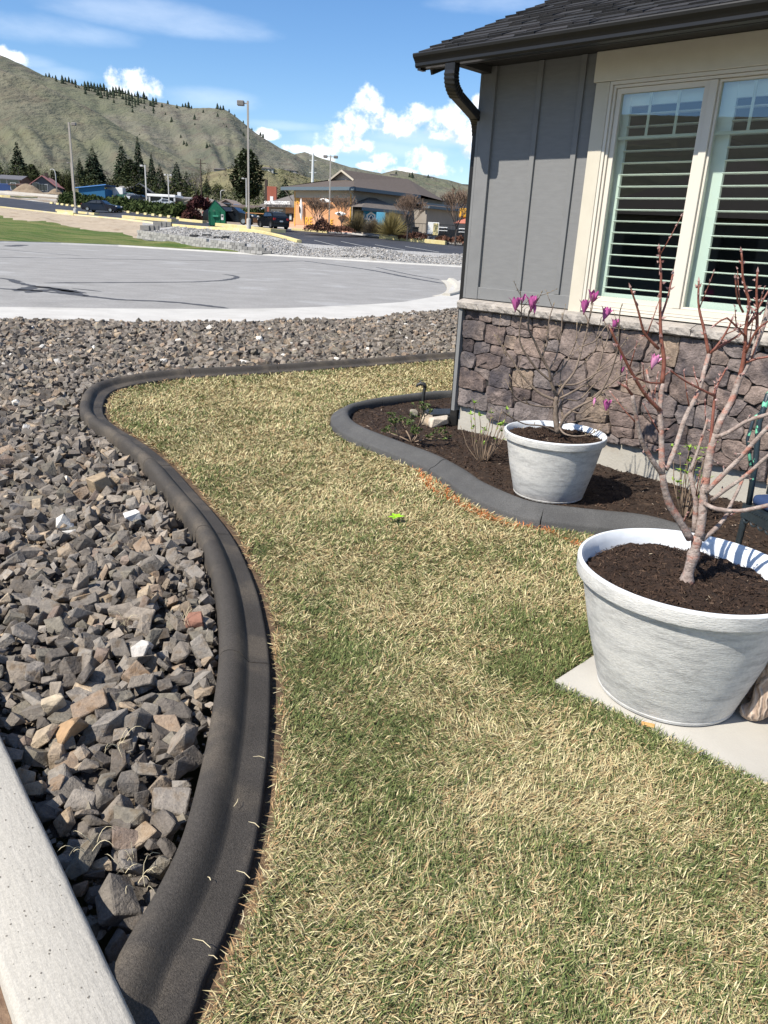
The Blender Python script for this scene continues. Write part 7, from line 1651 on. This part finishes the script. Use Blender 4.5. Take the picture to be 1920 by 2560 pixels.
def text(s_, u, z, size, m, v, par, bold=True, wid=None, face='front'):
    cu = bpy.data.curves.new('lettering', 'FONT'); cu.body = s_; cu.size = 1; cu.align_x = 'LEFT'; cu.extrude = .03; cu.resolution_u = 2; cu.offset = .022 if bold else 0
    o = bpy.data.objects.new('lettering', cu); COL.objects.link(o); bpy.context.view_layer.update(); dims = o.dimensions.copy()
    me = o.to_mesh(); me2 = bpy.data.meshes.new('lettering'); bmx = bmesh.new(); bmx.from_mesh(me); bmx.to_mesh(me2); bmx.free(); o.to_mesh_clear(); bpy.data.objects.remove(o)
    me2.materials.append(m); o = link('lettering', me2, par); cap = .73
    X, Yv = fx_, -fy_; M = Matrix(((X[0], 0, Yv[0], 0), (X[1], 0, Yv[1], 0), (X[2], 1, Yv[2], 0), (0, 0, 0, 1)))
    p = S(u, v, z); sx = size / cap if wid is None else wid / dims.x
    o.matrix_local = Matrix.Translation(tuple(p)) @ M @ Matrix.Diagonal((sx, size / cap, 1, 1)); return o
for ch, (x, y), hp_ in [('R', Z3(650, 690), 62), ('RE', Z3(748, 925), 80), ('E', Z3(1040, 935), 62)]:
    u, z = spx(x, y, v=-.08); text(ch, u, z, hp_ * .217 * 88 / F, m_let, -.10, mur)
# faint letters at the mural top are lost behind the trees; white kayaks hang on the wall
def kayak(X0, Y0, X1, Y1, wpx, lb):
    u0, z0 = spx(*Z3(X0, Y0), v=-.4); u1, z1 = spx(*Z3(X1, Y1), v=-.4); a, b = A_([u0, z0]), A_([u1, z1]); d = b - a; L = np.linalg.norm(d); d /= L; nn = A_([-d[1], d[0]]); w = wpx * .217 * 88 / F / 2; V = []; n1, n2 = 16, 10
    for i in range(n1 + 1):
        q_ = i / n1; c = a + d * L * q_; r_ = w * max(.02, math.sin(math.pi * q_)) ** .8
        for j in range(n2):
            an = 2 * math.pi * j / n2; p = c + nn * r_ * math.cos(an); V.append(tuple(S(p[0], -.45 + .22 * math.sin(an) * r_ / w, p[1])))
    k_ = thing('kayak', lb, 'kayak', so_); o = MB().add(V, [(i * n2 + j, i * n2 + (j + 1) % n2, (i + 1) * n2 + (j + 1) % n2, (i + 1) * n2 + j) for i in range(n1) for j in range(n2)]).obj('hull', m_white, k_, smooth=True)
    c = (a + b) / 2; vv = []
    for j in range(10):
        an = j * .6283; p = c + d * .16 * L * math.cos(an) + nn * w * .5 * math.sin(an); vv.append(tuple(S(p[0], -.70, p[1])))
    MB().add(vv, [tuple(range(10))]).obj('cockpit', m_cg, k_)
kayak(708, 625, 712, 890, 42, 'white kayak hung upright at the left of the orange wall'); kayak(915, 640, 1050, 665, 44, 'white kayak hung level behind the multi stemmed bare tree'); kayak(1095, 800, 1230, 810, 44, 'white kayak hung level behind the slim bare tree')
# side wall (to the right), alcove, clerestory
slabq('eave_trim', uL - 1.2, .95, zE - .05, zE + .28, -1.0, -.7, m_fas)
vE, zE2 = spx(990, 479, u=0); v9, _ = spx(1107, 500, u=0)
slabq('wall', -8, 0, -1.5, zE - .02, 22, 46, m_tan)
slabq('eave_trim', .7, 1.0, zE - .05, zE + .28, -.69, 10.0, m_fas)
slabq('clerestory_wall', .02, .25, 2.9, zE - .4, 10.5, 33, m_lgrey)
slabq('clerestory_window', .255, .32, 3.2, zE - .8, 18.5, 32, mat('pale_glass', (.30, .34, .38), None, rough=.2, spec=.6))
slabq('lower_wall', .0, 3.2, -1.8, 2.6, 8.5, 34, m_tan); slabq('lower_eave', 2.9, 3.9, 2.6, 2.85, 8.0, 34, m_fas)
slabq('base_panel', 3.21, 3.3, -1.8, .6, 9, 34, mat('base_brown', (.085, .072, .06), None))
MB().add([tuple(S(3.9, 8, 2.86)), tuple(S(3.9, 34, 2.86)), tuple(S(.26, 34, 3.2)), tuple(S(.26, 8, 3.2))], [(0, 1, 2, 3)]).obj('lower_roof', m_broof, sc)
# blue alcove with hip roof
va0, _ = spx(908, 545, u=1.3); va1, _ = spx(945, 545, u=1.3)
slabq('alcove', .0, 1.2, -1.0, 2.7, 1.2, 7.2, m_tan)
def su(X, Y): return spx(*Z4(X, Y), u=1.25)
b0, z1_ = su(145, 590); b1, z0_ = su(315, 800)
al = MB().add([tuple(S(1.24, b0, max(.0, z0_))), tuple(S(1.24, b1, max(.0, z0_))), tuple(S(1.24, b1, z1_)), tuple(S(1.24, b0, z1_)), tuple(S(1.2, b0, max(.0, z0_))), tuple(S(1.2, b1, max(.0, z0_))), tuple(S(1.2, b1, z1_)), tuple(S(1.2, b0, z1_))], [(0, 1, 2, 3), (0, 3, 7, 4), (1, 5, 6, 2), (3, 2, 6, 7)]).obj('blue_panel', m_blue, sc)
e0, ze = su(75, 575); e1, ze1 = su(560, 595); pk, zp = su(350, 460)
MB().add([tuple(S(2.2, e0 - .5, ze)), tuple(S(2.2, e1 + 1, ze)), tuple(S(0, (e0 + e1) / 2 + .8, zp)), tuple(S(0, e0 - .6, ze)), tuple(S(0, e1 + 1, ze)), tuple(S(0, (e0 + e1) / 2 - .2, zp))], [(0, 1, 2, 5), (0, 5, 3), (1, 4, 2)]).obj('porch_roof', mat('porch_shingle', (.11, .095, .085), (.15, .13, .115), 3), sc)
MB().add([tuple(S(2.22, e0 - .5, ze - .3)), tuple(S(2.22, e1 + 1, ze - .3)), tuple(S(2.22, e1 + 1, ze)), tuple(S(2.22, e0 - .5, ze)), tuple(S(0.05, e0 - .5, ze - .3)), tuple(S(0.05, e1 + 1, ze - .3))], [(0, 1, 2, 3), (0, 4, 5, 1)]).obj('porch_fascia', m_fas, sc)
# emblem: hexagon outline, bar, arrow-like peaks
def emb(polys, nm, m, dz=0):
    mb = MB()
    for P_ in polys:
        vv = [su(x, y) for x, y in P_]; mb.add([tuple(S(1.245 + dz, a, b)) for a, b in vv], [tuple(range(len(vv)))])
    mb.obj(nm, m, al)
emb([[(232, 630), (288, 668), (288, 705), (270, 705), (270, 680), (232, 655), (195, 680), (195, 705), (177, 705), (177, 668)], [(177, 735), (195, 735), (195, 760), (215, 785), (205, 797), (177, 770)], [(270, 735), (288, 735), (288, 770), (258, 797), (248, 785), (270, 760)]], 'emblem_hexagon', m_white)
emb([[(155, 705), (308, 705), (308, 735), (155, 735)]], 'emblem_bar', m_white, .004)
emb([[(205, 700), (232, 660), (262, 700), (262, 704), (205, 704)], [(215, 738), (250, 738), (232, 775)], [(195, 797), (232, 770), (232, 800)], [(238, 800), (238, 765), (275, 760)]], 'emblem_peak', m_white, .008)
emb([[(215, 700), (240, 680), (252, 704), (246, 730), (222, 728)], [(200, 690), (212, 705), (206, 712)]], 'emblem_figure', mat('emblem_navy', (.02, .06, .12), None), .012)
# roof
Rz = zE + .27
_, zr = spx(866, 424, v=6.5); zr = max(zr, Rz + 2.6)
Er = [S(uL - 1.2, -1.0, Rz), S(1.0, -1.0, Rz), S(1.0, 10.2, Rz), S(.6, v9, Rz - .35), S(-14, v9, Rz), S(uL - 1.2, 20, Rz)]
Gm = (uL * .5 - .1)
G1, G2, Gp = S(Gm - 1.9, 3.4, Rz + 1.05), S(Gm + 1.9, 3.4, Rz + 1.05), S(Gm, 3.4, Rz + 2.05)
Rr = S(Gm, v9 * .93, Rz + 2.05)
rf = MB().add([tuple(p) for p in (Er[0], Er[1], G2, G1)], [(0, 1, 2, 3)]).add([tuple(p) for p in (Er[1], Er[2], Er[3], Rr, Gp - fy_ * .5, G2 - fy_ * .5)], [(0, 1, 2, 3, 4, 5)]).add([tuple(p) for p in (Er[0], G1 - fy_ * .5, Gp - fy_ * .5, Rr, Er[5])], [(0, 1, 2, 3, 4)]).add([tuple(p) for p in (Er[3], Er[4], Er[5], Rr)], [(0, 1, 2, 3)]).obj('roof', m_broof, sc)
MB().add([tuple(p) for p in (G1, G2, Gp)], [(0, 1, 2)]).obj('gable_panel', mat('gable_cream', (.46, .40, .34), None), rf)
for a, b in ((G1, Gp), (Gp, G2)): MB().tube([tuple(a - fy_ * .55 - Zv * .1), tuple(b - fy_ * .55 - Zv * .1)], .13, 4).obj('gable_trim', m_band, rf)
MB().add([tuple(S(uL - 1.2, -.99, Rz - .28)), tuple(S(.99, -.99, Rz - .28)), tuple(S(.99, 0, Rz - .28)), tuple(S(uL - 1.2, 0, Rz - .28))], [(0, 1, 2, 3)]).obj('soffit', m_band, sc)
for u in (uL - .6, .3): MB().tube([tuple(S(u, -.95, Rz - .3)), tuple(S(u + .3, -.1, Rz - 1.3)), tuple(S(u + .3, -.1, Rz - 1.5))], .05, 5).obj('downpipe', m_band, sc)
# low wing with the sign
uW, zW = spx(*Z3(335, 705), v=2.5); uW1 = uL - .02
slabq('wing_wall', uW, uW1, -1.5, zW, 2.5, 12, m_tan); u5, _ = spx(*Z3(525, 800), v=2.4)
slabq('wing_orange_wall', u5, uW1, -1.5, zW - .1, 2.40, 2.495, m_org); slabq('wing_pink_base', u5, uW1, -1.5, .35, 2.33, 2.395, m_pink)
a0, zt = spx(*Z3(525, 800), v=2.3); a1, zb_ = spx(*Z3(612, 885), v=2.3)
wn = slabq('window', a0, a1 - .1, zb_, zt, 2.30, 2.39, m_black); slabq('pane', a0 + .15, (a0 + a1) / 2 - .1, zb_ + .12, zt - .12, 2.27, 2.295, m_cg, wn); slabq('pane', (a0 + a1) / 2 + .05, a1 - .25, zb_ + .12, zt - .12, 2.27, 2.295, mat('curtain', (.40, .42, .42), None), wn)
ue, ze_ = spx(*Z3(232, 700), v=1.6)
MB().add([tuple(S(ue, 1.5, ze_)), tuple(S(uW1, 1.5, ze_)), tuple(S(uW1, 7, ze_ + 2.2)), tuple(S(ue + 3.5, 7, ze_ + 2.2)), tuple(S(ue, 1.5, ze_ - .22)), tuple(S(uW1, 1.5, ze_ - .22)), tuple(S(ue, 9, ze_))], [(0, 1, 2, 3), (4, 5, 1, 0), (0, 3, 6)]).obj('wing_roof', mat('wing_shingle', (.13, .115, .105), (.16, .145, .13), 3), sc)
su0, sz0 = spx(*Z3(282, 690), v=1.3); su1, _ = spx(*Z3(574, 694), v=1.3)
text('SAGE HILLS STUDENTS', su0, sz0, 33 * .217 * 92 / F, m_white, 1.3, sc, wid=su1 - su0)
p0, pz = spx(*Z3(388, 808), v=2.42); p1, _ = spx(*Z3(470, 808), v=2.42); text('PATH', p0, pz, 34 * .217 * 92 / F, m_white, 2.44, sc, wid=p1 - p0)
u_0, z_0 = spx(*Z3(358, 766), v=2.44); u_1, z_1 = spx(*Z3(498, 752), v=2.44)
for k in range(15):       # the small line over PATH is too small to read: a row of pale letter-sized strokes
    w_ = (u_1 - u_0) / 15; slabq('small_print', u_0 + k * w_, u_0 + (k + .72) * w_, z_0, z_1, 2.43, 2.46, m_white)
# red sign pylon behind the wing
P = at(*Z3(370, 640), 108); t = thing('red_pylon', 'red brown pylon rising behind the low wing roof', 'pylon', P - A_([0, 0, 4])); h = msize(30, P) + 4; MB().box(-.6, .6, -.4, .4, 0, h).obj('panel', mat('pylon_red', (.30, .085, .05), (.36, .12, .08), 1), t); MB().box(-.9, -.62, -.4, .4, 0, h + .8).obj('post', m_wood, t); MB().box(-.2, .2, -.45, -.41, h - 2, h - 1.2).obj('mark', m_white, t)
# black railing, bins, tables, boulders, play frame to the right
def fence(label, pts, Y, hpx, step=2.2):
    Ps = [at(*p, Y) for p in pts]; t = thing('railing', label, 'fence', Ps[0]); o_ = Ps[0]; L = spline(Ps, step); h = msize(hpx, Ps[0])
    for p in L: MB().box(p[0] - o_[0] - .05, p[0] - o_[0] + .05, p[1] - o_[1] - .05, p[1] - o_[1] + .05, p[2] - o_[2] - .3, p[2] - o_[2] + h).obj('post', m_black, t)
    for f_ in (.1, .97): MB().tube([tuple(p - o_ + Zv * h * f_) for p in L], .035, 4).obj('rail', m_black, t)
    pk = MB()
    LL = spline(Ps, .28)
    for p in LL: q_ = p - o_; pk.box(q_[0] - .012, q_[0] + .012, q_[1] - .012, q_[1] + .012, q_[2] + h * .1, q_[2] + h * .97)
    tag(pk.obj('pickets', m_black, t), kind='stuff')
fence('black picket railing in front of the blue alcove', [Z4(80, 800), Z4(240, 812), Z4(410, 830)], 82.5, 14)
fence('tall black railing round the school yard right of the bins', [Z4(700, 900), Z4(1000, 915), Z4(1260, 930)], 84, 26)
def binbox(label, X, Y, w, h, m, nm, Yd=82):
    P = at(*Z4(X, Y), Yd); t = thing(nm, label, 'bin', P); w, h = msize(w * .2049, P) / 2, msize(h * .2049, P); MB().bbox(-w, w, -w, w, -.2, h, .08).obj('body', m, t); MB().bbox(-w - .05, w + .05, -w - .05, w + .05, h + .003, h + .12, .03).obj('lid', m_black, t)
binbox('big dark navy bin behind the right grass clump', 640, 945, 110, 130, m_pnavy, 'bin'); binbox('black bin right of the round headed bare tree', 772, 905, 70, 70, m_black, 'bin', 84)
def table(label, X, Y, wpx, Yd=83):
    P = at(*Z4(X, Y), Yd); t = thing('picnic_table', label, 'picnic table', P); w = msize(wpx * .2049, P) / 2
    MB().bbox(-w, w, -.4, .4, .72, .80, .02).obj('table_top', m_white, t)
    for s_ in (-1, 1): MB().bbox(-w, w, s_ * .75 - .14, s_ * .75 + .14, .42, .48, .02).obj('bench', m_white, t); MB().box(s_ * w * .6 - .05, s_ * w * .6 + .05, -.7, .7, 0, .72).obj('leg', m_black, t)
table('white picnic table left of the tall bare tree', 1085, 920, 140); table('white picnic table right of the tall bare tree', 1375, 940, 150)
br = thing('boulder_wall', 'low wall of grey boulders along the school yard', 'wall', at(*Z4(900, 960), 81)); bo = A_(br.location); rb = random.Random(31)
for k in range(46):
    X = 700 + (k % 23) * 20 + rb.uniform(-6, 6); Yy = 975 + (X - 700) * .045 - (k // 23) * 30; P = at(*Z4(X, Yy), 81 + (k // 23) * .4); V0, T0 = rock_shape(rb, 12, .7); s_ = rb.uniform(.28, .42)
    o = MB().add((V0 * s_).tolist(), T0.tolist()).obj('boulder', mat('boulder_grey', (.24, .22, .21), (.38, .36, .34), 2, .95, rand=[(0, (.75, .75, .75)), (1, (1.2, 1.2, 1.2))]), br); o.location = tuple(P - bo); o.rotation_euler = (0, 0, rb.uniform(0, 6))
def frame(label, pts, Yd, r_, m, nm, cat):
    Ps = [at(*Z4(*p), Yd) for p in pts]; t = thing(nm, label, cat, Ps[0]); MB().tube([tuple(p - Ps[0]) for p in Ps], r_, 6).obj('tube', m, t, smooth=True); return t
m_rust = mat('rust_rail', (.36, .17, .10), None)
frame('thin rust coloured handrail in front of the boulder wall', [(765, 975), (768, 880), (860, 905), (860, 985)], 80, .05, m_rust, 'handrail', 'rail')
frame('white slanted play pole at the right by the grey house corner', [(1465, 945), (1500, 700)], 82, .09, m_white, 'play_pole', 'pole')
t = frame('yellow orange play frame behind the tall bare tree', [(1425, 950), (1460, 590)], 84, .10, mat('play_tan', (.45, .36, .22), None), 'playground_tower', 'play tower')
P = at(*Z4(1470, 645), 84) - A_(t.location); MB().bbox(P[0] - 1.3, P[0] + 1.3, P[1] - .5, P[1] + .5, P[2] - .5, P[2] + .4, .1).obj('roof_panel', mat('play_yellow', (.62, .32, .03), None), t)
P = at(*Z4(1415, 780), 84) - A_(t.location); MB().lathe([(1.5, 0), (.05, .75)], 8, tuple(P)).obj('canopy', mat('canopy_red', (.36, .13, .09), None), t)
o = MB().bbox(-.55, .55, -.05, .05, 0, 1.1, .02).obj('sign_board', m_white); o.location = tuple(at(*Z4(988, 905), 81)); tag(o, 'small white sign board beside the picnic table', 'sign')
o = MB().bbox(-.25, .25, -.05, .05, 0, 1.1, .02).obj('yellow_sign', m_yel); o.location = tuple(at(*Z4(1016, 918), 80.5)); tag(o, 'small yellow sign just right of the white sign board', 'sign')
o = MB().bbox(-.45, .45, -.05, .05, 0, 1.25, .03).obj('blue_sign', mat('sign_blue', (.10, .35, .50), None)); o.location = tuple(at(*Z4(348, 802), 82)); tag(o, 'small pale blue sign on the railing right of the blue alcove', 'sign')
o = MB().tube([(-.9, 0, 0), (-.9, 0, 1.0), (.9, 0, 1.0), (.9, 0, 0)], .06, 5).obj('bike_rack', mat('rack_orange', (.42, .20, .08), None)); o.location = tuple(at(*Z2(308, 1030), 84)); tag(o, 'small orange brown rack left of the black crossover', 'rack')
print('objects', len(bpy.data.objects))
